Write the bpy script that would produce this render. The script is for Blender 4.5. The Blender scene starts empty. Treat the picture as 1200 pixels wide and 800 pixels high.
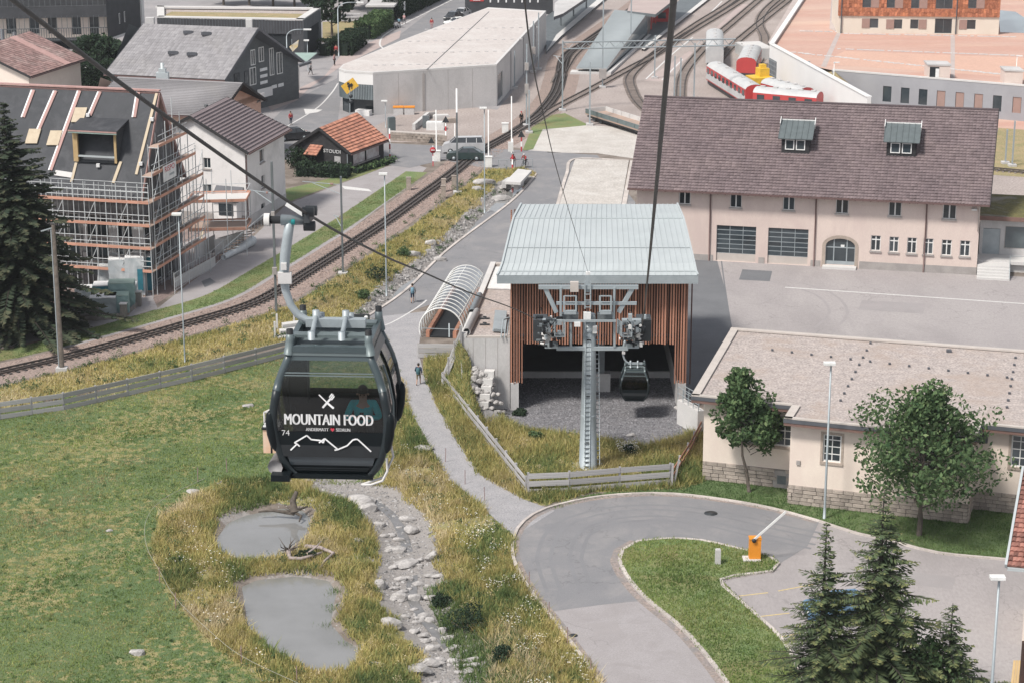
import bpy,bmesh,math,random
import numpy as np
from mathutils import Vector,Matrix,noise
from mathutils.geometry import tessellate_polygon
SC=bpy.context.scene
COL=SC.collection
random.seed(7);RNG=np.random.default_rng(7)
# ---------------------------------------------------------------- camera, light, exposure
CAM_H,FPX,PITCH=52.0,2537.0,math.atan(.298)
cam_data=bpy.data.cameras.new('camera')
cam_data.sensor_width=36.0
cam_data.lens=36.0*FPX/1200.0
cam_data.clip_start=1.0;cam_data.clip_end=6000.0
cam=bpy.data.objects.new('camera',cam_data);COL.objects.link(cam)
cam.location=(0,0,CAM_H);cam.rotation_euler=(math.pi/2-PITCH,0,0)
SC.camera=cam
SUN_AZ,SUN_EL=math.radians(-132),math.radians(54)
world=bpy.data.worlds.new('World');SC.world=world;world.use_nodes=True
_nt=world.node_tree
_sky=_nt.nodes.new('ShaderNodeTexSky');_sky.sky_type='NISHITA';_sky.sun_disc=False
_sky.sun_elevation=SUN_EL;_sky.sun_rotation=SUN_AZ;_sky.altitude=1400
_sky.air_density=1.0;_sky.dust_density=4.0;_sky.ozone_density=0.6
_bg=_nt.nodes['Background'];_bg.inputs['Strength'].default_value=0.11
_hs=_nt.nodes.new('ShaderNodeHueSaturation');_hs.inputs['Saturation'].default_value=.30
_nt.links.new(_sky.outputs[0],_hs.inputs['Color']);_nt.links.new(_hs.outputs[0],_bg.inputs[0])
sl=bpy.data.lights.new('sun','SUN');sl.energy=2.7;sl.angle=math.radians(10);sl.color=(1.0,.95,.88)
sun=bpy.data.objects.new('sun',sl);COL.objects.link(sun)
_sd=Vector((math.sin(SUN_AZ)*math.cos(SUN_EL),math.cos(SUN_AZ)*math.cos(SUN_EL),math.sin(SUN_EL)))
sun.rotation_euler=_sd.to_track_quat('Z','Y').to_euler()
SC.view_settings.view_transform='Standard';SC.view_settings.look='None'
SC.view_settings.exposure=0.67;SC.view_settings.gamma=1.0
SC.render.engine='CYCLES'
SC.cycles.max_bounces=6;SC.cycles.diffuse_bounces=2;SC.cycles.glossy_bounces=2
SC.cycles.transmission_bounces=4;SC.cycles.transparent_max_bounces=12;SC.cycles.volume_bounces=0
SC.cycles.use_denoising=True
# ---------------------------------------------------------------- survey helpers (bearings of the viewpoint -> places on site)
_c,_s=math.cos(PITCH),math.sin(PITCH)
def ray(px,py):
 a,b=px-600.0,400.0-py
 return Vector((a,FPX*_c+b*_s,-FPX*_s+b*_c))
def G(px,py,z=0.0):
 d=ray(px,py);t=(z-CAM_H)/d.z
 return Vector((d.x*t,d.y*t,z))
def D(px,py,depth):
 d=ray(px,py)/FPX
 return Vector((0,0,CAM_H))+d*depth
def hit(px,py,P,n):
 d=ray(px,py);O=Vector((0,0,CAM_H));n=Vector(n)
 return O+d*((Vector(P)-O).dot(n)/d.dot(n))
def hz(px,pyb,pyt,z=0.0):
 g=G(px,pyb,z);d=ray(px,pyt);return CAM_H+d.z*g.y/d.y-z
def yz(px,py,y):d=ray(px,py);return Vector((d.x*y/d.y,y,CAM_H+d.z*y/d.y))
def G2(pts,z=0.0):return[G(p[0],p[1],z)for p in pts]
Z=Vector((0,0,1))
# ---------------------------------------------------------------- materials
MATS={}
def nd(nt,typ,**kw):
 n=nt.nodes.new(typ)
 for k,v in kw.items():
  if k.startswith('i_'):
   key=k[2:];key=int(key)if key.isdigit()else key.replace('_',' ')
   n.inputs[key].default_value=v
  else:setattr(n,k,v)
 return n
def rgb(c):return(c[0],c[1],c[2],1.0)
def mixc(nt,fac,a,b,blend='MIX'):
 m=nt.nodes.new('ShaderNodeMix');m.data_type='RGBA';m.blend_type=blend
 for s,v in((m.inputs[0],fac),(m.inputs[6],a),(m.inputs[7],b)):
  if isinstance(v,bpy.types.NodeSocket):nt.links.new(v,s)
  elif isinstance(v,(int,float)):s.default_value=v
  else:s.default_value=rgb(v)
 return m.outputs[2]
def ramp(nt,src,a,b,lo=0.0,hi=1.0):
 m=nt.nodes.new('ShaderNodeMapRange');nt.links.new(src,m.inputs[0])
 m.inputs[1].default_value=a;m.inputs[2].default_value=b;m.inputs[3].default_value=lo;m.inputs[4].default_value=hi
 return m.outputs[0]
def noi(nt,vec,scale,detail=3.0,rough=.6,dist=0.0):
 n=nt.nodes.new('ShaderNodeTexNoise');n.inputs['Scale'].default_value=scale
 n.inputs['Detail'].default_value=detail;n.inputs['Roughness'].default_value=rough;n.inputs['Distortion'].default_value=dist
 nt.links.new(vec,n.inputs['Vector']);return n.outputs['Fac']
def mat(name,col,col2=None,scale=1.5,rough=.8,metal=0.0,spec=.35,bump=0.0,bscale=20.0,var=.12,ovar=0.0,stain=None,stain_scale=.15,stretch=(1,1,1),fine=0.0,crack=0.0,cscale=.16):
 if name in MATS:return MATS[name]
 m=bpy.data.materials.new(name);m.use_nodes=True;nt=m.node_tree
 b=nt.nodes['Principled BSDF']
 tc=nt.nodes.new('ShaderNodeTexCoord');mp=nt.nodes.new('ShaderNodeMapping')
 nt.links.new(tc.outputs['Object'],mp.inputs[0]);mp.inputs['Scale'].default_value=stretch
 vec=mp.outputs[0]
 if col2 is None:col2=tuple(c*.8 for c in col)
 f=ramp(nt,noi(nt,vec,scale,5),.35,.65)
 c=mixc(nt,f,col,col2)
 if fine:
  g=ramp(nt,noi(nt,vec,bscale,2),.3,.7,1-fine,1+fine)
  cc=nt.nodes.new('ShaderNodeCombineColor')
  for k in range(3):nt.links.new(g,cc.inputs[k])
  c=mixc(nt,1.0,c,cc.outputs[0],'MULTIPLY')
 if stain:
  s=ramp(nt,noi(nt,vec,stain_scale,6,.7,.4),.48,.66,0,.8)
  c=mixc(nt,s,c,stain)
 if crack:
  vo=nt.nodes.new('ShaderNodeTexVoronoi');vo.feature='DISTANCE_TO_EDGE';vo.inputs['Scale'].default_value=cscale
  wv=nt.nodes.new('ShaderNodeVectorMath');wv.operation='ADD';nn_=nt.nodes.new('ShaderNodeTexNoise');nn_.inputs['Scale'].default_value=.7;nn_.inputs['Detail'].default_value=5
  nt.links.new(tc.outputs['Object'],nn_.inputs['Vector']);sc_v=nt.nodes.new('ShaderNodeVectorMath');sc_v.operation='SCALE';sc_v.inputs['Scale'].default_value=3.0
  nt.links.new(nn_.outputs['Color'],sc_v.inputs[0]);nt.links.new(tc.outputs['Object'],wv.inputs[0]);nt.links.new(sc_v.outputs[0],wv.inputs[1]);nt.links.new(wv.outputs[0],vo.inputs['Vector'])
  msk=nd(nt,'ShaderNodeMath',operation='MULTIPLY');nt.links.new(ramp(nt,vo.outputs['Distance'],.002*cscale/.16,.012*cscale/.16,crack,0),msk.inputs[0]);nt.links.new(ramp(nt,noi(nt,tc.outputs['Object'],.11,3),.42,.55),msk.inputs[1])
  c=mixc(nt,msk.outputs[0],c,tuple(q*.35 for q in col))
  sp_=ramp(nt,noi(nt,tc.outputs['Object'],.9,6,.75),.60,.72,0,.45);c=mixc(nt,sp_,c,tuple(q*.72 for q in col))
 if var or ovar:
  at=nt.nodes.new('ShaderNodeAttribute');at.attribute_name='rnd'
  v=ramp(nt,at.outputs['Fac'],0,1,1-var,1+var)
  if ovar:
   oi=nt.nodes.new('ShaderNodeObjectInfo');o=ramp(nt,oi.outputs['Random'],0,1,1-ovar,1+ovar)
   mu=nd(nt,'ShaderNodeMath',operation='MULTIPLY');nt.links.new(v,mu.inputs[0]);nt.links.new(o,mu.inputs[1]);v=mu.outputs[0]
  cc=nt.nodes.new('ShaderNodeCombineColor')
  for k in range(3):nt.links.new(v,cc.inputs[k])
  c=mixc(nt,1.0,c,cc.outputs[0],'MULTIPLY')
 nt.links.new(c,b.inputs['Base Color'])
 b.inputs['Roughness'].default_value=rough;b.inputs['Metallic'].default_value=metal
 b.inputs['Specular IOR Level'].default_value=spec
 if bump:
  bn=nt.nodes.new('ShaderNodeBump');bn.inputs['Strength'].default_value=bump;bn.inputs['Distance'].default_value=.05
  nt.links.new(noi(nt,vec,bscale,4),bn.inputs['Height']);nt.links.new(bn.outputs[0],b.inputs['Normal'])
 MATS[name]=m;return m
def glassmat(name,tint,rough=.03,f0=.03):
 m=bpy.data.materials.new(name);m.use_nodes=True;nt=m.node_tree;nt.nodes.clear()
 o=nt.nodes.new('ShaderNodeOutputMaterial');t=nd(nt,'ShaderNodeBsdfTransparent');t.inputs[0].default_value=rgb(tint)
 g=nd(nt,'ShaderNodeBsdfGlossy');g.inputs['Roughness'].default_value=rough;g.inputs[0].default_value=(1,1,1,1)
 lw=nd(nt,'ShaderNodeLayerWeight');lw.inputs[0].default_value=.25
 mx=nt.nodes.new('ShaderNodeMixShader');nt.links.new(ramp(nt,lw.outputs['Facing'],0,1,f0,.55),mx.inputs[0])
 nt.links.new(t.outputs[0],mx.inputs[1]);nt.links.new(g.outputs[0],mx.inputs[2]);nt.links.new(mx.outputs[0],o.inputs[0])
 MATS[name]=m;return m
# ---------------------------------------------------------------- mesh builder
WM={}
def wmat(o):return WM.get(o.name,Matrix.Identity(4))if o else Matrix.Identity(4)
def tag(o,label=None,cat=None,group=None,kind=None):
 if label:o['label']=label
 if cat:o['category']=cat
 if group:o['group']=group
 if kind:o['kind']=kind
 return o
def thing(name,label,cat,loc=(0,0,0),rz=0.0,group=None):
 o=bpy.data.objects.new(name,None);COL.objects.link(o);o.empty_display_size=.3
 o.location=loc;o.rotation_euler=(0,0,rz)
 WM[o.name]=Matrix.Translation(Vector(loc))@Matrix.Rotation(rz,4,'Z')
 return tag(o,label,cat,group)
class MB:
 def __init__(s):s.v=[];s.f=[];s.m=[];s.s=[];s.r=[]
 def add(s,vs,fs,m=0,smooth=False,r=None):
  k=len(s.v);s.v+=[tuple(p)for p in vs]
  for f in fs:s.f.append([i+k for i in f]);s.m.append(m);s.s.append(smooth);s.r.append(.5 if r is None else r)
 def box(s,c,size,rz=0.0,m=0,r=None,rot=None):
  R=rot if rot is not None else Matrix.Rotation(rz,3,'Z');c=Vector(c);h=Vector(size)/2
  vs=[c+R@Vector((x*h.x,y*h.y,z*h.z))for x in(-1,1)for y in(-1,1)for z in(-1,1)]
  s.add(vs,[(0,1,3,2),(4,6,7,5),(0,4,5,1),(2,3,7,6),(0,2,6,4),(1,5,7,3)],m,False,r)
 def obox(s,o,a,b,c,m=0,r=None):
  o,a,b,c=Vector(o),Vector(a),Vector(b),Vector(c)
  vs=[o+a*i+b*j+c*k for i in(0,1)for j in(0,1)for k in(0,1)]
  s.add(vs,[(0,1,3,2),(4,6,7,5),(0,4,5,1),(2,3,7,6),(0,2,6,4),(1,5,7,3)],m,False,r)
 def beam(s,p,q,w,h,m=0,up=Z,r=None):
  p,q=Vector(p),Vector(q);d=(q-p).normalized();sd=d.cross(Vector(up))
  sd=sd.normalized()if sd.length>1e-5 else Vector((1,0,0));u=sd.cross(d)
  s.obox(p-sd*w/2-u*h/2,q-p,sd*w,u*h,m,r)
 def tube(s,pts,r,n=8,m=0,smooth=True,cap=True,rr=None):
  pts=[Vector(p)for p in pts];vs=[];fs=[];pu=None
  for i,p in enumerate(pts):
   a=pts[max(i-1,0)];b=pts[min(i+1,len(pts)-1)];d=(b-a).normalized()
   if pu is None:pu=Vector((0,0,1))if abs(d.z)<.9 else Vector((1,0,0))
   sd=d.cross(pu).normalized();u=sd.cross(d).normalized();pu=u
   rad=r[i]if isinstance(r,(list,tuple))else r
   for k in range(n):
    t=2*math.pi*k/n;vs.append(p+sd*math.cos(t)*rad+u*math.sin(t)*rad)
  for i in range(len(pts)-1):
   for k in range(n):fs.append((i*n+k,i*n+(k+1)%n,(i+1)*n+(k+1)%n,(i+1)*n+k))
  if cap:fs.append(tuple(range(n)));fs.append(tuple((len(pts)-1)*n+k for k in range(n)))
  s.add(vs,fs,m,smooth,rr)
 def prism(s,poly,z0,z1,m=0,mt=None,bottom=True):
  n=len(poly);vs=[(p[0],p[1],z0)for p in poly]+[(p[0],p[1],z1)for p in poly]
  s.add(vs,[(i,(i+1)%n,n+(i+1)%n,n+i)for i in range(n)]+([tuple(range(n))]if bottom else[]),m)
  s.add([(p[0],p[1],z1)for p in poly],[tuple(range(n))],m if mt is None else mt)
 def poly(s,pts,m=0,r=None):s.add(pts,[tuple(range(len(pts)))],m,False,r)
 def slab(s,q,t,m=0,mb=None,r=None):
  q=[Vector(p)for p in q];n=(q[1]-q[0]).cross(q[2]-q[0]).normalized()
  if n.z<0:n=-n
  k=len(q);vs=q+[p-n*t for p in q]
  s.add(vs,[tuple(range(k))],m,False,r)
  s.add(vs,[tuple(range(k,2*k))]+[(i,(i+1)%k,k+(i+1)%k,k+i)for i in range(k)],m if mb is None else mb,False,r)
 def build(s,name,mats,parent=None,**kw):
  me=bpy.data.meshes.new(name)
  vs=s.v
  if parent is not None and parent.name in WM:
   inv=WM[parent.name].inverted();vs=[inv@Vector(p)for p in vs]
  off=None
  if parent is None and kw.get('origin')is not None:
   off=Vector(kw['origin']);vs=[Vector(p)-off for p in vs]
  me.from_pydata([tuple(p)for p in vs],[],s.f)
  if not isinstance(mats,(list,tuple)):mats=[mats]
  for mm in mats:me.materials.append(MATS[mm]if isinstance(mm,str)else mm)
  me.polygons.foreach_set('material_index',s.m);me.polygons.foreach_set('use_smooth',s.s)
  a=me.attributes.new('rnd','FLOAT','FACE');a.data.foreach_set('value',s.r)
  me.update()
  o=bpy.data.objects.new(name,me);COL.objects.link(o)
  if parent is not None:o.parent=parent;WM[o.name]=wmat(parent)
  elif off is not None:o.location=off;WM[o.name]=Matrix.Translation(off)
  return tag(o,kw.get('label'),kw.get('cat'),kw.get('group'),kw.get('kind'))
def npmesh(name,V,F,mats,rnd=None,parent=None,mi=None,**kw):
 me=bpy.data.meshes.new(name);k=F.shape[1]
 if parent is not None and parent.name in WM:
  inv=np.array(WM[parent.name].inverted());V=V@inv[:3,:3].T+inv[:3,3]
 me.vertices.add(len(V));me.vertices.foreach_set('co',np.asarray(V,dtype=np.float32).ravel())
 me.loops.add(F.size);me.loops.foreach_set('vertex_index',F.astype(np.int32).ravel())
 me.polygons.add(len(F));me.polygons.foreach_set('loop_start',np.arange(0,F.size,k,dtype=np.int32))
 if not isinstance(mats,(list,tuple)):mats=[mats]
 for mm in mats:me.materials.append(MATS[mm]if isinstance(mm,str)else mm)
 if mi is not None:me.polygons.foreach_set('material_index',mi.astype(np.int32))
 a=me.attributes.new('rnd','FLOAT','FACE')
 a.data.foreach_set('value',(np.full(len(F),.5)if rnd is None else rnd).astype(np.float32))
 me.update(calc_edges=True)
 o=bpy.data.objects.new(name,me);COL.objects.link(o)
 if parent is not None:o.parent=parent;WM[o.name]=wmat(parent)
 return tag(o,kw.get('label'),kw.get('cat'),kw.get('group'),kw.get('kind'))
def piece(name,src,parent,mw):
 o=bpy.data.objects.new(name,src.data if hasattr(src,'data')else src);COL.objects.link(o)
 o.parent=parent;o.matrix_local=wmat(parent).inverted()@mw;WM[o.name]=mw
 return o
def copy_tree(o,loc,rz,label=None,cat=None):
 c=o.copy();COL.objects.link(c);c.location=loc;c.rotation_euler=(0,0,rz)
 if label:c['label']=label
 WM[c.name]=Matrix.Translation(Vector(loc))@Matrix.Rotation(rz,4,'Z')
 def rec(a,b):
  for ch in list(a.children):
   k=ch.copy();COL.objects.link(k);k.parent=b;WM[k.name]=WM[c.name];rec(ch,k)
 bpy.context.view_layer.update()
 rec(o,c);return c
_UNIT={}
def unit(kind,m):
 key=(kind,m)
 if key in _UNIT:return _UNIT[key]
 b=MB()
 if kind=='rod':b.tube([(0,0,0),(0,0,1)],1.0,6)
 elif kind=='box':b.box((0,0,0),(1,1,1))
 o=b.build('unit',m);me=o.data;bpy.data.objects.remove(o);_UNIT[key]=me;return me
def rod(name,parent,p,q,r,m):
 p,q=Vector(p),Vector(q);d=q-p
 M=Matrix.Translation(p)@d.to_track_quat('Z','Y').to_matrix().to_4x4()@Matrix.Diagonal((r,r,d.length,1))
 return piece(name,unit('rod',m),parent,M)
def board(name,parent,p,q,w,h,m,up=Z):
 p,q=Vector(p),Vector(q);d=(q-p);L=d.length;d=d/L
 sd=d.cross(Vector(up)).normalized();u=sd.cross(d)
 R=Matrix((d,sd,u)).transposed().to_4x4()
 return piece(name,unit('box',m),parent,Matrix.Translation((p+q)/2)@R@Matrix.Diagonal((L,w,h,1)))
def blk(name,parent,c,size,rz,m):
 return piece(name,unit('box',m),parent,Matrix.Translation(Vector(c))@Matrix.Rotation(rz,4,'Z')@Matrix.Diagonal((*size,1)))
def text(name,parent,s,P,du,up,size,m,sx=1.0,ext=.01,align='CENTER',warp=None):
 cu=bpy.data.curves.new('t','FONT');cu.body=s;cu.size=size;cu.extrude=ext;cu.align_x=align;cu.resolution_u=3
 t=bpy.data.objects.new('t',cu);COL.objects.link(t)
 dg=bpy.context.evaluated_depsgraph_get();me=bpy.data.meshes.new_from_object(t.evaluated_get(dg))
 bpy.data.objects.remove(t)
 du=Vector(du).normalized();up=Vector(up).normalized();n=du.cross(up);P=Vector(P)
 inv=wmat(parent).inverted()
 for v in me.vertices:
  w=P+du*v.co.x*sx+up*v.co.y+n*v.co.z
  if warp:w=warp(w,v.co.z)
  v.co=inv@w
 me.materials.clear();me.materials.append(MATS[m]if isinstance(m,str)else m)
 o=bpy.data.objects.new(name,me);COL.objects.link(o);o.parent=parent;WM[o.name]=wmat(parent)
 return o
def stroke(name,parent,polys,w,P,du,up,m,n_off=.006,warp=None):
 b=MB();du=Vector(du);up=Vector(up);n=du.cross(up)
 for pl in polys:
  for(x0,y0),(x1,y1)in zip(pl,pl[1:]):
   a=Vector(P)+du*x0+up*y0;c=Vector(P)+du*x1+up*y1
   if warp:a=warp(a,0);c=warp(c,0)
   b.beam(a+n*n_off,c+n*n_off,.006,w,0,up=n.cross(c-a).normalized())
 return b.build(name,m,parent)
# ---------------------------------------------------------------- facades
class Fac:
 def __init__(s,P0,P1):
  s.P=Vector((P0[0],P0[1],0));q=Vector((P1[0],P1[1],0));s.L=(q-s.P).length;s.u=(q-s.P)/s.L
  s.n=Vector((s.u.y,-s.u.x,0))
 def pt(s,u,z=0.0,out=0.0):return s.P+s.u*u+s.n*out+Z*z
 def uv(s,px,py,out=0.0):
  h=hit(px,py,s.P+s.n*out,s.n);return((h-s.P).dot(s.u),h.z)
 def rect(s,x0,y0,x1,y1):
  a=s.uv(x0,y0);b=s.uv(x1,y1)
  return(min(a[0],b[0]),max(a[0],b[0]),min(a[1],b[1]),max(a[1],b[1]))
def wall(parent,F,z0,z1,m,holes=(),rev=.22,name='wall',m2=None,top=None,thick=.3):
 us=sorted({0.0,F.L}|{h[0]for h in holes}|{h[1]for h in holes});zs=sorted({z0,z1}|{h[2]for h in holes}|{h[3]for h in holes})
 b=MB()
 for u0,u1 in zip(us,us[1:]):
  for a0,a1 in zip(zs,zs[1:]):
   uc,zc=(u0+u1)/2,(a0+a1)/2
   if any(h[0]<uc<h[1]and h[2]<zc<h[3]for h in holes):continue
   b.poly([F.pt(u0,a0),F.pt(u1,a0),F.pt(u1,a1),F.pt(u0,a1)])
 for h in holes:
  r=[F.pt(h[0],h[2]),F.pt(h[1],h[2]),F.pt(h[1],h[3]),F.pt(h[0],h[3])]
  for i in range(4):
   p,q=r[i],r[(i+1)%4];b.poly([p,q,q-F.n*rev,p-F.n*rev])
  b.poly([p-F.n*rev for p in r],m=1)
 if top:b.poly([F.pt(u,z)for u,z in top])
 return b.build(name,[m,m2 or 'interior_dark'],parent)
def win(parent,F,h,nx=2,nz=1,m='white_paint',g='window_glass',rev=.14,fw=.07,sill=None,surround=None,name='window',zs=None,mw=.05):
 u0,u1,z0,z1=h;b=MB();t=.05
 def bar(a0,a1,c0,c1,o=0.0):b.obox(F.pt(a0,c0,-rev-t/2+o),F.u*(a1-a0),F.n*t,Z*(c1-c0))
 bar(u0,u1,z0,z0+fw);bar(u0,u1,z1-fw,z1);bar(u0,u0+fw,z0+fw,z1-fw);bar(u1-fw,u1,z0+fw,z1-fw)
 for i in range(1,nx):u=u0+(u1-u0)*i/nx;bar(u-mw/2,u+mw/2,z0+fw,z1-fw,.003)
 for q in(zs if zs else[i/nz for i in range(1,nz)]):z=z0+(z1-z0)*q;bar(u0+fw,u1-fw,z-mw/2,z+mw/2,-.003)
 w=b.build(name,m,parent)
 p=MB();p.obox(F.pt(u0+fw*.6,z0+fw*.6,-rev-.01),F.u*(u1-u0-fw*1.2),F.n*.012,Z*(z1-z0-fw*1.2),r=random.random());p.build('pane',g,w)
 if sill:
  q=MB();q.obox(F.pt(u0-.1,z0-.14,-.02),F.u*(u1-u0+.2),F.n*.14,Z*.14);q.build('sill',sill,w)
 if surround:
  q=MB();s=.16
  for(a0,a1,c0,c1)in((u0-s,u0-.001,z0-.02,z1+s),(u1+.001,u1+s,z0-.02,z1+s),(u0,u1,z1+.001,z1+s)):
   q.obox(F.pt(a0,c0,-.01),F.u*(a1-a0),F.n*.045,Z*(c1-c0))
  q.obox(F.pt(u0-s,z0-.2,-.01),F.u*(u1-u0+2*s),F.n*.09,Z*.178);q.build('surround',surround,w)
 return w
def tiles(parent,q,row,wid,m,name='roof_tile',lift=.05,jit=.4,ripple=False):
 a,b_,c,d=[Vector(p)for p in q];n=(b_-a).cross(d-a).normalized();n=-n if n.z<0 else n
 Lh=(d-a).length;Lw=(b_-a).length;nr=max(1,round(Lh/row));nc=max(1,round(Lw/wid));B=MB()
 for i in range(nr):
  t0,t1=i/nr,min(1,(i+1.12)/nr)
  for k in range(nc):
   s0,s1=(k+.0)/nc,(k+1)/nc;off=.0
   P=lambda s,t:(a.lerp(b_,s)).lerp(d.lerp(c,s),t)
   l=lift*(1+random.uniform(-jit,jit)*.4)
   p0,p1,p2,p3=P(s0,t0)+n*l,P(s1,t0)+n*l,P(s1,t1)+n*.008,P(s0,t1)+n*.008
   pm0=P((s0+s1)/2,t0)+n*(l*1.7);pm1=P((s0+s1)/2,t1)+n*.03
   g0,g1=P(s0,t0),P(s1,t0);r=random.random()
   B.add([p0,pm0,p1,p2,pm1,p3,g0,g1],[(0,1,4,5),(1,2,3,4),(6,7,2,1,0)],0,False,r)
 o=B.build(name,m,parent);o['kind']='stuff';return o
def kerb(px,name='kerb',w=.16,h=.11,m='kerb_stone',z=0.0,closed=False,pts=None):
 P=pts or G2(px,z);P=smooth_line(P,1.0);B=MB()
 return ribbon_solid(P,w,h,name,m,z)
def smooth_line(P,step):
 P=[Vector(p)for p in P];out=[]
 for i in range(len(P)-1):
  p0,p1,p2,p3=P[max(i-1,0)],P[i],P[i+1],P[min(i+2,len(P)-1)]
  n=max(1,int((p2-p1).length/step))
  for k in range(n):
   t=k/n
   out.append(.5*((2*p1)+(p2-p0)*t+(2*p0-5*p1+4*p2-p3)*t*t+(3*p1-p0-3*p2+p3)*t**3))
 out.append(P[-1]);return out
def offs(P,d):
 out=[]
 for i,p in enumerate(P):
  a=P[max(i-1,0)];b=P[min(i+1,len(P)-1)];t=(b-a);t.z=0;t.normalize()
  out.append(p+Vector((-t.y,t.x,0))*d)
 return out
def ribbon_solid(P,w,h,name,m,z=0.0,**kw):
 L,R=offs(P,w/2),offs(P,-w/2);B=MB()
 for i in range(len(P)-1):
  a,b,c,d=L[i],R[i],R[i+1],L[i+1];u=Z*h;rr=random.random()
  B.add([a,b,c,d,a+u,b+u,c+u,d+u],[(4,5,6,7),(0,4,7,3),(1,2,6,5)],0,False,rr)
 return B.build(name,m,kw.get('parent'),kind=kw.get('kind','structure'),label=kw.get('label'),cat=kw.get('cat'))
def ribbon(P,d0,d1,z,name,m,**kw):
 L,R=offs(P,d0),offs(P,d1);B=MB()
 for i in range(len(P)-1):B.poly([(*L[i][:2],z),(*R[i][:2],z),(*R[i+1][:2],z),(*L[i+1][:2],z)])
 return B.build(name,m,kind='structure')
def sheet(name,px,z,m,zz=0.0,pts=None,**kw):
 P=pts or[G(x,y,zz)for x,y in px];B=MB()
 for t in tessellate_polygon([[Vector((p[0],p[1],0))for p in P]]):B.poly([(P[i][0],P[i][1],z)for i in t])
 return B.build(name,m,kind='structure')
def inpoly(x,y,poly):
 r=np.zeros(x.shape,bool);n=len(poly)
 for i in range(n):
  x0,y0=poly[i][0],poly[i][1];x1,y1=poly[(i+1)%n][0],poly[(i+1)%n][1]
  c=((y0>y)!=(y1>y))&(x<(x1-x0)*(y-y0)/((y1-y0)if y1!=y0 else 1e-9)+x0);r^=c
 return r
def W2(px,z=0.0):return[(p.x,p.y)for p in G2(px,z)]
# ---------------------------------------------------------------- material library
mat('asphalt',(.30,.285,.29),(.25,.24,.245),.25,.9,fine=.1,bscale=14,stain=(.34,.32,.32),stain_scale=.08,var=.05,crack=.28)
mat('asphalt_new',(.195,.195,.205),(.215,.212,.22),.3,.85,fine=.08,bscale=14,stain=(.26,.25,.25),stain_scale=.35,var=.05,crack=.28)
mat('asphalt_old',(.33,.31,.315),(.295,.275,.275),.35,.9,fine=.10,bscale=10,stain=(.27,.25,.25),stain_scale=.4,var=.05,crack=.28)
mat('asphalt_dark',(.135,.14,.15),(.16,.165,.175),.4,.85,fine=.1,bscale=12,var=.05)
mat('yard_asphalt',(.31,.285,.285),(.35,.325,.32),.12,.9,fine=.08,bscale=6,stain=(.26,.24,.24),stain_scale=.1,stretch=(1,.35,1),var=.05,crack=.28)
mat('path_gravel',(.33,.32,.33),(.28,.275,.285),.8,.95,fine=.22,bscale=9,bump=.3)
mat('pale_gravel',(.50,.47,.44),(.42,.39,.36),.5,.95,fine=.2,bscale=5,stain=(.55,.53,.5))
mat('pit_gravel',(.19,.185,.195),(.13,.13,.14),1.5,.95,fine=.5,bscale=7,bump=.8)
mat('ballast',(.30,.23,.20),(.24,.19,.17),1.2,.95,fine=.4,bscale=6,bump=.6)
mat('yard_ballast',(.37,.32,.30),(.31,.265,.245),.12,.95,fine=.25,bscale=4,stain=(.27,.23,.215),stain_scale=.05)
mat('pink_pavement',(.42,.35,.33),(.38,.31,.295),.4,.9,fine=.1)
mat('kerb_stone',(.52,.47,.44),(.44,.40,.37),2,.9,fine=.15,var=.15)
mat('white_line',(.66,.65,.64),(.5,.49,.48),6,.8)
mat('yellow_line',(.60,.47,.22),(.45,.36,.22),6,.8)
mat('concrete',(.52,.505,.50),(.46,.45,.445),.35,.85,fine=.06,bscale=8,stain=(.40,.39,.385),stain_scale=.3,stretch=(1,1,.6))
mat('concrete_light',(.58,.565,.55),(.52,.51,.50),.5,.85,fine=.05,bscale=8)
mat('stone_pale',(.46,.44,.425),(.28,.265,.26),1.3,.85,fine=.2,bscale=6,bump=.6,stain=(.25,.24,.23),stain_scale=.9,ovar=.12)
mat('stone_dark',(.30,.29,.29),(.2,.195,.2),1.5,.85,fine=.2,bscale=6,ovar=.15)
mat('steel_rail',(.13,.11,.10),(.09,.08,.075),3,.55,metal=.4)
mat('sleeper_pale',(.27,.23,.21),(.21,.18,.165),3,.9)
mat('sleeper',(.075,.068,.065),(.055,.05,.05),3,.9)
mat('galvanised',(.36,.40,.42),(.30,.34,.36),1.2,.5,metal=.25,spec=.5,fine=.05)
mat('galv_dark',(.17,.19,.20),(.13,.145,.155),1.5,.55,metal=.3)
mat('dark_metal',(.045,.05,.055),(.03,.034,.038),2,.5)
mat('black_rubber',(.02,.022,.025),None,2,.7)
mat('white_paint',(.72,.72,.71),(.62,.62,.61),2,.6)
mat('interior_dark',(.018,.022,.026),None,2,.9)
mat('window_glass',(.022,.032,.04),(.05,.062,.07),.35,.08,spec=.7,var=.4)
mat('window_glass_pale',(.14,.17,.18),(.08,.1,.11),.3,.1,spec=.7,var=.3)
mat('wood_grey',(.43,.42,.42),(.32,.31,.315),1.5,.85,fine=.15,bscale=12,stretch=(1,1,3),ovar=.16)
mat('wood_new',(.50,.36,.19),(.42,.29,.14),1.5,.8,ovar=.1)
mat('wood_dark',(.035,.034,.036),(.025,.025,.027),3,.9,ovar=.15)
mat('bark',(.12,.10,.085),(.07,.06,.05),4,.95,bump=.5)
mat('bark_dark',(.05,.042,.036),(.03,.026,.022),4,.95)
mat('water',(.23,.23,.228),(.19,.19,.185),.25,.04,spec=1.0,bump=.012,bscale=2.0)  # pale grey base colour stands in for the bright sky reflected in the water
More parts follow.
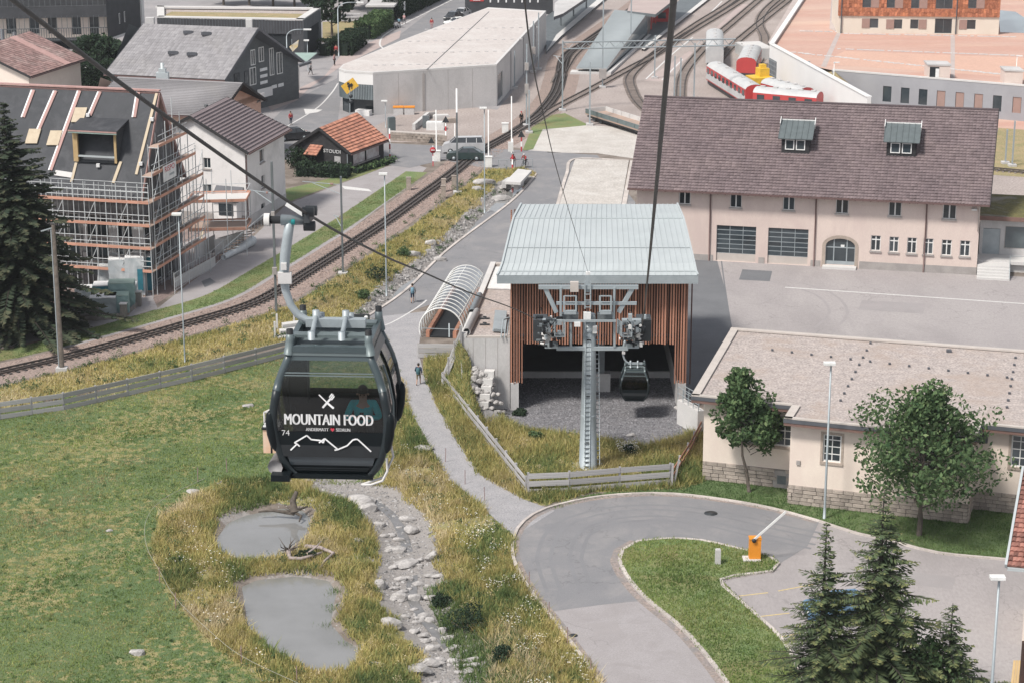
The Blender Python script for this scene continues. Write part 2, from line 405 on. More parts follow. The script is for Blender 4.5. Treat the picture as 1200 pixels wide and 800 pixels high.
def rampmat(name,cols,rough=.85,spec=.2,trans=0.0,scale=.12):
 m=bpy.data.materials.new(name);m.use_nodes=True;nt=m.node_tree;b=nt.nodes['Principled BSDF']
 at=nt.nodes.new('ShaderNodeAttribute');at.attribute_name='rnd'
 cr=nt.nodes.new('ShaderNodeValToRGB');el=cr.color_ramp.elements
 for i,c in enumerate(cols):
  e=el[i]if i<2 else el.new(1)
  e.position=i/(len(cols)-1);e.color=rgb(c)
 nt.links.new(at.outputs['Fac'],cr.inputs[0])
 tc=nt.nodes.new('ShaderNodeTexCoord')
 f=ramp(nt,noi(nt,tc.outputs['Object'],scale,4),.3,.7,.8,1.2)
 cc=nt.nodes.new('ShaderNodeCombineColor')
 for k in range(3):nt.links.new(f,cc.inputs[k])
 c=mixc(nt,1.0,cr.outputs[0],cc.outputs[0],'MULTIPLY')
 nt.links.new(c,b.inputs['Base Color']);b.inputs['Roughness'].default_value=rough;b.inputs['Specular IOR Level'].default_value=spec
 if trans:
  b.inputs['Subsurface Weight'].default_value=0
  t=nt.nodes.new('ShaderNodeBsdfTranslucent');nt.links.new(c,t.inputs[0]);mx=nt.nodes.new('ShaderNodeMixShader')
  mx.inputs[0].default_value=trans;nt.links.new(b.outputs[0],mx.inputs[1]);nt.links.new(t.outputs[0],mx.inputs[2])
  nt.links.new(mx.outputs[0],nt.nodes['Material Output'].inputs[0])
 MATS[name]=m;return m
rampmat('meadow_blades',[(.095,.16,.05),(.165,.24,.072),(.25,.31,.10),(.34,.34,.13),(.39,.33,.18),(.48,.43,.29)],trans=.3)
rampmat('tall_blades',[(.11,.165,.06),(.19,.235,.085),(.36,.33,.125),(.50,.42,.17),(.53,.44,.25),(.62,.53,.36)],trans=.3)
rampmat('lawn_blades',[(.075,.125,.045),(.11,.18,.065),(.16,.225,.085),(.24,.25,.12)],trans=.25)
rampmat('flowers',[(.55,.5,.25),(.7,.68,.62),(.75,.74,.7),(.45,.42,.4)])
rampmat('leaf_mid',[(.04,.08,.036),(.07,.12,.052),(.115,.175,.078),(.20,.26,.12)],trans=.3,scale=.5)
rampmat('leaf_dark',[(.02,.038,.024),(.03,.052,.03),(.045,.07,.035)],trans=.2,scale=.4)
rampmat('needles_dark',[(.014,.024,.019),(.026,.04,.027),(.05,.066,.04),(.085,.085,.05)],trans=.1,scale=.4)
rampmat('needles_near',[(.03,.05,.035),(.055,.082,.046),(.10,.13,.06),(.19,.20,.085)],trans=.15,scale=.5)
def terrain_mat():
 m=bpy.data.materials.new('terrain');m.use_nodes=True;nt=m.node_tree;b=nt.nodes['Principled BSDF']
 at=nt.nodes.new('ShaderNodeAttribute');at.attribute_name='mask';sp=nt.nodes.new('ShaderNodeSeparateColor');nt.links.new(at.outputs['Color'],sp.inputs[0])
 tc=nt.nodes.new('ShaderNodeTexCoord');v=tc.outputs['Object']
 def edge(o,w=.25):
  a=nd(nt,'ShaderNodeMath',operation='ADD');nt.links.new(o,a.inputs[0]);nt.links.new(ramp(nt,noi(nt,v,1.6,4),.3,.7,-w,w),a.inputs[1])
  return ramp(nt,a.outputs[0],.42,.58)
 n1=ramp(nt,noi(nt,v,.12,5,.65),.42,.58);n2=ramp(nt,noi(nt,v,2.6,4,.7),.35,.65);n3=ramp(nt,noi(nt,v,9,3,.8),.3,.7)
 dirt=mixc(nt,ramp(nt,noi(nt,v,.5,5),.4,.6),(.25,.215,.19),(.16,.135,.115))
 green=mixc(nt,n1,(.11,.165,.07),(.17,.19,.09));green=mixc(nt,n2,green,(.15,.21,.095));green=mixc(nt,n3,green,(.085,.125,.055))
 dry=mixc(nt,n1,(.36,.29,.13),(.25,.23,.10));dry=mixc(nt,n2,dry,(.44,.36,.2));dry=mixc(nt,n3,dry,(.17,.18,.08))
 grav=mixc(nt,n2,(.27,.25,.24),(.185,.17,.16));grav=mixc(nt,n3,grav,(.34,.32,.305))
 c=mixc(nt,edge(sp.outputs[0],.12),dirt,green);c=mixc(nt,edge(sp.outputs[1],.35),c,dry);c=mixc(nt,edge(sp.outputs[2],.25),c,grav)
 nt.links.new(c,b.inputs['Base Color']);b.inputs['Roughness'].default_value=.95;b.inputs['Specular IOR Level'].default_value=.15
 bn=nt.nodes.new('ShaderNodeBump');bn.inputs['Strength'].default_value=.7;bn.inputs['Distance'].default_value=.12
 nt.links.new(noi(nt,v,5,5,.75),bn.inputs['Height']);nt.links.new(bn.outputs[0],b.inputs['Normal'])
 MATS['terrain']=m
terrain_mat()
# ---------------------------------------------------------------- outlines on the ground
PX={}
PX['meadow']=[(-160,520),(0,484),(100,462),(200,438),(300,417),(345,407),(400,398),(452,392),(466,430),(474,470),(492,500),(525,560),(560,590),(603,628),(600,655),(618,690),(665,748),(703,800),(745,870),(-260,870)]
PX['dry_pond']=[(262,560),(330,560),(450,560),(470,440),(488,505),(525,560),(560,592),(603,632),(600,655),(618,690),(665,748),(703,800),(745,870),(360,870),(300,790),(250,755),(205,705),(178,650),(190,600)]
PX['green_patch']=[(500,680),(545,680),(600,730),(650,790),(660,830),(560,830),(520,740)]
PX['station_grass']=[(500,412),(530,418),(552,412),(566,440),(572,480),(604,500),(680,512),(760,524),(800,512),(826,480),(826,562),(800,572),(690,577),(640,592),(612,584),(560,555),(520,490),(498,440)]
PX['right_lawn']=[(640,594),(690,579),(740,574),(790,572),(826,562),(826,540),(850,548),(928,560),(1140,590),(1230,590),(1260,665),(1180,656),(1100,648),(1040,633),(960,611),(905,596),(850,586),(790,579),(740,579),(690,584),(645,597)]
PX['island']=[(852,800),(830,771),(800,737),(760,704),(738,680),(726,657),(730,645),(748,635),(782,632),(822,634),(862,643),(900,652),(912,661),(904,670),(845,680),(872,709),(921,757),(938,800),(960,870),(905,870)]
PX['pond1']=[(255,628),(262,607),(285,597),(330,590),(352,592),(362,602),(360,624),(342,640),(310,652),(285,652),(264,643)]
PX['pond2']=[(282,682),(300,674),(345,670),(386,675),(399,690),(395,712),(389,726),(400,742),(416,752),(418,768),(402,781),(370,781),(340,766),(310,746),(290,722),(283,702)]
STREAM=[(392,562),(405,568),(435,578),(463,600),(477,635),(483,668),(482,690),(494,712),(516,738),(537,765),(532,795),(536,830),(560,880)]
CREEK=[(612,212),(588,232),(570,251),(547,275),(522,300),(500,318),(478,330),(462,348),(446,366),(428,385),(400,420)]
PATHL=[(438,372),(452,392),(466,430),(474,470),(492,500),(525,560),(560,590),(603,628)]
PATHR=[(650,598),(612,584),(582,556),(546,516),(514,480),(499,446),(490,412),(494,385),(500,365)]
TRACK=G2([(-130,470),(-60,452),(0,437),(75,420),(150,400),(213,382),(300,355),(360,320),(412,287),(450,262),(500,226),(530,204),(560,180),(600,157),(630,136),(650,112),(657,92),(664,66),(690,48),(740,12),(780,-20)])
TRACKS=smooth_line(TRACK,1.5)
W={k:W2(v)for k,v in PX.items()}
STW=[(p.x,p.y)for p in smooth_line(G2(STREAM),.7)];CRW=[(p.x,p.y)for p in smooth_line(G2(CREEK),.7)]
def dist_line(x,y,L):
 d=np.full(x.shape,1e9)
 for(ax,ay),(bx,by)in zip(L,L[1:]):
  vx,vy=bx-ax,by-ay;t=np.clip(((x-ax)*vx+(y-ay)*vy)/(vx*vx+vy*vy+1e-9),0,1)
  d=np.minimum(d,np.hypot(x-ax-t*vx,y-ay-t*vy))
 return d
# ---------------------------------------------------------------- terrain sheet around the near valley floor
X0,X1,Y0,Y1,ST=-60.0,50.0,96.0,262.0,.42
nx,ny=int((X1-X0)/ST)+1,int((Y1-Y0)/ST)+1
gx,gy=np.meshgrid(np.linspace(X0,X1,nx),np.linspace(Y0,Y1,ny))
def snoise(x,y,f,seed=0):
 r=np.random.default_rng(seed);o=np.zeros(x.shape)
 for k in range(7):
  a=r.uniform(0,6.28);ff=f*r.uniform(.6,1.8);o+=np.sin((x*math.cos(a)+y*math.sin(a))*ff+r.uniform(0,6.28))
 return o/7
meadow=inpoly(gx,gy,W['meadow']);dryp=inpoly(gx,gy,W['dry_pond']);grp=inpoly(gx,gy,W['green_patch'])
stg=inpoly(gx,gy,W['station_grass']);lawn=inpoly(gx,gy,W['right_lawn'])
dS,dC=dist_line(gx,gy,STW),dist_line(gx,gy,CRW)
dT=dist_line(gx,gy,[(p.x,p.y)for p in TRACKS[::3]])
PLW=W2(PATHL);PRW=W2(PATHR)
def track_side(x,y):
 P=np.array([(p.x,p.y)for p in TRACKS[::3]]);s=np.zeros(x.shape,bool);best=np.full(x.shape,1e9)
 for(ax,ay),(bx,by)in zip(P,P[1:]):
  vx,vy=bx-ax,by-ay;t=np.clip(((x-ax)*vx+(y-ay)*vy)/(vx*vx+vy*vy),0,1);d=np.hypot(x-ax-t*vx,y-ay-t*vy)
  c=vx*(y-ay)-vy*(x-ax);m_=d<best;s=np.where(m_,c<0,s);best=np.where(m_,d,best)
 return s
rs=track_side(gx,gy)
PX['bank']=[(-160,520),(0,484),(200,438),(330,405),(420,392),(445,366),(475,342),(525,294),(600,237),(628,205),(612,200),(585,202),(572,200),(545,203),(500,240),(420,300),(330,358),(200,400),(0,450),(-160,480)]
W['bank']=W2(PX['bank']);bank=inpoly(gx,gy,W['bank'])&rs&(dT>3.2)
verge=(~rs)&(dT>2.9)&(dT<5.6)&(gy<236)
mask=np.zeros(gx.shape+(4,));mask[...,3]=1
mask[...,0]=meadow|stg|lawn|verge|grp
gr_noise=snoise(gx,gy,.8,3)
mask[...,1]=((dryp&~grp)|stg|bank)&True
mask[...,1]=np.where(meadow&~dryp,np.clip(.38+.34*snoise(gx,gy,.3,5)+.2*snoise(gx,gy,1.1,6),0,.56),mask[...,1])
mask[...,1]=np.where(grp,.2,mask[...,1])
mask[...,2]=np.where((dS<2.1+.9*gr_noise)&(meadow),1.0,0)+np.where((dC<2.3+.6*gr_noise)&bank,1,0)
pb=np.zeros(gx.shape)
Zt=np.zeros(gx.shape)
for k in('pond1','pond2'):
 ins=inpoly(gx,gy,W[k]);d=dist_line(gx,gy,W[k]+[W[k][0]]);sd=np.where(ins,d,-d)
 Zt-=np.clip((sd+.7+.5*gr_noise)/1.8,0,1)*.75;rim=np.clip((sd+.95+.8*snoise(gx,gy,1.6,12))/.5,0,1)
 mask[...,0]*=1-rim;mask[...,1]*=1-rim;mask[...,2]=np.maximum(mask[...,2],rim*np.clip(.35+.5*snoise(gx,gy,.8,14),0,.6))
Zt-=np.clip(1-(dS-.9)/2.0,0,1)*.5*meadow
Zt-=np.clip(1-(dC-.5)/1.5,0,1)*.6*bank
Zt+=bank*np.clip((dC-1.5)/3,0,1)*.35*np.clip((dT-3.2)/2,0,1)*(1+.5*gr_noise)
inn=dist_line(gx,gy,W['meadow']+[W['meadow'][0]])*meadow
Zt+=np.clip(inn/3,0,1)*.14*snoise(gx,gy,.5,9)
dbl=dist_line(gx,gy,PLW)
stin=dist_line(gx,gy,W['station_grass']+[W['station_grass'][0]])*stg
Zt+=np.clip(stin/2,0,1)*(.18+.08*gr_noise)
Zt=np.where(Zt>-.04,Zt,Zt)
GX,GY,GZ=gx,gy,Zt
def zat(x,y):
 i=np.clip(((np.asarray(x)-X0)/(X1-X0)*(nx-1)),0,nx-1.001);j=np.clip(((np.asarray(y)-Y0)/(Y1-Y0)*(ny-1)),0,ny-1.001)
 a,b=i.astype(int),j.astype(int);u,v=i-a,j-b
 return(GZ[b,a]*(1-u)+GZ[b,a+1]*u)*(1-v)+(GZ[b+1,a]*(1-u)+GZ[b+1,a+1]*u)*v
V=np.stack([gx.ravel(),gy.ravel(),Zt.ravel()],1)
ii=np.arange(nx*ny).reshape(ny,nx)
F=np.stack([ii[:-1,:-1].ravel(),ii[:-1,1:].ravel(),ii[1:,1:].ravel(),ii[1:,:-1].ravel()],1)
ter=npmesh('meadow_ground',V,F,'terrain',kind='structure')
ca=ter.data.attributes.new('mask','FLOAT_COLOR','POINT');ca.data.foreach_set('color',mask.reshape(-1).astype(np.float32))
ter.data.polygons.foreach_set('use_smooth',[True]*len(F))
B=MB();R_=2500
B.poly([(-R_,-200,0),(R_,-200,0),(R_,Y0,0),(-R_,Y0,0)]);B.poly([(-R_,Y1,0),(R_,Y1,0),(R_,4000,0),(-R_,4000,0)])
B.poly([(-R_,Y0,0),(X0,Y0,0),(X0,Y1,0),(-R_,Y1,0)]);B.poly([(X1,Y0,0),(R_,Y0,0),(R_,Y1,0),(X1,Y1,0)])
B.build('ground','asphalt',kind='structure')
for k in('pond1','pond2'):
 c=np.mean(np.array(W[k]),0)
 sheet('pond_water',None,-.30,'water',pts=[Vector((c[0]+(p[0]-c[0])*1.06,c[1]+(p[1]-c[1])*1.06,0))for p in W[k]])
mat('wet_stream',(.19,.185,.185),(.13,.13,.13),1.5,.2)
ribbon(smooth_line(G2(STREAM),1.0),.34,-.34,-.49,'stream_water','wet_stream')
ribbon(smooth_line(G2(CREEK),1.0),.6,-.6,-.47,'creek_water','water')
sheet('left_street',[(60,408),(95,418),(150,398),(205,378),(290,345),(330,325),(395,282),(440,247),(480,218),(500,197),(478,190),(452,196),(425,206),(335,240),(300,275),(225,330),(180,365),(60,395)],.004,'asphalt_old')
sheet('crossing_road',[(440,192),(452,168),(640,178),(660,190),(632,206),(612,200),(560,196),(520,188),(480,197)],.022,'asphalt_new')
sheet('village_road',[(300,160),(330,130),(345,118),(395,92),(400,60),(470,40),(548,-20),(600,-20),(560,8),(520,30),(440,80),(400,110),(395,150),(455,166),(452,185),(400,190),(340,190)],.004,'asphalt_new')
sheet('station_road',[(628,205),(600,236),(525,293),(475,341),(428,373),(440,372),(452,382),(487,363),(520,352),(560,365),(610,330),(700,300),(745,238),(700,182),(640,178)],.012,'asphalt_new')
sheet('gravel_path',PATHL+PATHR,.016,'path_gravel')
ribbon(smooth_line(G2([(-160,505),(0,470),(100,449),(200,426),(300,405),(345,395),(440,378)]),2),1.0,-.3,.010,'fence_path','path_gravel')
sheet('goods_yard',[(700,300),(850,302),(1150,322),(1300,330),(1300,440),(1180,412),(857,386),(812,458),(795,470),(760,440),(760,330)],.006,'yard_asphalt')
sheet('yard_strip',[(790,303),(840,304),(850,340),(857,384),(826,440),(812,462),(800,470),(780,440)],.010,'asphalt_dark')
sheet('car_park',[(905,596),(960,611),(1003,625),(1040,633),(1100,648),(1180,656),(1260,665),(1500,720),(1500,900),(980,900),(921,757),(872,709),(845,680),(904,670),(912,661),(900,652),(870,645)],.006,'yard_asphalt')
drv_out=[(745,870),(703,800),(660,741),(620,690),(602,655),(602,630),(614,611),(640,596),(690,584),(740,579),(790,579),(850,586),(905,596),(960,611)]
isl=[(852,800),(830,771),(800,737),(760,704),(738,680),(726,657),(730,645),(748,635),(782,632),(822,634),(862,643),(900,652)]
sheet('driveway',[(660,741),(620,690),(602,655),(602,630),(614,611),(640,596),(690,584),(740,579),(790,579),(850,586),(905,596),(960,611),(946,640),(912,661),(900,652),(862,643),(822,634),(782,632),(748,635),(730,645),(726,657),(738,680),(757,703),(706,708),(646,716)],.014,'asphalt_new')
sheet('lower_drive',[(745,870),(703,800),(660,741),(644,719),(646,716),(706,708),(757,703),(800,737),(830,771),(852,800),(905,870)],.010,'asphalt_old')
sheet('white_gravel_lot',[(632,152),(660,146),(745,150),(800,160),(800,190),(742,186),(700,180),(640,179),(618,178)],.012,'pale_gravel')
sheet('gravel_bed',[(674,187),(737,189),(728,240),(655,240)],.060,'pale_gravel')
kerb([(737,189),(674,187),(664,205),(653,242)],w=.35,h=.1);kerb([(741,189),(731,242)],w=.5,h=.08)
sheet('gravel_pit',[(597,436),(806,436),(806,470),(828,492),(812,512),(760,524),(680,513),(604,500),(585,488),(597,470)],.02,'pit_gravel')
sheet('rail_yard',[(400,166),(500,120),(583,129),(640,60),(700,-30),(1010,-30),(960,30),(905,60),(1020,130),(1300,160),(1300,230),(1150,230),(800,180),(745,150),(660,145),(618,175),(560,168)],.003,'yard_ballast')
sheet('pavement',[(312,122),(352,103),(380,90),(402,62),(470,36),(468,45),(400,78),(362,104),(348,118),(318,130)],.012,'pink_pavement')
ribbon(smooth_line(G2([(330,152),(370,128),(388,110),(396,98)]),1),.1,-.1,.012,'edge_line','white_line')
ribbon(smooth_line(G2([(450,58),(445,52),(450,42),(470,30),(500,15),(530,0)]),1),.15,-.15,.014,'edge_line','white_line')
ribbon(smooth_line(G2([(428,380),(452,381),(487,362),(500,352)]),1),.08,-.08,.020,'edge_line','white_line')
ribbon(TRACKS,2.4,-2.6,.008,'ballast_bed','ballast')
for q in([(920,337),(1300,363)],):ribbon(smooth_line(G2(q),4),.12,-.12,.012,'yard_line','white_line')
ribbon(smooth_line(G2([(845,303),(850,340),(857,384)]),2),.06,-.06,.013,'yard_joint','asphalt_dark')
for q in([(866,698),(900,694)],[(890,722),(925,718)],[(912,692),(955,684)],[(915,746),(935,742)]):
 ribbon(smooth_line(G2(q),2),.06,-.06,.014,'parking_line','yellow_line')
for q in([(400,219),(400,224),(402,231),(436,224)],[(413,225),(436,223)]):pass
sheet('road_marking',[(400,218),(432,222),(436,225),(404,222)],.012,'white_line')
for q in([(356,128),(378,129),(372,132),(358,134)],[(480,188),(500,190),(497,193),(478,191)],[(560,175),(575,176),(574,178),(559,177)]):sheet('road_marking',q,.016,'white_line')
kerb(drv_out,w=.2,h=.12);kerb([(960,611),(1003,625),(1040,633),(1100,648),(1180,656),(1260,665)],w=.2,h=.12)
kerb([(905,870)]+isl+[(912,661),(904,670),(845,680),(872,709),(921,757),(960,850)],w=.22,h=.14)
kerb([(628,205),(600,236),(525,293),(475,341),(428,373)],w=.25,h=.1)
kerb([(612,199),(622,201),(628,205)],w=.25,h=.1)
mat('asphalt_mark',(.184,.184,.194),(.205,.205,.215),.5,.85,stain=(.21,.21,.22),stain_scale=.3,var=.05);mat('yard_mark',(.285,.265,.265),(.31,.29,.29),.5,.9,stain=(.33,.30,.30),stain_scale=.3);mat('kerb_grit',(.30,.245,.215),(.24,.21,.2),1.2,.95,fine=.3,bscale=6,stain=(.2,.2,.205),stain_scale=.5)
DC=smooth_line(G2([(668,692),(660,672),(655,655),(668,622),(705,606),(760,600),(830,606),(900,622),(960,634)]),1.2)
for o_ in(-1.5,-.75,.45,1.3):ribbon(offs(DC,o_+.10),.13,-.13,.0185+.0004*o_,'tyre_mark','asphalt_mark')
YC=smooth_line(G2([(905,330),(955,345),(972,366),(955,384)]),1.5)
for o_ in(0,1.6):ribbon(offs(YC,o_),.14,-.14,.0105+.0005*o_,'tyre_mark','yard_mark')
for q,z_,m_ in(([(1010,352),(1085,356),(1082,368),(1006,363)],.0112,'yard_mark'),([(742,640),(760,626),(772,628),(755,641)],.0190,'asphalt_mark'),([(690,730),(722,727),(730,741),(698,745)],.0125,'yard_mark'),([(1050,668),(1120,676),(1116,690),(1046,682)],.0100,'yard_mark'),([(556,262),(575,246),(584,251),(566,268)],.0150,'asphalt_mark'),([(870,316),(905,318),(902,330),(866,328)],.0118,'asphalt_dark'),([(236,330),(246,326),(253,331),(240,337)],.0135,'asphalt_dark')):sheet('road_patch',q,z_,m_)
ribbon(offs(smooth_line(G2([(703,800),(660,741),(620,690),(602,655),(602,630),(614,611),(640,596),(690,584),(740,579),(790,579),(850,586),(905,596),(960,611)]),1.0),-.28),.22,-.16,.0172,'kerb_grit','kerb_grit')
ribbon(offs(smooth_line(G2([(905,870),(852,800),(830,771),(800,737),(760,704),(738,680),(726,657),(730,645),(748,635)]),1.0),.34),.26,-.2,.0176,'kerb_grit','kerb_grit')
P=W['island'];ctr=np.mean(np.array(P),0);B=MB();ring=[Vector((p[0],p[1],0))for p in P]
sheet('island_ground',None,.12,'terrain_green' if 'terrain_green' in MATS else mat('terrain_green',(.13,.19,.075),(.19,.21,.09),.4,.95,fine=.35,bscale=8,bump=.6,stain=(.2,.17,.08),stain_scale=.25),pts=ring)
B=MB()
for i in range(len(P)):
 a,b=ring[i],ring[(i+1)%len(P)];B.poly([a,b,b+Z*.12,a+Z*.12])
B.build('island_edge','kerb_stone',kind='structure')
sheet('rail_verge',[(612,178),(623,150),(640,136),(662,133),(690,147),(660,150),(636,152),(625,175)],.016,'terrain_green')
sheet('roadside_verge',[(335,238),(335,222),(400,206),(440,197),(455,190),(450,196),(425,206),(400,214)],.010,'terrain_green')
mat('pit_brown',(.25,.19,.17),(.2,.15,.14),.6,.95,fine=.25,bscale=5)
sheet('building_plot',[(-80,430),(30,410),(70,395),(170,365),(225,330),(300,272),(250,262),(-80,300)],.006,'pit_brown')
sheet('site_apron',[(80,385),(150,372),(185,362),(175,340),(250,300),(300,272),(270,262),(180,300),(60,375)],.010,'asphalt_old')
ribbon([p for p in TRACKS if p.y<242],5.5,2.9,.0135,'verge','terrain_green')
PB_=[(p.x,p.y)for p in offs(TRACKS,2.3)if 168<p.y<262]+[(p.x,p.y)for p in reversed(offs(TRACKS,-2.6))if 168<p.y<262]
def track(label,pts,gauge=1.1,grp='railway tracks of the valley station',rack=False,sl=.7,smooth=True):
 P=smooth_line(pts,1.5)if smooth else pts
 t=thing('railway_track',label,'railway track',tuple(P[0][:2])+(0,),0,grp)
 for s in(1,-1):ribbon_solid(offs([p+Z*.09 for p in P],s*gauge/2),.11,.14,'rail','steel_rail',parent=t,kind='thing')
 if rack:ribbon_solid([p+Z*.09 for p in P],.14,.10,'rack_rail','steel_rail',parent=t,kind='thing')
 B=MB();acc=0
 for a,b in zip(P,P[1:]):
  L=(b-a).length;d=(b-a)/L;k=0
  while acc<L:
   c=a+d*acc;B.box(c+Z*.05,(.22,gauge+.75,.08),math.atan2(d.y,d.x),r=random.random());acc+=sl
  acc-=L
 B.build('sleepers','sleeper' if rack else 'sleeper_pale',t,kind='stuff');return t
track('railway track curving past the meadow towards the level crossing',TRACK,rack=True)
track('straight railway track branching from the crossing towards the platforms',G2([(606,154),(628,142),(650,128),(690,107),(740,80),(770,64),(800,44),(850,14),(890,-12)]))
track('railway track loop bending sharply behind the flat wagon',G2([(790,150),(765,135),(748,120),(740,105),(738,92),(750,78),(775,58),(815,30),(850,8),(880,-14)]))
track('railway track joining from the left platform by the white ramp roof',G2([(652,98),(662,80),(675,62),(700,44),(735,25),(780,-4)]))
track('railway track running under the catenary left of the red train',G2([(800,140),(797,110),(803,84),(830,52),(862,24),(890,0),(910,-18)]))
track('railway track with the parked red train',G2([(920,150),(880,118),(846,92),(838,78),(850,62),(880,36),(925,0)]))
track('short dark railway siding curving beside the white wall',G2([(880,84),(893,66),(896,45),(890,28),(900,10),(930,-14)]))
# ---------------------------------------------------------------- grass as real blades
def scatter_pts(polys,dens,excl=(),seed=1,keep=None):
 r=np.random.default_rng(seed);out=[]
 for P in polys:
  a=np.array(P);lo,hi=a.min(0),a.max(0);lo=np.maximum(lo,(-46,100));hi=np.minimum(hi,(44,262))
  n=int(max(0,(hi[0]-lo[0])*(hi[1]-lo[1]))*dens);p=r.uniform(lo,hi,(n,2));p=p[inpoly(p[:,0],p[:,1],P)]
  for E_ in excl:p=p[~inpoly(p[:,0],p[:,1],E_)]
  out.append(p)
 p=np.concatenate(out)
 return p
def view_cull(p):
 dep=p[:,1]*_c+(CAM_H)*_s;px=600+FPX*p[:,0]/dep;return p[(px>-40)&(px<1240)]
def blades(name,p,h0,h1,w,m,label,z=0.0,seed=1,k=3,rndf=None,spread=.12,lean=.45,use_z=True):
 r=np.random.default_rng(seed);p=view_cull(p);n=len(p)
 hh=r.uniform(h0,h1,n)*(1+.5*snoise(p[:,0],p[:,1],1.1,seed+2));base=(zat(p[:,0],p[:,1])if use_z else 0)+z
 q=np.repeat(np.column_stack([p,np.broadcast_to(base,(n,))]),k,0);h=np.repeat(hh,k)*r.uniform(.6,1.1,n*k)
 q[:,:2]+=r.normal(0,spread,(n*k,2));a=r.uniform(0,6.283,n*k);ww=w*r.uniform(.6,1.4,n*k)/2
 dx,dy=np.cos(a)*ww,np.sin(a)*ww;lx,ly=r.normal(0,lean,n*k)*h,r.normal(0,lean,n*k)*h
 V=np.empty((n*k,3,3));V[:,0]=q-np.column_stack([dx,dy,dx*0+.02]);V[:,1]=q+np.column_stack([dx,dy,-dx*0-.02]);V[:,2]=q+np.column_stack([lx,ly,h])
 F=np.arange(n*k*3).reshape(-1,3)
 rn=np.clip(rndf(q[:,0],q[:,1])+r.normal(0,.13,n*k),0,1)if rndf is not None else r.uniform(0,1,n*k)
 o=npmesh(name,V.reshape(-1,3),F,m,rn,kind='stuff',label=label,cat='grass');return o
ponds=[W['pond1'],W['pond2']]
def leaf_cloud(P,size,seed,droop=.2,kind=4):
 """P: (n,3) centres -> small leaf quads"""
 r=np.random.default_rng(seed);n=len(P);a=r.normal(0,1,(n,3));a/=np.linalg.norm(a,axis=1)[:,None];b=r.normal(0,1,(n,3));b-=a*(a*b).sum(1)[:,None];b/=np.linalg.norm(b,axis=1)[:,None]
 s=size*r.uniform(.6,1.3,(n,1));V=np.stack([P-a*s,P-b*s*.55,P+a*s,P+b*s*.55],1);return V.reshape(-1,3),np.arange(4*n).reshape(-1,4)
def near_stream(p,d=1.1):return p[dist_line(p[:,0],p[:,1],STW)>d+.8*snoise(p[:,0],p[:,1],1.0,33)]
def off_pond(p,d=.35):
 for k in('pond1','pond2'):p=p[dist_line(p[:,0],p[:,1],W[k]+[W[k][0]])>d*(1+.9*snoise(p[:,0],p[:,1],1.3,44))]
 return p
def weeds(name,p,rad,h,k,size,m,label,seed,rnd=(.45,.25)):
 r=np.random.default_rng(seed);p=view_cull(p);n=len(p);s=r.uniform(.5,1.5,n);q=r.normal(0,1,(n,k,3));q/=np.linalg.norm(q,axis=2)[...,None];q*=r.uniform(.3,1,(n,k,1));q[...,2]=np.abs(q[...,2])*h;q[...,:2]*=rad;q*=s[:,None,None]
 q[...,0]+=p[:,:1];q[...,1]+=p[:,1:2];q[...,2]+=zat(p[:,0],p[:,1])[:,None]+.03;V,F=leaf_cloud(q.reshape(-1,3),size,seed)
 npmesh(name,V,F,m,np.clip(np.repeat(r.normal(rnd[0],rnd[1],n),k)+r.normal(0,.12,n*k),0,1),kind='stuff',label=label,cat='weeds')
mp=scatter_pts([W['meadow']],34,[W['dry_pond']],2)
blades('meadow_grass',mp,.06,.16,.075,'meadow_blades','short green meadow grass with dry straw patches behind the plank fence',seed=3,k=3,rndf=lambda x,y:.44+.42*snoise(x,y,.28,5)+.4*snoise(x,y,1.2,8))
dp=off_pond(near_stream(scatter_pts([W['dry_pond']],46,ponds,4),1.9));g=snoise(dp[:,0],dp[:,1],.9,21);dp=dp[(g>-.40)|(RNG.uniform(0,1,len(g))<.25)]
blades('tall_grass',dp,.22,.62,.07,'tall_blades','tall yellow green wild grass around the two ponds',seed=5,k=4,rndf=lambda x,y:.48+.7*snoise(x,y,.5,31)+.35*snoise(x,y,1.9,32))
sp=scatter_pts([W['station_grass']],50,[],6)
blades('tall_grass',sp,.25,.7,.07,'tall_blades','tall dry yellow grass below the gondola station between fence and gravel',seed=7,k=4,rndf=lambda x,y:.42+.45*snoise(x,y,.6,41))
gp=scatter_pts([W['green_patch']],50,[],8)
blades('green_grass',gp,.2,.5,.08,'lawn_blades','lush green weeds beside the driveway kerb',seed=9,k=3)
bp=scatter_pts([W['bank']],30,[],10);bp=bp[(dist_line(bp[:,0],bp[:,1],CRW)>2.1+.8*snoise(bp[:,0],bp[:,1],1.0,34))];sd=track_side(bp[:,0],bp[:,1]);dt=dist_line(bp[:,0],bp[:,1],[(p.x,p.y)for p in TRACKS[::3]])
bp=bp[sd&(dt>3.3)]
blades('bank_grass',bp,.12,.38,.10,'tall_blades','dry yellow grass on the bank between railway and path',seed=11,k=3,rndf=lambda x,y:.58+.4*snoise(x,y,.5,51))
lp=scatter_pts([W['right_lawn']],45,[],12)
blades('lawn_grass',lp,.06,.18,.07,'lawn_blades','mown green grass strip along the beige building',seed=13,k=3,rndf=lambda x,y:.4+.4*snoise(x,y,.5,61))
ip=scatter_pts([W['island']],60,[],14)
blades('island_grass',ip,.06,.2,.07,'meadow_blades','green grass on the kerbed traffic island',z=.12,seed=15,k=3,use_z=False,rndf=lambda x,y:.32+.45*snoise(x,y,.45,71))
VG=[(p.x,p.y)for p in offs(TRACKS,5.4)if p.y<240]+[(p.x,p.y)for p in reversed(offs(TRACKS,2.9))if p.y<240]
vp=scatter_pts([VG],60,[],16)
blades('verge_grass',vp,.04,.10,.09,'lawn_blades','green grass verge between street and railway',seed=17,k=3,rndf=lambda x,y:.6+.25*snoise(x,y,.5,71))
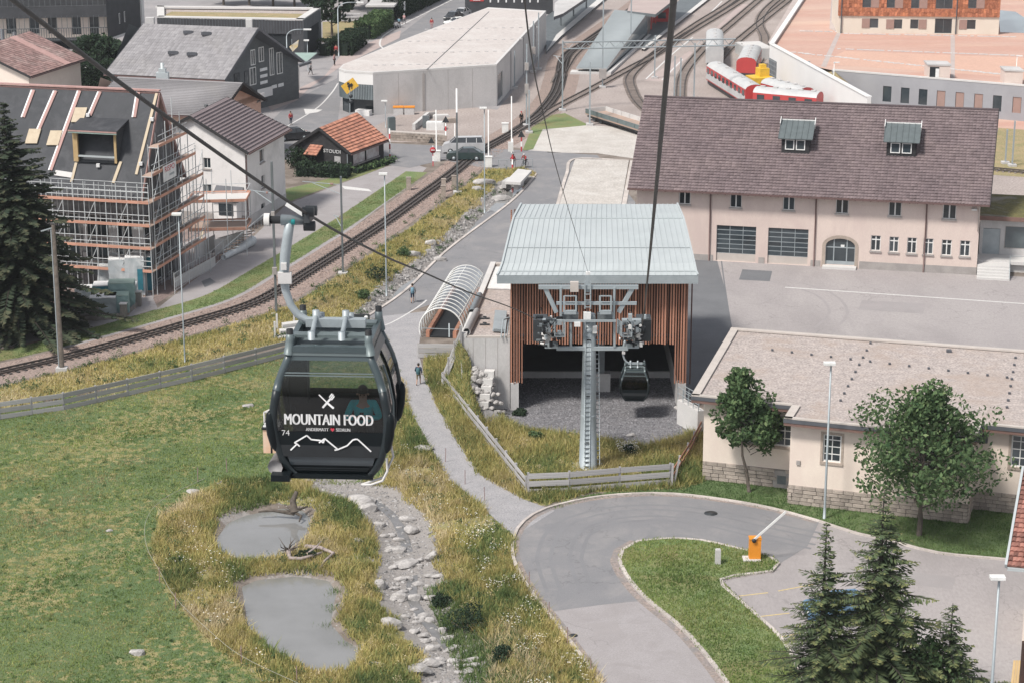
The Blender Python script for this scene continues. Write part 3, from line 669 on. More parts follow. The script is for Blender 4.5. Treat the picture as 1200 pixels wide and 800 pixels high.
def flower_heads(p,h,size,label,seed):
 r=np.random.default_rng(seed);p=view_cull(p);n=len(p);z=zat(p[:,0],p[:,1])+r.uniform(h*.5,h*1.1,n)
 a=r.uniform(0,6.28,n);s=size*r.uniform(.5,1.3,n);V=np.empty((n,4,3))
 for k in range(4):
  V[:,k,0]=p[:,0]+np.cos(a+k*1.571)*s;V[:,k,1]=p[:,1]+np.sin(a+k*1.571)*s;V[:,k,2]=z+(k%2)*s*.5
 npmesh('wild_flowers',V.reshape(-1,3),np.arange(4*n).reshape(-1,4),'flowers',r.uniform(0,1,n),kind='stuff',label=label,cat='flowers')
fz=W2([(560,600),(600,650),(620,695),(690,790),(690,860),(560,860),(590,740),(560,680),(540,620)])
fp=scatter_pts([fz],20,[],18);fp=fp[snoise(fp[:,0],fp[:,1],1.4,5)>.12]
flower_heads(fp,.55,.045,'small white wild flowers among the grass along the driveway',19)
fz=W2([(190,600),(290,660),(330,790),(240,750),(180,650)]);fp=scatter_pts([fz],5,ponds,20);fp=fp[snoise(fp[:,0],fp[:,1],1.2,6)>.15]
flower_heads(fp,.5,.05,'scattered pale flowers on the left bank of the ponds',21)
fz=W2([(470,520),(560,600),(560,660),(520,640),(455,560)]);fp=scatter_pts([fz],6,ponds,22);fp=fp[snoise(fp[:,0],fp[:,1],1.2,7)>.1]
flower_heads(fp,.5,.05,'pale flowers on the slope right of the large cabin',23)
fz=W2([(720,525),(745,525),(750,535),(725,537)]);flower_heads(scatter_pts([fz],60,[],24),.6,.06,'clump of white flowers in the grass under the small cabin',25)
# ---------------------------------------------------------------- rocks
def rock_mesh(seed,n=2,rough=.35,flat=.62):
 bm=bmesh.new();bmesh.ops.create_icosphere(bm,subdivisions=n,radius=1);r=random.Random(seed)
 planes=[(Vector((r.gauss(0,1),r.gauss(0,1),r.gauss(0,1))).normalized(),r.uniform(.55,.85))for _ in range(9)]
 for v in bm.verts:
  for n_,d in planes:
   k=v.co.dot(n_)
   if k>d:v.co-=n_*(k-d)*.9
  v.co*=1+.12*noise.noise(v.co*2.1+Vector((seed,0,0)))
  v.co.z*=flat
 me=bpy.data.meshes.new('rock');bm.to_mesh(me);bm.free();return me
ROCKS=[rock_mesh(i)for i in range(7)]
for me in ROCKS:me.materials.append(MATS['stone_pale']);a=me.attributes.new('rnd','FLOAT','FACE');a.data.foreach_set('value',[.5]*len(me.polygons))
def rock(px,py,wpx,hpx,label,group,rz=None,i=None,z=None):
 g=G(px,py+hpx*.3);dep=g.y*_c+CAM_H*_s;w=wpx/FPX*dep/2*1.3;zz=float(zat(g.x,g.y))if z is None else z
 o=bpy.data.objects.new('rock',ROCKS[random.randrange(7)if i is None else i]);COL.objects.link(o)
 o.scale=(w,w*random.uniform(.65,.95),max(hpx/FPX*dep*.75,.12));o.location=(g.x,g.y,zz+o.scale[2]*.25);o.rotation_euler=(0,0,(rz if rz is not None else random.uniform(-.5,.5)))
 return tag(o,label,'rock',group)
RG='pale rocks along the stream'
for(x,y,w,h,l)in[(482,611,17,14,'rounded pale boulder standing in the upper stream bed'),(507,644,16,17,'tall rounded boulder on the right edge of the stream'),(466,634,19,8,'flat pale slab at the left edge of the upper stream'),(420,632,13,9,'lone grey rock in the grass right of the upper pond'),(476,651,28,9,'long low pale slab lying across the stream'),(446,678,15,16,'angular white rock on the left bank beside a dark hollow'),(470,688,17,14,'left one of the pair of white boulders in midstream'),(486,689,15,13,'right one of the pair of white boulders in midstream'),(514,668,15,7,'small flat white rock against the right bank grass'),(459,724,24,17,'broad grey mossy boulder beside the lower stream'),(505,715,14,9,'small white rock with dark chips below the paired boulders'),(519,727,10,13,'upright pinkish rock on the right bank above the gravel'),(507,748,15,11,'pale rock at the grass tip left of the gravel run'),(502,769,24,11,'grey flat rock above the large pale slab'),(490,779,34,14,'large pale slanting slab at the bottom left of the stream'),(549,777,17,7,'flat white stone on the right of the gravel run'),(556,797,22,15,'white boulder cut by the bottom edge beside the stream'),(424,576,34,14,'large white slab just under the big cabin'),(431,586,20,14,'rounded grey white boulder below the white slab'),(478,598,18,9,'white rock at the right end of the boulder line below the cabin'),(403,574,12,8,'small white rock left of the slab under the cabin'),(438,776,9,5,'small white stone at the lower pond corner'),(226,573,14,5,'flat white stone alone in the upper meadow'),(161,762,16,9,'white stone alone in the lower meadow'),(128,622,7,4,'tiny white stone in the middle of the meadow'),(291,474,12,4,'flat pale stone left of the big cabin in the meadow'),(497,524,22,6,'flat pale stone slab beside the gravel path'),(516,303,13,9,'white boulder in the creek right of the tall lamp'),(505,285,12,10,'white boulder in the creek bank upstream of the lamp'),(485,299,14,11,'pale boulder on the creek bank near the lamp foot'),(567,215,22,10,'long pale block by the culvert'),(560,222,14,8,'grey block leaning beside the culvert'),(651,506,12,5,'round pale stone in the grass left of the tower'),(740,509,11,7,'white cylinder-like stone at the gravel edge'),(741,518,10,3,'small flat white stone below the gravel edge')]:
 rock(x,y,w,h,l,RG)
r_=random.Random(5)
for k in range(75):
 i=r_.randrange(4,len(STREAM)-1);a,b=STREAM[i-1],STREAM[i];t=r_.random()
 x,y=a[0]+(b[0]-a[0])*t+r_.uniform(-26,22),a[1]+(b[1]-a[1])*t+r_.uniform(-6,6);s=r_.uniform(4,11)
 cx0=a[0]+(b[0]-a[0])*t;rock(x,y,s*1.3,s*.7,f"{'tiny' if s < 6 else 'small' if s < 8.5 else 'medium'} pale stone {'on the left side' if x < cx0-11 else 'on the right side' if x > cx0+7 else 'in the middle'} of the stream {'under the big cabin' if y < 600 else 'level with the upper pond' if y < 650 else 'above the paired boulders' if y < 680 else 'level with the lower pond' if y < 725 else 'left of the dark shrub' if y < 765 else 'by the bottom edge'}",'small stones of the stream bed')
def cobbles(name,p,s0,s1,m,label,seed,use_z=True,z=0.0):
 r=np.random.default_rng(seed);n=len(p);base=np.array([(1,0,0),(0,1,0),(-1,0,0),(0,-1,0),(0,0,.8),(.6,.6,.5),(-.6,.5,.55)])
 f=np.array([(0,5,4),(5,1,4),(1,6,4),(6,2,4),(2,3,4),(3,0,4),(0,1,5),(1,2,6)])
 s=r.uniform(s0,s1,(n,1,3))*np.array([1,.8,.7]);b=base[None]*(1+r.uniform(-.3,.3,(n,7,3)));a=r.uniform(0,6.28,n);ca,sa=np.cos(a),np.sin(a);b=b*s
 x=b[...,0]*ca[:,None]-b[...,1]*sa[:,None];y=b[...,0]*sa[:,None]+b[...,1]*ca[:,None]
 zz=(zat(p[:,0],p[:,1])if use_z else np.zeros(n))+z
 V=np.stack([x+p[:,:1],y+p[:,1:2],b[...,2]+zz[:,None]-.01],-1)
 F=(f[None]+(np.arange(n)*7)[:,None,None]).reshape(-1,3)
 return npmesh(name,V.reshape(-1,3),F,m,np.repeat(r.uniform(0,1,n),8),kind='stuff',label=label,cat='gravel')
mat('cobble_dark',(.20,.195,.205),(.14,.14,.15),2,.9,var=.5)
mat('cobble',(.31,.30,.295),(.22,.21,.205),2,.9,var=.5)
st=W2([(340,552),(430,560),(500,590),(530,660),(540,710),(580,760),(590,860),(480,860),(490,740),(440,680),(455,640),(430,600),(350,580)])
cp=scatter_pts([st],34,[],30);cd_=dist_line(cp[:,0],cp[:,1],STW);cp=cp[(cd_<2.6)&(RNG.uniform(0,1,len(cd_))<.75)]
cobbles('stream_cobbles',cp[::2],.03,.10,'cobble_dark','fine grit of the stream bed',29)
cobbles('stream_cobbles',cp[1::11],.09,.24,'cobble','larger cobbles strewn along the stream',28)
cobbles('stream_cobbles',cp[1::3],.05,.14,'cobble','grey cobbles and grit filling the stream bed',31)
cb=scatter_pts([W['bank']],10,[],32);cb=cb[dist_line(cb[:,0],cb[:,1],CRW)<2.2]
cobbles('creek_cobbles',cb,.08,.28,'cobble','pale stones lining the creek beside the asphalt path',33)
dd=scatter_pts([W['dry_pond']],7,ponds,34);dd=dd[snoise(dd[:,0],dd[:,1],.9,21)<-.22]
cobbles('bank_stones',dd,.04,.14,'cobble','scattered stones on the bare banks around the ponds',35)
mat('ballast_stone',(.30,.225,.195),(.22,.165,.145),2,.9,var=.5)
bs_=scatter_pts([PB_],15,[],38);bs_=bs_[dist_line(bs_[:,0],bs_[:,1],[(p.x,p.y)for p in TRACKS[::3]])>.75];cobbles('ballast_stones',bs_,.05,.14,'ballast_stone','reddish brown ballast stones beside the main railway track',39,use_z=False,z=.01)
pit=W2([(597,442),(800,442),(806,470),(826,492),(812,512),(760,522),(680,511),(604,499),(588,488)])
pp=scatter_pts([pit],34,[],36);cobbles('pit_stones',pp,.05,.13,'cobble_dark','grey crushed stone covering the pit in front of the station',37,use_z=False,z=.02)
# ---------------------------------------------------------------- trees
def broadleaf(label,base,height,trunk_h,rx,seed,m='leaf_mid',n=7000,leaf=.13,name='broadleaf_tree',group=None,trunk_r=.14,shape=1.0,nb=34,lean=0):
 r=random.Random(seed);t=thing(name,label,'tree',tuple(base[:2])+(0,),0,group);bx,by=base[0],base[1]
 tb=MB();top=Vector((bx+lean,by,height*.93));tb.tube([Vector((bx,by,-.1)),Vector((bx+.03+lean*.3,by,trunk_h*.6)),Vector((bx+lean*.6,by+.05,trunk_h)),top],[trunk_r*1.15,trunk_r,trunk_r*.75,.02],8);tb.build('trunk','bark',t)
 lb=MB();cl=[]
 ch=height-trunk_h
 for i in range(nb):
  f=(i+.5)/nb;z0=trunk_h+ch*.84*f;a=i*2.4+r.uniform(-.3,.3)
  prof=(math.sin(math.pi*min(1,(.16+f*.84)**shape))**.75)*.95+.05;prof*=1-.5*max(0,f-.4)/.6
  L=rx*prof*r.uniform(.72,1.08);zt=z0+L*.30+ch*.08;c=Vector((bx+lean*f+math.cos(a)*L*.86,by+math.sin(a)*L*.86,zt))
  s=Vector((bx+lean*f*.8,by,z0));lb.tube([s,s.lerp(c,.5)+Vector((0,0,-.05*L)),c],[trunk_r*.3,trunk_r*.18,.012],5)
  k=5 if L>rx*.55 else 4
  for j in range(k):
   q=s.lerp(c,.38+.62*(j+1)/k)+Vector((r.gauss(0,.12),r.gauss(0,.12),r.gauss(0,.1)))*rx*.9;cl.append((q,rx*r.uniform(.11,.22)))
 cl.append((top,rx*.18));cl.append((top-Z*rx*.25,rx*.22))
 lb.build('limbs','bark',t)
 g=np.random.default_rng(seed);w=np.array([c[1]**2 for c in cl]);cnt=np.maximum(8,(w/w.sum()*n)).astype(int)
 P=[]
 for(c,rad),k in zip(cl,cnt):
  d=g.normal(0,1,(k,3));d/=np.linalg.norm(d,axis=1)[:,None];q=d*rad*(g.uniform(.35,1,(k,1))**.6)*np.array([1.15,1.15,.8]);P.append(q+np.array(c))
 P=np.concatenate(P);V,F=leaf_cloud(P,leaf,seed)
 hgt=(P[:,2]-trunk_h)/max(ch,.1);rn=np.clip(g.normal(.45,.22,len(P)),0,1)
 npmesh('crown',V,F,m,rn,t);return t
def spruce(label,base,height,rad,seed,m='needles_dark',name='spruce_tree',group=None,z0f=.04,tips=True,whorls=None,leafw=.09,bpr=9,taper=1.0,gap=1.0):
 r=random.Random(seed);t=thing(name,label,'tree',tuple(base[:2])+(0,),0,group);bx,by=base[0],base[1]
 b=MB();b.tube([(bx,by,-.2),(bx,by,height*.5),(bx,by,height)],[height*.016+.05,height*.009+.03,.015],8);b.build('trunk','bark_dark',t)
 V=[];R=[];limbs=MB();nw=whorls or int(height*3.2)
 up=np.array([0,0,1.0])
 for i in range(nw):
  f=min(.985,(i+.5+r.uniform(-.35,.35))/nw);z=height*(z0f+(1-z0f)*f);base_L=rad*((1-f)**taper)*(.88+.12*math.sin(i*1.7))+.12
  k=max(4,int(bpr*(1-f*.5)))
  for j in range(k):
   a=6.283*(j+r.random()*.9)/k+i*1.1;L=base_L*r.choice((.5,.72,.85,.95,1.05,1.22))*r.uniform(.9,1.08);dx,dy=math.cos(a),math.sin(a);z=height*(z0f+(1-z0f)*f)+r.uniform(-.55,.55)*height/nw;drp=r.uniform(.16,.5)*(1-f*.55);lift=.35*f
   prev=None;ns=max(3,int(L/(.17*gap)));
   P3=lambda s:np.array([bx+dx*L*s,by+dy*L*s,z+L*(lift*s-drp*s*s*1.1+.16*max(0,s-.75))])
   if L>.5:limbs.tube([P3(0),P3(.5),P3(.95)],[.012*L+.008,.008*L+.006,.005],4)
   side=np.array([-dy,dx,0])
   for q in range(ns):
    s=(q+r.random())/ns;s=.06+.94*s;c=P3(s);tw=(.42*L*(1-s)**.8+.16)*r.uniform(.7,1.1);tw=min(tw,.75)
    for sg in(-1,1):
     dirv=side*sg*.85+np.array([dx,dy,0])*.62+up*r.uniform(-.42,.05);dirv/=np.linalg.norm(dirv)
     e=c+dirv*tw;nrm=np.cross(dirv,up+side*r.uniform(-.6,.6));nn=np.linalg.norm(nrm);nrm=nrm/nn*leafw*r.uniform(.7,1.3)
     hang=-up*leafw*r.uniform(.3,1.1)
     mid=(c*.45+e*.55)
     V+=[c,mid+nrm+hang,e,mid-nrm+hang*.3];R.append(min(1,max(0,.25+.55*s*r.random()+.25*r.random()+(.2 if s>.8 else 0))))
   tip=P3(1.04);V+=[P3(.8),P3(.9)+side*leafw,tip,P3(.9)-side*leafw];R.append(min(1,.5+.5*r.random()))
 limbs.build('limbs','bark_dark',t)
 n=len(V)//4;npmesh('crown',np.array(V),np.arange(4*n).reshape(-1,4),m,np.array(R),t);return t
def bush(label,P,rad,h,seed,m='leaf_mid',n=1500,leaf=.1,name='bush',cat='bush',group=None,lobes=9,box=None,z=None):
 g=np.random.default_rng(seed);base=Vector((P[0],P[1],0));z0=z if z is not None else 0.0
 t=thing(name,label,cat,(P[0],P[1],z0),0,group);Q=[];sb=MB()
 for k in range(lobes):
  if box:c=np.array([g.uniform(-1,1)*box[0],g.uniform(-1,1)*box[1],g.uniform(.3,.8)*h]);c[:2]=np.array([c[0]*math.cos(box[2])-c[1]*math.sin(box[2]),c[0]*math.sin(box[2])+c[1]*math.cos(box[2])])
  else:a=g.uniform(0,6.28);q=g.uniform(0,.65)*rad;c=np.array([math.cos(a)*q,math.sin(a)*q,g.uniform(.35,.75)*h])
  rr=min(rad,h)*g.uniform(.4,.62);d=g.normal(0,1,(n//lobes,3));d/=np.linalg.norm(d,axis=1)[:,None];d=d*rr*g.uniform(.5,1,(n//lobes,1))**.5;d[:,2]*=.85
  Q.append(d+c);sb.tube([(P[0]+c[0]*.2,P[1]+c[1]*.2,z0),(P[0]+c[0],P[1]+c[1],z0+c[2])],[.04,.01],5)
 Q=np.concatenate(Q);Q[:,2]=np.maximum(Q[:,2],.03);Q+=np.array([P[0],P[1],z0]);sb.build('stems','bark',t)
 V,F=leaf_cloud(Q,leaf,seed+1);npmesh('foliage',V,F,m,np.clip(g.normal(.45,.25,len(Q)),0,1),t);return t
wp_=off_pond(near_stream(scatter_pts([W['dry_pond'],W['station_grass']],.9,ponds,90),2.2),.4)
weeds('weed_clumps',wp_[::2],.35,.5,60,.055,'leaf_mid','green herb clumps among the wild grass',91)
weeds('weed_clumps',wp_[1::2],.35,.55,50,.05,'tall_blades','brown and straw coloured weed clumps among the wild grass',92,(.7,.2))
wb_=scatter_pts([W['bank']],.35,[],93);wb_=wb_[dist_line(wb_[:,0],wb_[:,1],CRW)>1];weeds('weed_clumps',wb_,.4,.5,50,.07,'leaf_mid','green herb clumps on the railway bank',94)
wm_=scatter_pts([W['meadow']],.25,[W['dry_pond']],95);weeds('weed_clumps',wm_,.3,.12,30,.05,'lawn_blades','darker leafy patches in the meadow turf',96,(.2,.15))
def tall(px,pyb,pyt):return hz(px,pyb,pyt)
b1=G(878,576);broadleaf('young maple with narrow crown in front of the left window of the beige building',b1,tall(878,576,429),2.6,2.6,11,n=6000,leaf=.17,nb=30,trunk_r=.11,shape=.8,lean=-.9)
b2=G(1077,627);broadleaf('wide bushy maple covering the middle of the beige building',b2,tall(1077,627,449),1.8,5.0,12,n=9500,leaf=.17,nb=52,trunk_r=.17,shape=.74)
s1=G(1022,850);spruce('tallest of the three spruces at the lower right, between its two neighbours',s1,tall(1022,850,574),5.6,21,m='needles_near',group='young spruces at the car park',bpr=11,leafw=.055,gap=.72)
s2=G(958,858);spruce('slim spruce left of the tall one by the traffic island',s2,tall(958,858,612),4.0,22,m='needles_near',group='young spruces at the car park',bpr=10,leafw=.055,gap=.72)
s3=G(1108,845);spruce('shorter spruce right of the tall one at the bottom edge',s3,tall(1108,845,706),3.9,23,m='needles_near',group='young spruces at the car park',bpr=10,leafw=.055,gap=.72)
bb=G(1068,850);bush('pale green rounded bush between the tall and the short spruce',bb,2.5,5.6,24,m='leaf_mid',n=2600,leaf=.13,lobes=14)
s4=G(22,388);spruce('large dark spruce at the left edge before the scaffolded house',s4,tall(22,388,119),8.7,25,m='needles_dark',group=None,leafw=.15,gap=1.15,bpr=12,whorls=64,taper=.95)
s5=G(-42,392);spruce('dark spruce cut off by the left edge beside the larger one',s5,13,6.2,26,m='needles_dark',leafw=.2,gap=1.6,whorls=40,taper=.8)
for k,(x,y,rr,h,l,mm)in enumerate([(548,732,1.9,1.5,'dark green rounded shrub on the right stream bank','leaf_dark'),(514,703,.9,.7,'small green shrub leaning over the stream','leaf_dark'),(587,772,.9,.8,'dark shrub among the white flowers near the driveway','leaf_dark'),(443,330,1.8,1.4,'grey green shrub behind the lamp post by the creek','leaf_dark'),(475,303,1.0,.8,'green weed clump on the creek bank','leaf_mid'),(357,652,1.0,.5,'green weed clump between the two ponds','leaf_dark'),(739,534,.8,.6,'dark weed clump under the small cabin','leaf_dark'),(629,515,.8,.6,'green weed clump left of the lift tower','leaf_mid'),(610,486,.8,.4,'small dark bush at the concrete pier','leaf_dark'),(208,660,.5,.45,'green weed tuft with pale heads beside the pond','leaf_mid'),(425,352,1.0,.8,'low scrub beside the gravel bank left of the path','leaf_mid')]):
 g_=G(x,y);bush(l,g_,rr,h,100+k,m=mm,n=700,leaf=.09,lobes=8,z=float(zat(g_.x,g_.y)))
# ---------------------------------------------------------------- materials of buildings
mat('render_pink',(.62,.52,.47),(.58,.485,.44),.3,.9,fine=.04,bscale=10,stain=(.52,.42,.39),stain_scale=.22,stretch=(1,1,.5))
mat('render_cream',(.72,.63,.55),(.68,.59,.52),.3,.9,fine=.03,bscale=10,stain=(.64,.54,.48),stain_scale=.25)
mat('render_white',(.72,.70,.69),(.67,.65,.645),.3,.9,fine=.03,stain=(.48,.47,.46),stain_scale=.25)
mat('render_peach',(.60,.42,.33),(.56,.39,.31),.3,.9,fine=.03)
mat('plinth_grey',(.36,.335,.32),(.29,.27,.26),.8,.9,fine=.1)
mat('roof_tile_brown',(.165,.128,.132),(.135,.105,.11),.35,.85,var=.16,stain=(.185,.145,.145),stain_scale=.3)
mat('roof_tile_rust',(.27,.17,.155),(.22,.14,.13),.4,.85,var=.28,stain=(.33,.25,.23),stain_scale=.25)
mat('roof_tile_orange',(.43,.20,.135),(.35,.165,.115),.6,.85,var=.3,stain=(.32,.14,.10),stain_scale=.5)
mat('roof_sheet_brown',(.24,.195,.20),(.21,.17,.175),.4,.7,var=.12)
mat('slate_grey',(.27,.262,.272),(.235,.228,.238),.4,.85,var=.14,stain=(.26,.25,.25),stain_scale=.2)
mat('roof_metal',(.44,.475,.485),(.40,.435,.445),.5,.45,metal=.1,spec=.5,var=.06,stain=(.44,.48,.49),stain_scale=.35)
mat('roof_gravel',(.43,.375,.35),(.33,.29,.275),1.6,.95,fine=.35,bscale=6,bump=.6,stain=(.36,.29,.25),stain_scale=.25)
mat('roof_edge',(.50,.455,.42),(.44,.40,.37),1,.8)
mat('gutter_dark',(.10,.105,.12),(.08,.085,.095),1,.5)
mat('pipe_brown',(.16,.10,.095),(.13,.085,.08),2,.5,metal=.2)
mat('soffit_brown',(.20,.12,.10),(.16,.10,.085),2,.8)
mat('larch_red',(.43,.215,.145),(.32,.155,.105),1.3,.8,fine=.1,stretch=(1,1,.3),var=.0,ovar=.34)
mat('larch_dark',(.09,.05,.04),(.065,.04,.032),1.3,.85,ovar=.2)
mat('sandstone',(.40,.335,.285),(.33,.275,.235),2,.9,fine=.12,bscale=10,bump=.3)
mat('quarry_stone',(.42,.36,.31),(.32,.275,.245),2.2,.9,fine=.2,bscale=9,bump=.6,ovar=.2)
mat('mortar',(.22,.20,.185),(.18,.165,.155),4,.95)
mat('sheet_teal',(.14,.165,.17),(.115,.135,.14),1.5,.5,metal=.2,var=.15)
mat('lamp_white',(.78,.78,.76),None,2,.5)
mat('moss',(.16,.14,.05),(.10,.10,.045),1.2,.95,fine=.3,bscale=5,stain=(.27,.25,.24),stain_scale=.35)
# ---------------------------------------------------------------- goods house (large pink building)
A=G(745,301);Bp=G(1144,322.5)
gh=thing('goods_house','large pink rendered goods house with brown tiled roof and two dormers','building',tuple(A),0)
FF=Fac(A,Bp);u,n=FF.u,FF.n;DEP=17.0
def opening(r,pad=0):return r
g1=FF.rect(840,264,885,307);g2=FF.rect(900.5,267,946,311)
dr=FF.rect(968,279,1001,314.5)
ups=[FF.rect(*q)for q in((796,220,809,240),(856,223.5,869,244),(918,227,931,247),(980,230,994,251),(1042,233.5,1056,254),(1105.5,237,1120,257.5))]
los=[FF.rect(*q)for q in((1021,276,1031.5,294.5),(1042.5,277.5,1052.5,296),(1063.5,278.5,1073.5,297.5),(1082.5,279.5,1093,298.5),(1104,281,1114.5,300),(1125.5,282,1136,301))]
g1=(g1[0],g1[1],0.05,g1[3]);g2=(g2[0],g2[1],0.05,g2[3]);dr=(dr[0],dr[1],.25,dr[3])
EH=7.15
wall(gh,FF,0,EH+.4,'render_pink',[g1,g2,dr]+ups+los,m2='interior_dark')
for h in ups:win(gh,FF,h,2,1,m='white_paint',sill='plinth_grey',mw=.12)
for h in los:win(gh,FF,h,2,1,zs=[.72],sill='plinth_grey',mw=.1)
for h in(g1,g2):
 gd=MB();gd.obox(FF.pt(h[0],.05,-.2),u*(h[1]-h[0]),n*.06,Z*.75);gdo=gd.build('garage_door','roof_edge',gh)
 nz_=6;zz0=.8;dz=(h[3]-zz0)/nz_
 for i in range(nz_):
  for k in range(3):
   w_=(h[1]-h[0])/3;p=MB();p.obox(FF.pt(h[0]+k*w_+.03,zz0+i*dz+.035,-.18),u*(w_-.06),n*.03,Z*(dz-.07),r=random.random());p.build('pane','window_glass',gdo)
 fb=MB()
 for i in range(nz_+1):fb.obox(FF.pt(h[0],zz0+i*dz-.03,-.19),u*(h[1]-h[0]),n*.05,Z*.06)
 for k in range(4):fb.obox(FF.pt(h[0]+k*(h[1]-h[0])/3-.025,zz0,-.188),u*.05,n*.06,Z*(h[3]-zz0-.02))
 fb.build('frame','galvanised',gdo)
uc=(dr[0]+dr[1])/2;hw=(dr[1]-dr[0])/2;dz0=dr[3]-.75
B=MB();ar=[(uc+hw*math.cos(t),dz0+.75*math.sin(t))for t in[math.pi*i/12 for i in range(13)]]
for i in range(12):
 (a0,c0),(a1,c1)=ar[i],ar[i+1];B.poly([FF.pt(a0,c0,.0),FF.pt(a1,c1,.0),FF.pt(a1,dr[3]+.0,.0),FF.pt(a0,dr[3]+.0,.0)])
 so=1+.32/hw;B.poly([FF.pt(a0,c0,.03),FF.pt(a1,c1,.03),FF.pt(uc+(a1-uc)*so,dz0+(c1-dz0)*1.42,.03),FF.pt(uc+(a0-uc)*so,dz0+(c0-dz0)*1.42,.03)],m=1)
 B.poly([FF.pt(a0,c0,.03),FF.pt(a1,c1,.03),FF.pt(a1,c1,-.22),FF.pt(a0,c0,-.22)],m=1)
for sg in(-1,1):B.obox(FF.pt(uc+sg*hw-(0 if sg>0 else.32),0.0,-.01),u*.32,n*.04,Z*dz0,m=1)
B.build('door_arch',['render_pink','sandstone'],gh)
dm=MB();w_=dr[1]-dr[0]
for a_ in(0,.28,.72,1):dm.obox(FF.pt(dr[0]+w_*a_-.05,.25,-.2),u*.1,n*.05,Z*(dr[3]-.3))
dm.obox(FF.pt(dr[0],.25,-.198),u*w_,n*.05,Z*.35);dm.obox(FF.pt(dr[0],dr[3]-.95,-.2),u*w_,n*.055,Z*.1)
dd_=dm.build('door','galvanised',gh)
for a_,b_ in((.02,.27),(.30,.70),(.74,.98)):p=MB();p.obox(FF.pt(dr[0]+w_*a_,.55,-.21),u*w_*(b_-a_),n*.02,Z*(dr[3]-.65));p.build('pane','window_glass',dd_)
p=MB();p.obox(FF.pt(uc+.02,1.9,-.18),u*.35,n*.01,Z*.3);p.build('door_notice','white_paint',dd_)
p=MB();p.obox(FF.pt(dr[0]-.2,0,.0),u*(w_+.4),n*.8,Z*.22);p.build('door_step','concrete_light',gh)
B=MB();uu=0
for(a0,a1)in((0,g1[0]-.3),(g1[1]+.3,g2[0]-.3),(g2[1]+.3,dr[0]-.45),(dr[1]+.45,FF.L)):
 if a1>a0+.1:B=MB();B.obox(FF.pt(a0,-.02,.002),u*(a1-a0),n*.05,Z*(.62 if a0<dr[1]else.75));B.build('plinth','plinth_grey',gh)
Cc,Dd=Bp-n*DEP,A-n*DEP
ridge_z=14.1;FR=Fac(Bp,Cc);FB=Fac(Cc,Dd);FL=Fac(Dd,A)
wall(gh,FR,0,EH+.4,'render_pink',[],top=[(0,EH+.4),(DEP,EH+.4),(DEP/2,ridge_z-.4)])
wall(gh,FL,0,EH+.4,'render_pink',[],top=[(0,EH+.4),(DEP,EH+.4),(DEP/2,ridge_z-.4)]);wall(gh,FB,0,EH+.4,'render_pink')
oh=1.0;sl=(ridge_z-(EH+.15))/(DEP/2);ez=EH+.25-oh*sl*.6
eL,eR=A-u*.75+n*oh,Bp+u*.85+n*oh;rL,rR=A-u*.75-n*DEP/2,Bp+u*1.15-n*DEP/2;bL,bR=A-u*.75-n*(DEP+oh),Bp+u*1.0-n*(DEP+oh)
P_=lambda p,z:Vector((p.x,p.y,z))
B=MB();B.slab([P_(eL,ez),P_(eR,ez),P_(rR,ridge_z),P_(rL,ridge_z)],.18,0,1);B.slab([P_(rL,ridge_z),P_(rR,ridge_z),P_(bR,ez),P_(bL,ez)],.18,0,1)
roof=B.build('roof',['roof_tile_brown','soffit_brown'],gh)
tiles(roof,[P_(eL,ez+.01),P_(eR,ez+.01),P_(rR,ridge_z+.01),P_(rL,ridge_z+.01)],.36,.32,'roof_tile_brown',lift=.075)
B=MB();B.tube([P_(rL,ridge_z+.05),P_(rR,ridge_z+.05)],.13,8);B.build('ridge_cap','roof_tile_brown',roof)
B=MB();B.beam(P_(eL+n*.09,ez-.02),P_(eR+n*.09,ez-.02),.16,.16);B.build('gutter','pipe_brown',roof)
B=MB()
for i in range(46):
 q=A+u*(FF.L*i/45);B.beam(P_(q+n*.02,EH+.12),P_(q+n*(oh-.05),ez-.12),.12,.16)
B.build('rafter_tails','soffit_brown',roof)
for s in(rR,):
 B=MB();B.beam(P_(eR+u*.02,ez-.05),P_(rR+u*.02,ridge_z-.05),.06,.34);B.beam(P_(bR+u*.02,ez-.05),P_(rR+u*.02,ridge_z-.05),.06,.5);B.build('bargeboard','wood_dark',roof)
for px in(831,954,1083):
 q=FF.uv(px,300)[0];B=MB();B.tube([FF.pt(q,.0,.12),FF.pt(q,EH-.5,.12),FF.pt(q,EH-.1,oh)],.07,6);B.build('downpipe','pipe_brown',gh)
nrm=(P_(eR,ez)-P_(eL,ez)).cross(P_(rL,ridge_z)-P_(eL,ez)).normalized()
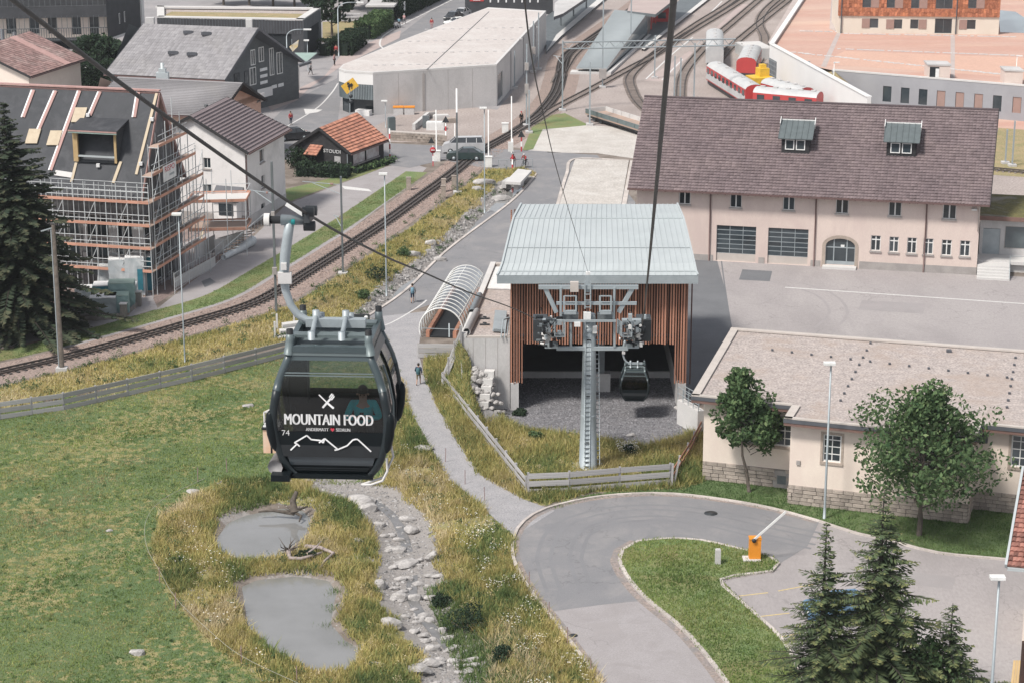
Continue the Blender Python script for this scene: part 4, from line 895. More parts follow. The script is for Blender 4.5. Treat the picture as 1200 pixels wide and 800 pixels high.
for(x0,x1,yt,yb)in((915.5,948,163,180),(1038.5,1073,167,184)):
 a0=hit(x0,yb,P_(eL,ez),nrm);a1=hit(x1,yb+.06*(x1-x0),P_(eL,ez),nrm);w_=(a1-a0).dot(u);Fd=Fac(a0,a0+u*w_);hgt=1.75
 d=MB();zb=a0.z-.1
 d.obox(Fd.pt(0,zb,0),u*w_,-n*2.3,Z*hgt);dob=d.build('dormer','wood_dark',roof)
 for s in(0,1):
  q0=w_*(.13+.39*s);win(dob,Fd,(q0,q0+w_*.33,zb+.5,zb+1.5),1,1,rev=-.06,fw=.09)
 t=MB();f0=Fd.pt(-.3,zb+hgt-.12,.45);t.slab([f0,f0+u*(w_+.6),f0+u*(w_+.6)-n*2.9+Z*1.25,f0-n*2.9+Z*1.25],.09)
 for k in range(7):q=f0+u*((w_+.6)*k/6);t.beam(q+Z*.03,q-n*2.9+Z*1.28,.04,.06)
 t.build('dormer_roof','sheet_teal',dob)
 t=MB()
 for s in(-.33,w_+.33):t.beam(Fd.pt(s,zb+hgt+.75,-1.6),Fd.pt(s,zb+hgt+1.25,-2.5),.06,.55)
 t.beam(Fd.pt(-.35,zb+hgt+1.18,-2.45),Fd.pt(w_+.35,zb+hgt+1.18,-2.45),.06,.1);t.build('flashing','white_paint',dob)
 t=MB();t.beam(Fd.pt(-.35,zb-.06,.12),Fd.pt(w_+.2,zb-.06,.12),.3,.06);t.build('apron','roof_tile_rust',dob)
B=MB();q=FF.uv(1142,245);B.box(FF.pt(q[0],q[1],.3),(.5,.4,.15),math.atan2(u.y,u.x));B.build('wall_lamp','lamp_white',gh)
B=MB();q=FF.uv(1146,240);B.tube([FF.pt(FF.L-.1,EH-.2,.1),FF.pt(FF.L-.1,4.2,.1)],.05,6);B.build('downpipe','roof_edge',gh)
st_=thing('entrance_steps','concrete steps with railing at the right corner of the pink goods house','steps',tuple(Bp),0)
for k in range(5):B=MB();B.obox(FF.pt(FF.L+.05,0,1.4-.28*k),u*3.0,-n*(1.6+.0),Z*(.2*(k+1)))if False else B.obox(FF.pt(FF.L+.05+.0*k,.2*k,1.6-.35*k),u*(3.0-.0*k),-n*(3.0-.35*k),Z*.2);B.build('step','concrete_light',st_)
B=MB()
for k in range(3):q=FF.pt(FF.L+3.0,.2+k*.4,1.5-.7*k);B.tube([q,q+Z*1.0],.03,6)
B.tube([FF.pt(FF.L+3.0,1.2,1.5),FF.pt(FF.L+3.0,2.0,.1),FF.pt(FF.L+5.5,2.1,0)],.03,6);B.build('handrail','galvanised',st_)
# ---------------------------------------------------------------- loading shed at the right edge
sh=thing('loading_shed','low shed with mossy flat roof at the right edge beside the goods house','building',tuple(G(1150,300)),0)
S0=FF.pt(FF.L+.1,0,-4.0);FS=Fac(S0,S0+u*14)
wall(sh,FS,1.0,4.6,'concrete',[(.3,1.9,1.05,3.6),(2.3,5.0,1.7,3.9),(5.2,7.9,1.7,3.9),(8.1,10.8,1.7,3.9)])
for h in((2.3,5.0,1.7,3.9),(5.2,7.9,1.7,3.9),(8.1,10.8,1.7,3.9)):win(sh,FS,h,1,1,m='plinth_grey',g='window_glass_pale')
B=MB();B.obox(FS.pt(.3,1.05,-.15),u*1.6,n*.05,Z*2.5);B.build('door','galvanised',sh)
B=MB();B.obox(FS.pt(-.2,.8,-.2),u*14,n*2.8,Z*.3);B.obox(FS.pt(4.2,0,-.2),u*.3,n*2.2,Z*.8);B.obox(FS.pt(2.6,0,1.9),u*1.8,n*.3,Z*.8);B.build('loading_dock','concrete_light',sh)
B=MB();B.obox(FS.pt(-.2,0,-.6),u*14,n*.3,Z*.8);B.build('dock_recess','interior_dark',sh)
B=MB();B.obox(FS.pt(-.1,4.6,.5),u*14,-n*10,Z*.25);B.build('roof','moss',sh)
B=MB();B.obox(FS.pt(-.1,4.5,.62),u*14,-n*.12,Z*.4);B.build('fascia','soffit_brown',sh)
# ---------------------------------------------------------------- low beige building with flat gravel roof
A1=G(823,561);A2=G(929,578);A3=G(928,590);A4=G(1133,613);dirn=(A4-A3).normalized();nn=Vector((dirn.y,-dirn.x,0))
lb_=thing('low_beige_building','long low beige building with flat gravel roof and quarried stone base','building',tuple(A1),0)
du_=dirn;A1=A1;L1=(A2-A1).dot(du_)+.05;F1=Fac(A1,A1+du_*L1)
off=(A3-A1).dot(nn);A3=A1+du_*L1+nn*off;L2=(A4-A3).dot(du_);F2=Fac(A3,A3+du_*L2)
A5=A3+du_*L2-nn*off;F3=Fac(A5,A5+du_*14);F23=Fac(A3+du_*L2,A5);F12=Fac(A1+du_*L1,A3)
PH=1.35;WH=hz(823,561,470)-.05;print('low building',L1,L2,off,WH)
def wr(F,x0,y0,x1,y1):return F.rect(x0,y0,x1,y1)
w1=[wr(F1,871,486,894,522),wr(F1,908,489,931,524)];w1=[(w1[0][0],w1[0][1],w1[1][2],w1[1][3]),(w1[1][0],min(w1[1][1],L1-.05),w1[1][2],w1[1][3])]
w2=[wr(F2,965,508,985,542)];wm=(w2[0][0]+6.3,w2[0][1]+6.3,w2[0][2],w2[0][3]);w2.append(wm)
w3=[wr(F3,1186,509,1205,548)]
wins={}
for nm,F,hs in(('a',F1,w1),('b',F2,w2),('c',F3,w3)):
 wall(lb_,F,PH,WH,'render_cream',hs)
 for h in hs:win(lb_,F,h,2,1,zs=[.28,.55,.8]if True else None,surround='sandstone',mw=.06,fw=.09,rev=.12)
wall(lb_,F23,PH,WH,'render_cream');wall(lb_,F12,PH,WH,'render_cream')
F0=Fac(A1-nn*13,A1);wall(lb_,F0,PH,WH,'render_cream')
def stone_base(parent,F,h=PH,skip=None):
 B=MB();B.obox(F.pt(0,-.1,-.3),F.u*F.L,F.n*.3,Z*(h+.1));B.build('plinth','mortar',parent)
 rows=5;rh=h/rows;rzz=math.atan2(F.u.y,F.u.x);r=random.Random(int(F.L*100))
 for i in range(rows):
  x=r.uniform(-.3,0)
  while x<F.L:
   w=r.uniform(.45,.95);a,b=max(x,0),min(x+w,F.L);x+=w
   if b-a<.12 or(skip and skip[0]<(a+b)/2<skip[1]):continue
   d=r.uniform(.05,.12);o=piece('stone',STONE,parent,Matrix.Translation(F.pt((a+b)/2,rh*(i+.5),d/2-.01))@Matrix.Rotation(rzz,4,'Z')@Matrix.Diagonal((b-a-.035,d,rh-.04,1)))
sb=bmesh.new();bmesh.ops.create_cube(sb,size=1);bmesh.ops.bevel(sb,geom=sb.edges[:],offset=.08,segments=1,affect='EDGES');STONE=bpy.data.meshes.new('stone');sb.to_mesh(STONE);sb.free()
STONE.materials.append(MATS['quarry_stone']);a_=STONE.attributes.new('rnd','FLOAT','FACE');a_.data.foreach_set('value',[.5]*len(STONE.polygons))
stone_base(lb_,F1,skip=(5.0,6.1));stone_base(lb_,F2);stone_base(lb_,F3);stone_base(lb_,F23);stone_base(lb_,F12)
B=MB();B.obox(F1.pt(4.95,0,0),F1.u*1.15,F1.n*.05,Z*1.25);B.build('cellar_window','plinth_grey',lb_);B=MB();B.obox(F1.pt(5.25,.3,.05),F1.u*.6,F1.n*.02,Z*.6);B.build('vent_grille','galv_dark',lb_)
RZ=WH+.55;e=.75
rp=[F0.pt(0,0)+nn*0-du_*e,A1-du_*e+nn*e,A1+du_*(L1-.35)+nn*e,A3+nn*e-du_*.35,A3+du_*(L2+.35)+nn*e,A5+du_*.35+nn*e,A5+du_*15+nn*e,A5+du_*15-nn*(13-off)]
bk=G(857,386,RZ);bk2=G(1200,412,RZ)
rp[0]=bk;rp[-1]=bk+(bk2-bk).normalized()*36
B=MB();B.prism([(p.x,p.y)for p in rp],RZ-.42,RZ,0);B.build('roof_deck','soffit_brown',lb_)
B=MB();B.poly([P_(p,RZ+.004)for p in rp]);gr=B.build('roof_gravel','roof_gravel',lb_)
for i in range(len(rp)-1):
 a,b=P_(rp[i],RZ+.05),P_(rp[i+1],RZ+.05);inw=Vector((-(b-a).y,(b-a).x,0)).normalized()
 if i==0:pass
 B=MB();B.obox(a,b-a,inw*(.55 if i in(0,2,4)else.3),Z*.10);B.build('roof_edge','roof_edge',lb_)
 B=MB();B.obox(a-Z*.26-inw*.04,b-a,inw*.12,Z*.24);B.build('gutter','gutter_dark',lb_)
a,b=P_(rp[-1],RZ+.05),P_(rp[0],RZ+.05);B=MB();B.obox(a,b-a,-nn*-.45,Z*.12);B.build('roof_edge','roof_edge',lb_)
B=MB()
for(p,q,k)in(((905,411),(1180,443),13),((1020,403),(985,470),9),((1190,420),(1180,478),8)):
 for i in range(k):g_=G(p[0]+(q[0]-p[0])*i/(k-1),p[1]+(q[1]-p[1])*i/(k-1),RZ);B.box(g_+Z*.08,(.16,.16,.14))
B.box(G(1112,412.5,RZ)+Z*.1,(.35,.3,.2));B.build('roof_fixings','gutter_dark',gr)
B=MB();B.box(F2.pt(.6,3.0,.04),(.25,.12,.3),math.atan2(du_.y,du_.x));B.build('wall_box','plinth_grey',lb_)
B=MB();B.box(F3.pt(.35,WH-.55,.12),(.8,.3,.55),math.atan2(du_.y,du_.x));B.build('wall_box','gutter_dark',lb_)
# ---------------------------------------------------------------- tiled roof corner of the near building at the right edge
nr=thing('near_tiled_roof','corner of a red tiled roof with pale metal edge at the right border','roof',tuple(G(1182,664)),0)
q0=G(1180,663,5.0);q1=G(1200,548,8.5);ax=Vector((q0.x,q0.y,5.0));
tl=hit(1200,545,ax,Vector((1,-.15,0)));tl=Vector((ax.x+1.3,ax.y+7.0,9.2));px_=None
def solve_z(px,py,y):d=ray(px,py);t=y/d.y;return Vector((d.x*t,y,CAM_H+d.z*t))
tl=solve_z(1200,548,ax.y+6.5);eU=Vector((1,-.25,0)).normalized()
B=MB();B.slab([ax,ax+eU*8,tl+eU*8,tl],.25,0,1);rr=B.build('roof',['roof_tile_rust','soffit_brown'],nr)
mat('roof_tile_red',(.30,.14,.11),(.22,.11,.09),.8,.85,var=.45)
tiles(rr,[ax+Z*.01,ax+eU*8+Z*.01,tl+eU*8+Z*.01,tl+Z*.01],.36,.26,'roof_tile_red',lift=.10)
B=MB();B.beam(ax-eU*.06,tl-eU*.06,.14,.3);B.build('verge_trim','roof_metal',nr);B=MB();B.beam(ax-Vector((0,.12,.1)),ax+eU*8-Vector((0,.12,.1)),.18,.16);B.build('gutter','roof_metal',nr)
B=MB();c0=ax+eU*5.4+Vector((0,3.2,-2.9));B.box(c0,(7,5.5,5.0),math.atan2(eU.y,eU.x));B.build('wall','render_cream',nr)
tp_=G(1197,815);B=MB();B.box(tp_+Z*1.6,(.3,.3,3.2));B.build('timber_post','larch_dark',label='brown timber post at the bottom right corner of the car park',cat='post',origin=tp_)
for k in range(4):a=G(1186+k*3,800);B=MB();B.beam(a,a+Vector((.25,.8,1.0)),.12,.05);B.build('board','wood_new',label=['first','second','third','fourth'][k]+' pale board from the left leaning at the bottom right corner post',cat='board',origin=a)
# ---------------------------------------------------------------- gondola valley station
YF=156.3
stn=thing('gondola_station','gondola valley station with curved metal roof and red timber slat front','building',(6.5,YF,0),0)
xl,xr=-.13,13.2;EZ=10.75;OPZ=5.2
fx=Fac((xl,YF,0),(xr,YF,0))
SBZ=2.15
B=MB()
for(a,b,z0)in((0.02,.75,SBZ+.1),(.75,fx.L-.75,OPZ+.1),(fx.L-.75,fx.L-.02,SBZ+.1)):B.obox(fx.pt(a,z0,-.35),fx.u*(b-a),-fx.n*.1,Z*(EZ-z0))
B.build('wall','larch_dark',stn)
nsl=66;r=random.Random(3)
for i in range(nsl):
 x=.07+(fx.L-.14)*i/(nsl-1);side=x<.95 or x>fx.L-.95
 z0=(SBZ+r.uniform(-.02,.02))if side else OPZ;d=r.choice((.0,.0,.08,.14,-.1));w=.085 if r.random()<.7 else.13
 blk('slat',stn,fx.pt(x,(z0+EZ)/2,-.1+d),(w,.12,EZ-z0),0,'larch_red')
for zz in(OPZ+.25,7.0,8.9):B=MB();B.obox(fx.pt(.1,zz,-.28),fx.u*(fx.L-.2),fx.n*.06,Z*.1);B.build('batten','larch_dark',stn)
for(x,sg)in((xl,-1),(xr,1)):
 B=MB();B.obox((x-sg*.3,YF+.3,3.0),(sg*-.15,0,0),(0,21,0),(0,0,EZ-3.1));B.build('side_wall','larch_dark',stn)
 for i in range(30):blk('slat',stn,(x-sg*.08,YF+.3+i*.7,(SBZ+EZ)/2+(0 if i<2 else.6)),(.12,.14,EZ-SBZ-(0 if i<2 else 1.2)),0,'larch_red')
 B=MB();B.obox((x-sg*.02,YF-.05,-.3),(-sg*.62,0,0),(0,21,0),(0,0,SBZ+.28));B.build('concrete_pier','concrete',stn)
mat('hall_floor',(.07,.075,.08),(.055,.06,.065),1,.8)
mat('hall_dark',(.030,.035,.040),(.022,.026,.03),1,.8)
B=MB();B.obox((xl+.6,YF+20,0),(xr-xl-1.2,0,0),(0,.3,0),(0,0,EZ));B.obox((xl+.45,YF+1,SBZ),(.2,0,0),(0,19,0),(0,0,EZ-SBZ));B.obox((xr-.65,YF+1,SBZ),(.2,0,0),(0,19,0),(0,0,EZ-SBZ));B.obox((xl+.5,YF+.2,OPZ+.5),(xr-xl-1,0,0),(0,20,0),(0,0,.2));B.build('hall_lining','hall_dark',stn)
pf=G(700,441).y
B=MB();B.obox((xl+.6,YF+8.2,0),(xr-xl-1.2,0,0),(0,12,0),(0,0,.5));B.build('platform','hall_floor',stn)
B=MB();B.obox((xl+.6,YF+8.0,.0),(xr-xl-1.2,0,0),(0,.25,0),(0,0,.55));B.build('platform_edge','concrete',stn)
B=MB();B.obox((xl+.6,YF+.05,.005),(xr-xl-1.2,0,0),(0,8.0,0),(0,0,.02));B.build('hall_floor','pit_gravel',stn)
g_=G(706,459);B=MB();B.box((g_.x,g_.y+.4,.75),(1.2,.9,1.5));B.build('concrete_block','concrete',stn)
B=MB();B.box((g_.x-.1,g_.y+.5,3.6),(.5,.6,4.2));B.build('steel_column','galv_dark',stn)
prof=[(YF-1.15,10.85,-1.10,13.78),(YF-.7,11.0,-.95,13.68),(YF+.1,11.45,-.72,13.6),(YF+2.4,12.05,-.45,13.5),(YF+4.6,12.6,-.2,13.4),(YF+7.3,13.15,.1,13.3),(YF+10.6,13.55,.72,13.05),(YF+13,12.9,.7,13.1),(YF+17,11.5,.3,13.3),(YF+21,9.8,0,13.5)]
ptc=G(816,314,10.9)
B=MB()
for(y0,z0,a0,b0),(y1,z1,a1,b1)in zip(prof,prof[1:]):B.slab([(a0,y0,z0),(b0,y0,z0),(b1,y1,z1),(a1,y1,z1)],.22,0,1)
rf=B.build('roof',['roof_metal','galv_dark'],stn)
B=MB()
for k in range(34):
 t=k/33
 for(y0,z0,a0,b0),(y1,z1,a1,b1)in zip(prof,prof[1:]):B.beam((a0+(b0-a0)*t,y0,z0+.02),(a1+(b1-a1)*t,y1,z1+.02),.03,.045)
B.build('standing_seams','roof_metal',rf)
B=MB()
for i,w in((1,.1),(5,.08),(3,.02)):
 y,z,a,b=prof[i];B.beam((a,y,z+.04),(b,y,z+.04),.08,w)
for(a_,sgn)in((2,0),(3,0)):
 for(p0,p1)in zip(prof[:7],prof[1:7]):B.beam((p0[a_],p0[0],p0[1]+.05),(p1[a_],p1[0],p1[1]+.05),.14,.14)
B.build('seam_cover','roof_metal',rf)
y,z,a,b=prof[0]
B=MB();B.obox((a-.02,y-.06,z-.62),(b-a+.04,0,0),(0,.3,0),(0,0,.58));B.build('fascia','galvanised',rf)
B=MB();B.obox((xl-.3,YF-.85,EZ-.45),(xr-xl+.6,0,0),(0,1.0,0),(0,0,.12));B.build('soffit','larch_dark',rf)
B=MB();B.tube([(xr+.25,YF-.2,EZ-.6),(xr+.25,YF-.2,SBZ)],.06,6);B.build('downpipe','pipe_brown',stn)
# ---------------------------------------------------------------- concrete annex with gravel roof and things lying on it
AZ=hz(600,482,398);a0=G(540,398,AZ);a1=Vector((xl-.03,YF+.2,0));an=thing('station_annex','low concrete annex with gravel roof left of the station','building',(a0.x,a0.y,0),0)
b0=G(575,311,AZ);b1=Vector((xl-.03,b0.y,0));fr=[Vector((a0.x,YF+.2,0)),a1,b1,Vector((b0.x,b0.y,0))]
B=MB();B.prism([(p.x,p.y)for p in fr],-.3,AZ-.05,0);B.build('wall','concrete',an)
for k in range(1,4):B=MB();xx=fr[0].x+(a1.x-fr[0].x)*k/4;B.box((xx,YF+.198,AZ/2),(.03,.02,AZ-.2));B.build('wall_joint','plinth_grey',an)
B=MB();B.poly([P_(p,AZ)for p in fr]);B.build('roof_gravel','roof_gravel',an)
B=MB();B.obox(P_(fr[0],AZ-.04),P_(fr[3],0)-P_(fr[0],0),(.45,0,0),(0,0,.35));B.build('parapet','concrete_light',an)
B=MB();B.obox((fr[0].x+.4,YF+.2,AZ-.04),(a1.x-fr[0].x-.4,0,0),(0,.25,0),(0,0,.14));B.obox((b0.x+.3,b0.y-.5,AZ-.04),(b1.x-b0.x-.3,0,0),(0,.5,0),(0,0,.3));B.build('parapet','roof_edge',an)
def onr(px,py):return G(px,py,AZ+.02)
q=[onr(580,314),onr(600,314),onr(600,340),onr(571,339)];B=MB();B.slab([p+Z*.1 for p in q],.08);tag(B.build('roof_slab','white_paint',label='white board lying on the annex roof beside the timber front',cat='board',origin=q[3]),None)
for(p,q2,rr_,l,m_)in(((547,393),(559,369),.28,'long white plastic pipe lying on the annex roof','concrete_light'),((553,370),(562,350),.27,'grey pipe half hidden against the annex parapet','galvanised')):
 B=MB();s,e_=onr(*p)+Z*rr_,onr(*q2)+Z*rr_;B.tube([s,e_],rr_,14);B.tube([s-(e_-s).normalized()*.006,s],rr_*.85,14,m=1);B.build('pipe',[m_,'interior_dark'],origin=s,label=l,cat='pipe')
B=MB();c0=onr(585,383);
for k in range(4):B.slab([onr(577+k*.5,390-k*0)+Z*(.15+.06*k),onr(592,391)+Z*(.15+.06*k),onr(594,369)+Z*(.15+.06*k),onr(580,368)+Z*(.15+.06*k)],.03)
B.build('sheet_stack','galvanised',origin=c0,label='stack of corrugated metal sheets on the annex roof',cat='metal sheets')
lad=thing('trestle','small metal trestle leaning beside the sheet stack on the annex roof','trestle',tuple(onr(590,396)))
for k,(x,y)in enumerate(((587,396),(591,396),(594,394))):rod('leg',lad,onr(x,y),onr(x+1,y)+Vector((.1,.5,1.3)),.05,'galvanised')
B=MB();B.beam(onr(588,396)+Vector((.1,.5,1.3)),onr(595,394)+Vector((.1,.5,1.3)),.15,.1);B.build('top_rail','galvanised',lad)
for k,(x,y,l)in enumerate(((568,374,'upper'),(568,381,'lower'))):
 t=thing('support_bar',f'{l} one of the two dark metal bars lying on the annex roof gravel','metal bar',tuple(onr(x,y)));board('bar',t,onr(562,y)+Z*.06,onr(574,y)+Z*.06,.1,.1,'dark_metal');board('clip',t,onr(566,y-1.5)+Z*.1,onr(570,y-1)+Z*.1,.12,.08,'dark_metal')
def wallrock(x,y,z,w,h,l):
 g0=G(x,y,z)if x>700 else yz(x,y,156.0-max(0,(y-430))*.033-(590-x)*.012+.25);dep=g0.y*_c+(CAM_H-z)*_s;w_=w/FPX*dep/2;o=bpy.data.objects.new('retaining_rock',ROCKS[random.randrange(7)]);COL.objects.link(o);o.location=g0;o.scale=(w_,w_*.9,h/FPX*dep/2*1.1);o.rotation_euler=(0,0,random.uniform(-.4,.4));tag(o,l,'rock','rocks of the retaining banks beside the station')
k=0
for(x,y,z,w,h)in[(557,431,1.4,8,9),(556,443,1.3,9,14),(554,456,1.0,8,14),(556,468,.7,9,12),(561,480,.5,9,10),(566,488,.3,9,8),(572,494,.2,9,7),(568,441,1.6,6,6),(572,445,1.6,6,12),(570,457,1.2,6,14),(567,470,.9,7,12),(578,450,1.3,8,10),(578,462,1.0,8,10),(582,472,.7,9,9),(576,478,.5,9,8),(585,482,.4,8,8),(580,488,.3,9,8),(588,489,.2,8,7),(574,466,.8,8,9),(584,462,.8,7,8),(559,436,0,8,8),(563,446,0,7,9),(564,460,0,7,8),(573,484,0,8,7),(590,482,0,6,6),(578,494,0,7,6),(587,472,0,7,8),(592,490,0,7,6),(571,474,0,6,8),(581,482,0,7,7),(566,478,0,7,8),(562,470,0,7,9),(567,452,0,6,8),(576,455,0,6,7),(797,470,1.5,8,9),(803,478,1.2,11,10),(811,486,.8,12,10),(799,484,.7,9,9),(807,493,.4,13,8),(793,478,.9,8,9),(817,496,.4,8,7)]:
 k+=1;sd_='left pier' if x<700 else 'right pier';wallrock(x,y,z,w,h,f"rough quarry rock {'high' if y < 452 else 'in the middle' if y < 472 else 'low'} in the retaining bank by the {sd_}, {'outer' if x < 560 or x > 808 else 'inner' if x < 576 or x > 800 else 'innermost'} side")
for i in range(5):q=MB();so_=yz(567-1.6*i,442+9*i,155.6-.3*i);q.obox(so_,(.75,-.1,0),(.1,.6,0),(0,0,.5));q.build('stair_block','concrete_light',origin=so_,label=['topmost','second','third','fourth','lowest'][i]+' pale stone step block in the bank left of the station pier',cat='step',group='stone steps beside the annex')
B=MB();pts=[(548,402,4.6),(560,404,4.4),(570,440,1.8),(590,478,.1),(592,492,0),(572,498,0),(545,470,.2),(540,440,.5),(540,404,3.0)]
mat('bank_grass',(.22,.24,.10),(.30,.27,.12),.5,.95,fine=.35,bscale=7,bump=.8)
bk_=[yz(538,400,156.25),yz(548,413,156.25),yz(553,430,156.2),yz(553,464,154.9),yz(560,490,154.0),G(570,502),G(560,507),G(518,456,.1),G(526,430,2.0)]
rb_=[yz(552,428,156.25),yz(580,480,156.25),G(596,492),G(572,502),yz(558,490,154.0),yz(551,464,154.9)];B=MB();cr0=sum(rb_,Vector())/6
for i in range(6):B.poly([rb_[i],rb_[(i+1)%6],cr0])
B.build('rock_bank','stone_dark',kind='structure')
cb0=yz(545,437,155.9);B=MB();N_=len(bk_)
for i in range(N_):B.poly([bk_[i],bk_[(i+1)%N_],cb0])
B.build('grass_bank','bank_grass',kind='structure')
r_b=np.random.default_rng(77);Pb=[]
for i in range(N_):
 a,b=np.array(bk_[i]),np.array(bk_[(i+1)%N_]);ar_=np.linalg.norm(np.cross(a-np.array(cb0),b-np.array(cb0)))/2;m_=int(ar_*110);s,t_=r_b.uniform(0,1,m_),r_b.uniform(0,1,m_);f_=s+t_>1;s[f_],t_[f_]=1-s[f_],1-t_[f_]
 Pb.append(np.array(cb0)+s[:,None]*(a-np.array(cb0))+t_[:,None]*(b-np.array(cb0)))
Pb=np.concatenate(Pb);hb=r_b.uniform(.15,.5,len(Pb));an_=r_b.uniform(0,6.28,len(Pb));Vb=np.empty((len(Pb),3,3));ox=np.column_stack([np.cos(an_),np.sin(an_),an_*0])*.035
Vb[:,0]=Pb-ox;Vb[:,1]=Pb+ox;Vb[:,2]=Pb+np.column_stack([r_b.normal(0,.15,len(Pb)),r_b.normal(0,.15,len(Pb)),hb]);npmesh('tall_grass',Vb.reshape(-1,3),np.arange(len(Pb)*3).reshape(-1,3),'tall_blades',r_b.uniform(0,.7,len(Pb)),kind='stuff',label='grass on the steep bank against the concrete annex',cat='grass')
rq2=random.Random(8)
for k2 in range(44):t_=rq2.random();x=555+6*t_+rq2.uniform(0,30)*(.4+.6*t_);sz_=rq2.uniform(6,11);wallrock(x,432+62*t_,0,sz_,rq2.uniform(6,10),f"{'small' if sz_ < 7.7 else 'middling' if sz_ < 9.4 else 'large'} rough rock {'near the fence side' if x < 566 else 'beside the stone steps' if x < 576 else 'near the concrete pier'} {'high up' if t_ < .33 else 'halfway down' if t_ < .66 else 'at the foot'} in the left retaining bank")
rw=thing('ramp_wall','pale concrete ramp wall with metal railing right of the station','wall',tuple(G(826,500)))
p0,p1=G(802,465,2.0),G(826,485,1.6);B=MB();d_=p1-p0;sd_=Vector((d_.y,-d_.x,0)).normalized();B.obox(Vector((p0.x,p0.y,-.1)),Vector((d_.x,d_.y,0)),sd_*.6,Z*2.0);B.build('wall','concrete_light',rw)
for s in(-.25,.25):
 for k in range(5):q=p0.lerp(p1,k/4)+sd_*(.3+s);q.z=1.9;rod('post',rw,q,q+Z*1.0,.03,'galvanised')
 for hh in(.5,1.0):a,b=p0+sd_*(.3+s),p1+sd_*(.3+s);a.z=b.z=1.9+hh;rod('rail',rw,a,b,.03,'galvanised')
# ---------------------------------------------------------------- glass tunnel of the covered ramp
tn=thing('arched_tunnel','arched transparent tunnel over a sunken ramp left of the station','tunnel',tuple(G(515,395)))
mat('poly_clear',(.8,.82,.82),None,2,.3)
glassmat('tunnel_glass',(.80,.83,.83),.05)
f0,f1=G(489,394),G(545,398);b0_,b1_=G(527,345),G(561,352)
c0=(f0+f1)/2;R0=(f1-f0).length/2;cb=(b0_+b1_)/2;axd=(cb-c0);axd.z=0
c1=c0+axd.normalized()*14.5;sdv=Vector((axd.y,-axd.x,0)).normalized();NH=15;R0=1.85
g_=MB()
for i in range(NH):
 c=c0.lerp(c1,i/(NH-1));pts=[c+sdv*R0*math.cos(t)+Z*(.75+R0*math.sin(t))for t in[math.radians(-25+230*k/18)for k in range(19)]]
 B=MB();B.tube(pts,.045 if i else.07,6);B.build('hoop','white_paint',tn)
 if i:
  for k in range(18):g_.poly([prev[k],prev[k+1],pts[k+1],pts[k]])
 prev=pts
g_.build('glazing','tunnel_glass',tn)
for t in(35,90,145):q=sdv*R0*math.cos(math.radians(t))+Z*(.75+R0*math.sin(math.radians(t)));rod('purlin',tn,c0+q,c1+q,.03,'white_paint')
B=MB();B.obox(c0-sdv*1.0+Z*.03,sdv*2.0,c1-c0,Z*.12);B.build('belt','black_rubber',tn)
for s in(-1,1):B=MB();B.obox(c0+sdv*s*1.15-sdv*.15+Z*.02,sdv*.3,c1-c0,Z*.55);B.build('side_board','larch_red',tn)
B=MB();B.tube([c0+sdv*.7+Z*.1,c0+sdv*.7+Z*1.3],.06,6);B.beam(c0-sdv*R0+Z*.8,c0+sdv*R0+Z*.8,.05,.05);B.build('barrier','galvanised',tn)
# ---------------------------------------------------------------- lift tower
TX,TY=5.31,142.5
tw=thing('lift_tower','grey steel lift tower with crossarms and sheave assemblies in front of the station','lift tower',(TX,TY,0))
def TP(px,py,dy=0.0):d=ray(px,py);t=(TY+dy)/d.y;return Vector((d.x*t,TY+dy,CAM_H+d.z*t))
B=MB();B.box((TX,TY,.1),(2.2,2.2,.5));B.build('foundation','concrete',tw)
B=MB();topz=TP(690,368).z
B.tube([(TX,TY,.3),(TX,TY,4),(TX,TY,8),(TX,TY,topz)],[.64,.55,.47,.40],20);B.build('pole','galvanised',tw)
for k,zf in enumerate((.4,4.2,8.0)):B=MB();B.tube([(TX,TY,zf),(TX,TY,zf+.12)],.66-.055*zf*.5,20);B.build('flange','galvanised',tw)
for(ox,oy)in((-.12,-.75),(.62,-.25)):
 ld=MB()
 for s in(-.19,.19):ld.tube([(TX+ox+s,TY+oy+.08,.6),(TX+ox*.7+s,TY+oy+.38,topz-.2)],.028,5)
 k=.7
 while k<topz-.3:
  f_=(k-.6)/(topz-.8);xx=TX+ox+(ox*.7-ox)*f_;yy=TY+oy+.08+.30*f_;ld.tube([(xx-.19,yy,k),(xx+.19,yy,k)],.035,5);k+=.33
 ld.build('ladder','galvanised',tw)
for k,py in enumerate((515,461,437,396)):q=TP(689,py);B=MB();B.box((TX-.05,TY-.64+q.z*.02,q.z),(.28,.04,.1));B.build('sign_plate','dark_metal',tw)
def tbeam(name,x0,y0,x1,y1,w,dy=0.0,m='galvanised'):
 return board(name,tw,TP(x0,y0,dy),TP(x1,y1,dy),w,w,m)
tbeam('crossarm',631,336.5,748,336.5,.26,-.5);tbeam('crossarm',652,355.5,746,355.5,.2,-.5);tbeam('crossarm',652,408,736,408,.24,-.3);tbeam('crossarm',656,376,722,376,.14,-.9)
tbeam('brace',639,338,652,366,.28,-.4);tbeam('brace',741,338,725,366,.28,-.4)
for x in(657,720):tbeam('post',x,337,x-1 if x>690 else x,377,.15,-.7);tbeam('post',x+12 if x<690 else x,378,x+12 if x<690 else x,406,.16,-.4)
tbeam('rail',685.5,330,685.5,362,.09,-.7);tbeam('rail',692,330,692,362,.09,-.7);tbeam('mast',689,322,689,342,.32,-.3)
for y in(345,352,360):tbeam('rung',685.5,y,692,y,.05,-.75)
B=MB();B.box(TP(689,321,-.3),(.3,.3,.28));B.build('mast_head','white_paint',tw)
B=MB();B.box(TP(673,336,-.8),(.56,.3,.68));B.build('control_box','roof_edge',tw);B=MB();B.box(TP(676.5,380,-1.0),(.42,.2,.3));B.build('number_plate','white_paint',tw)
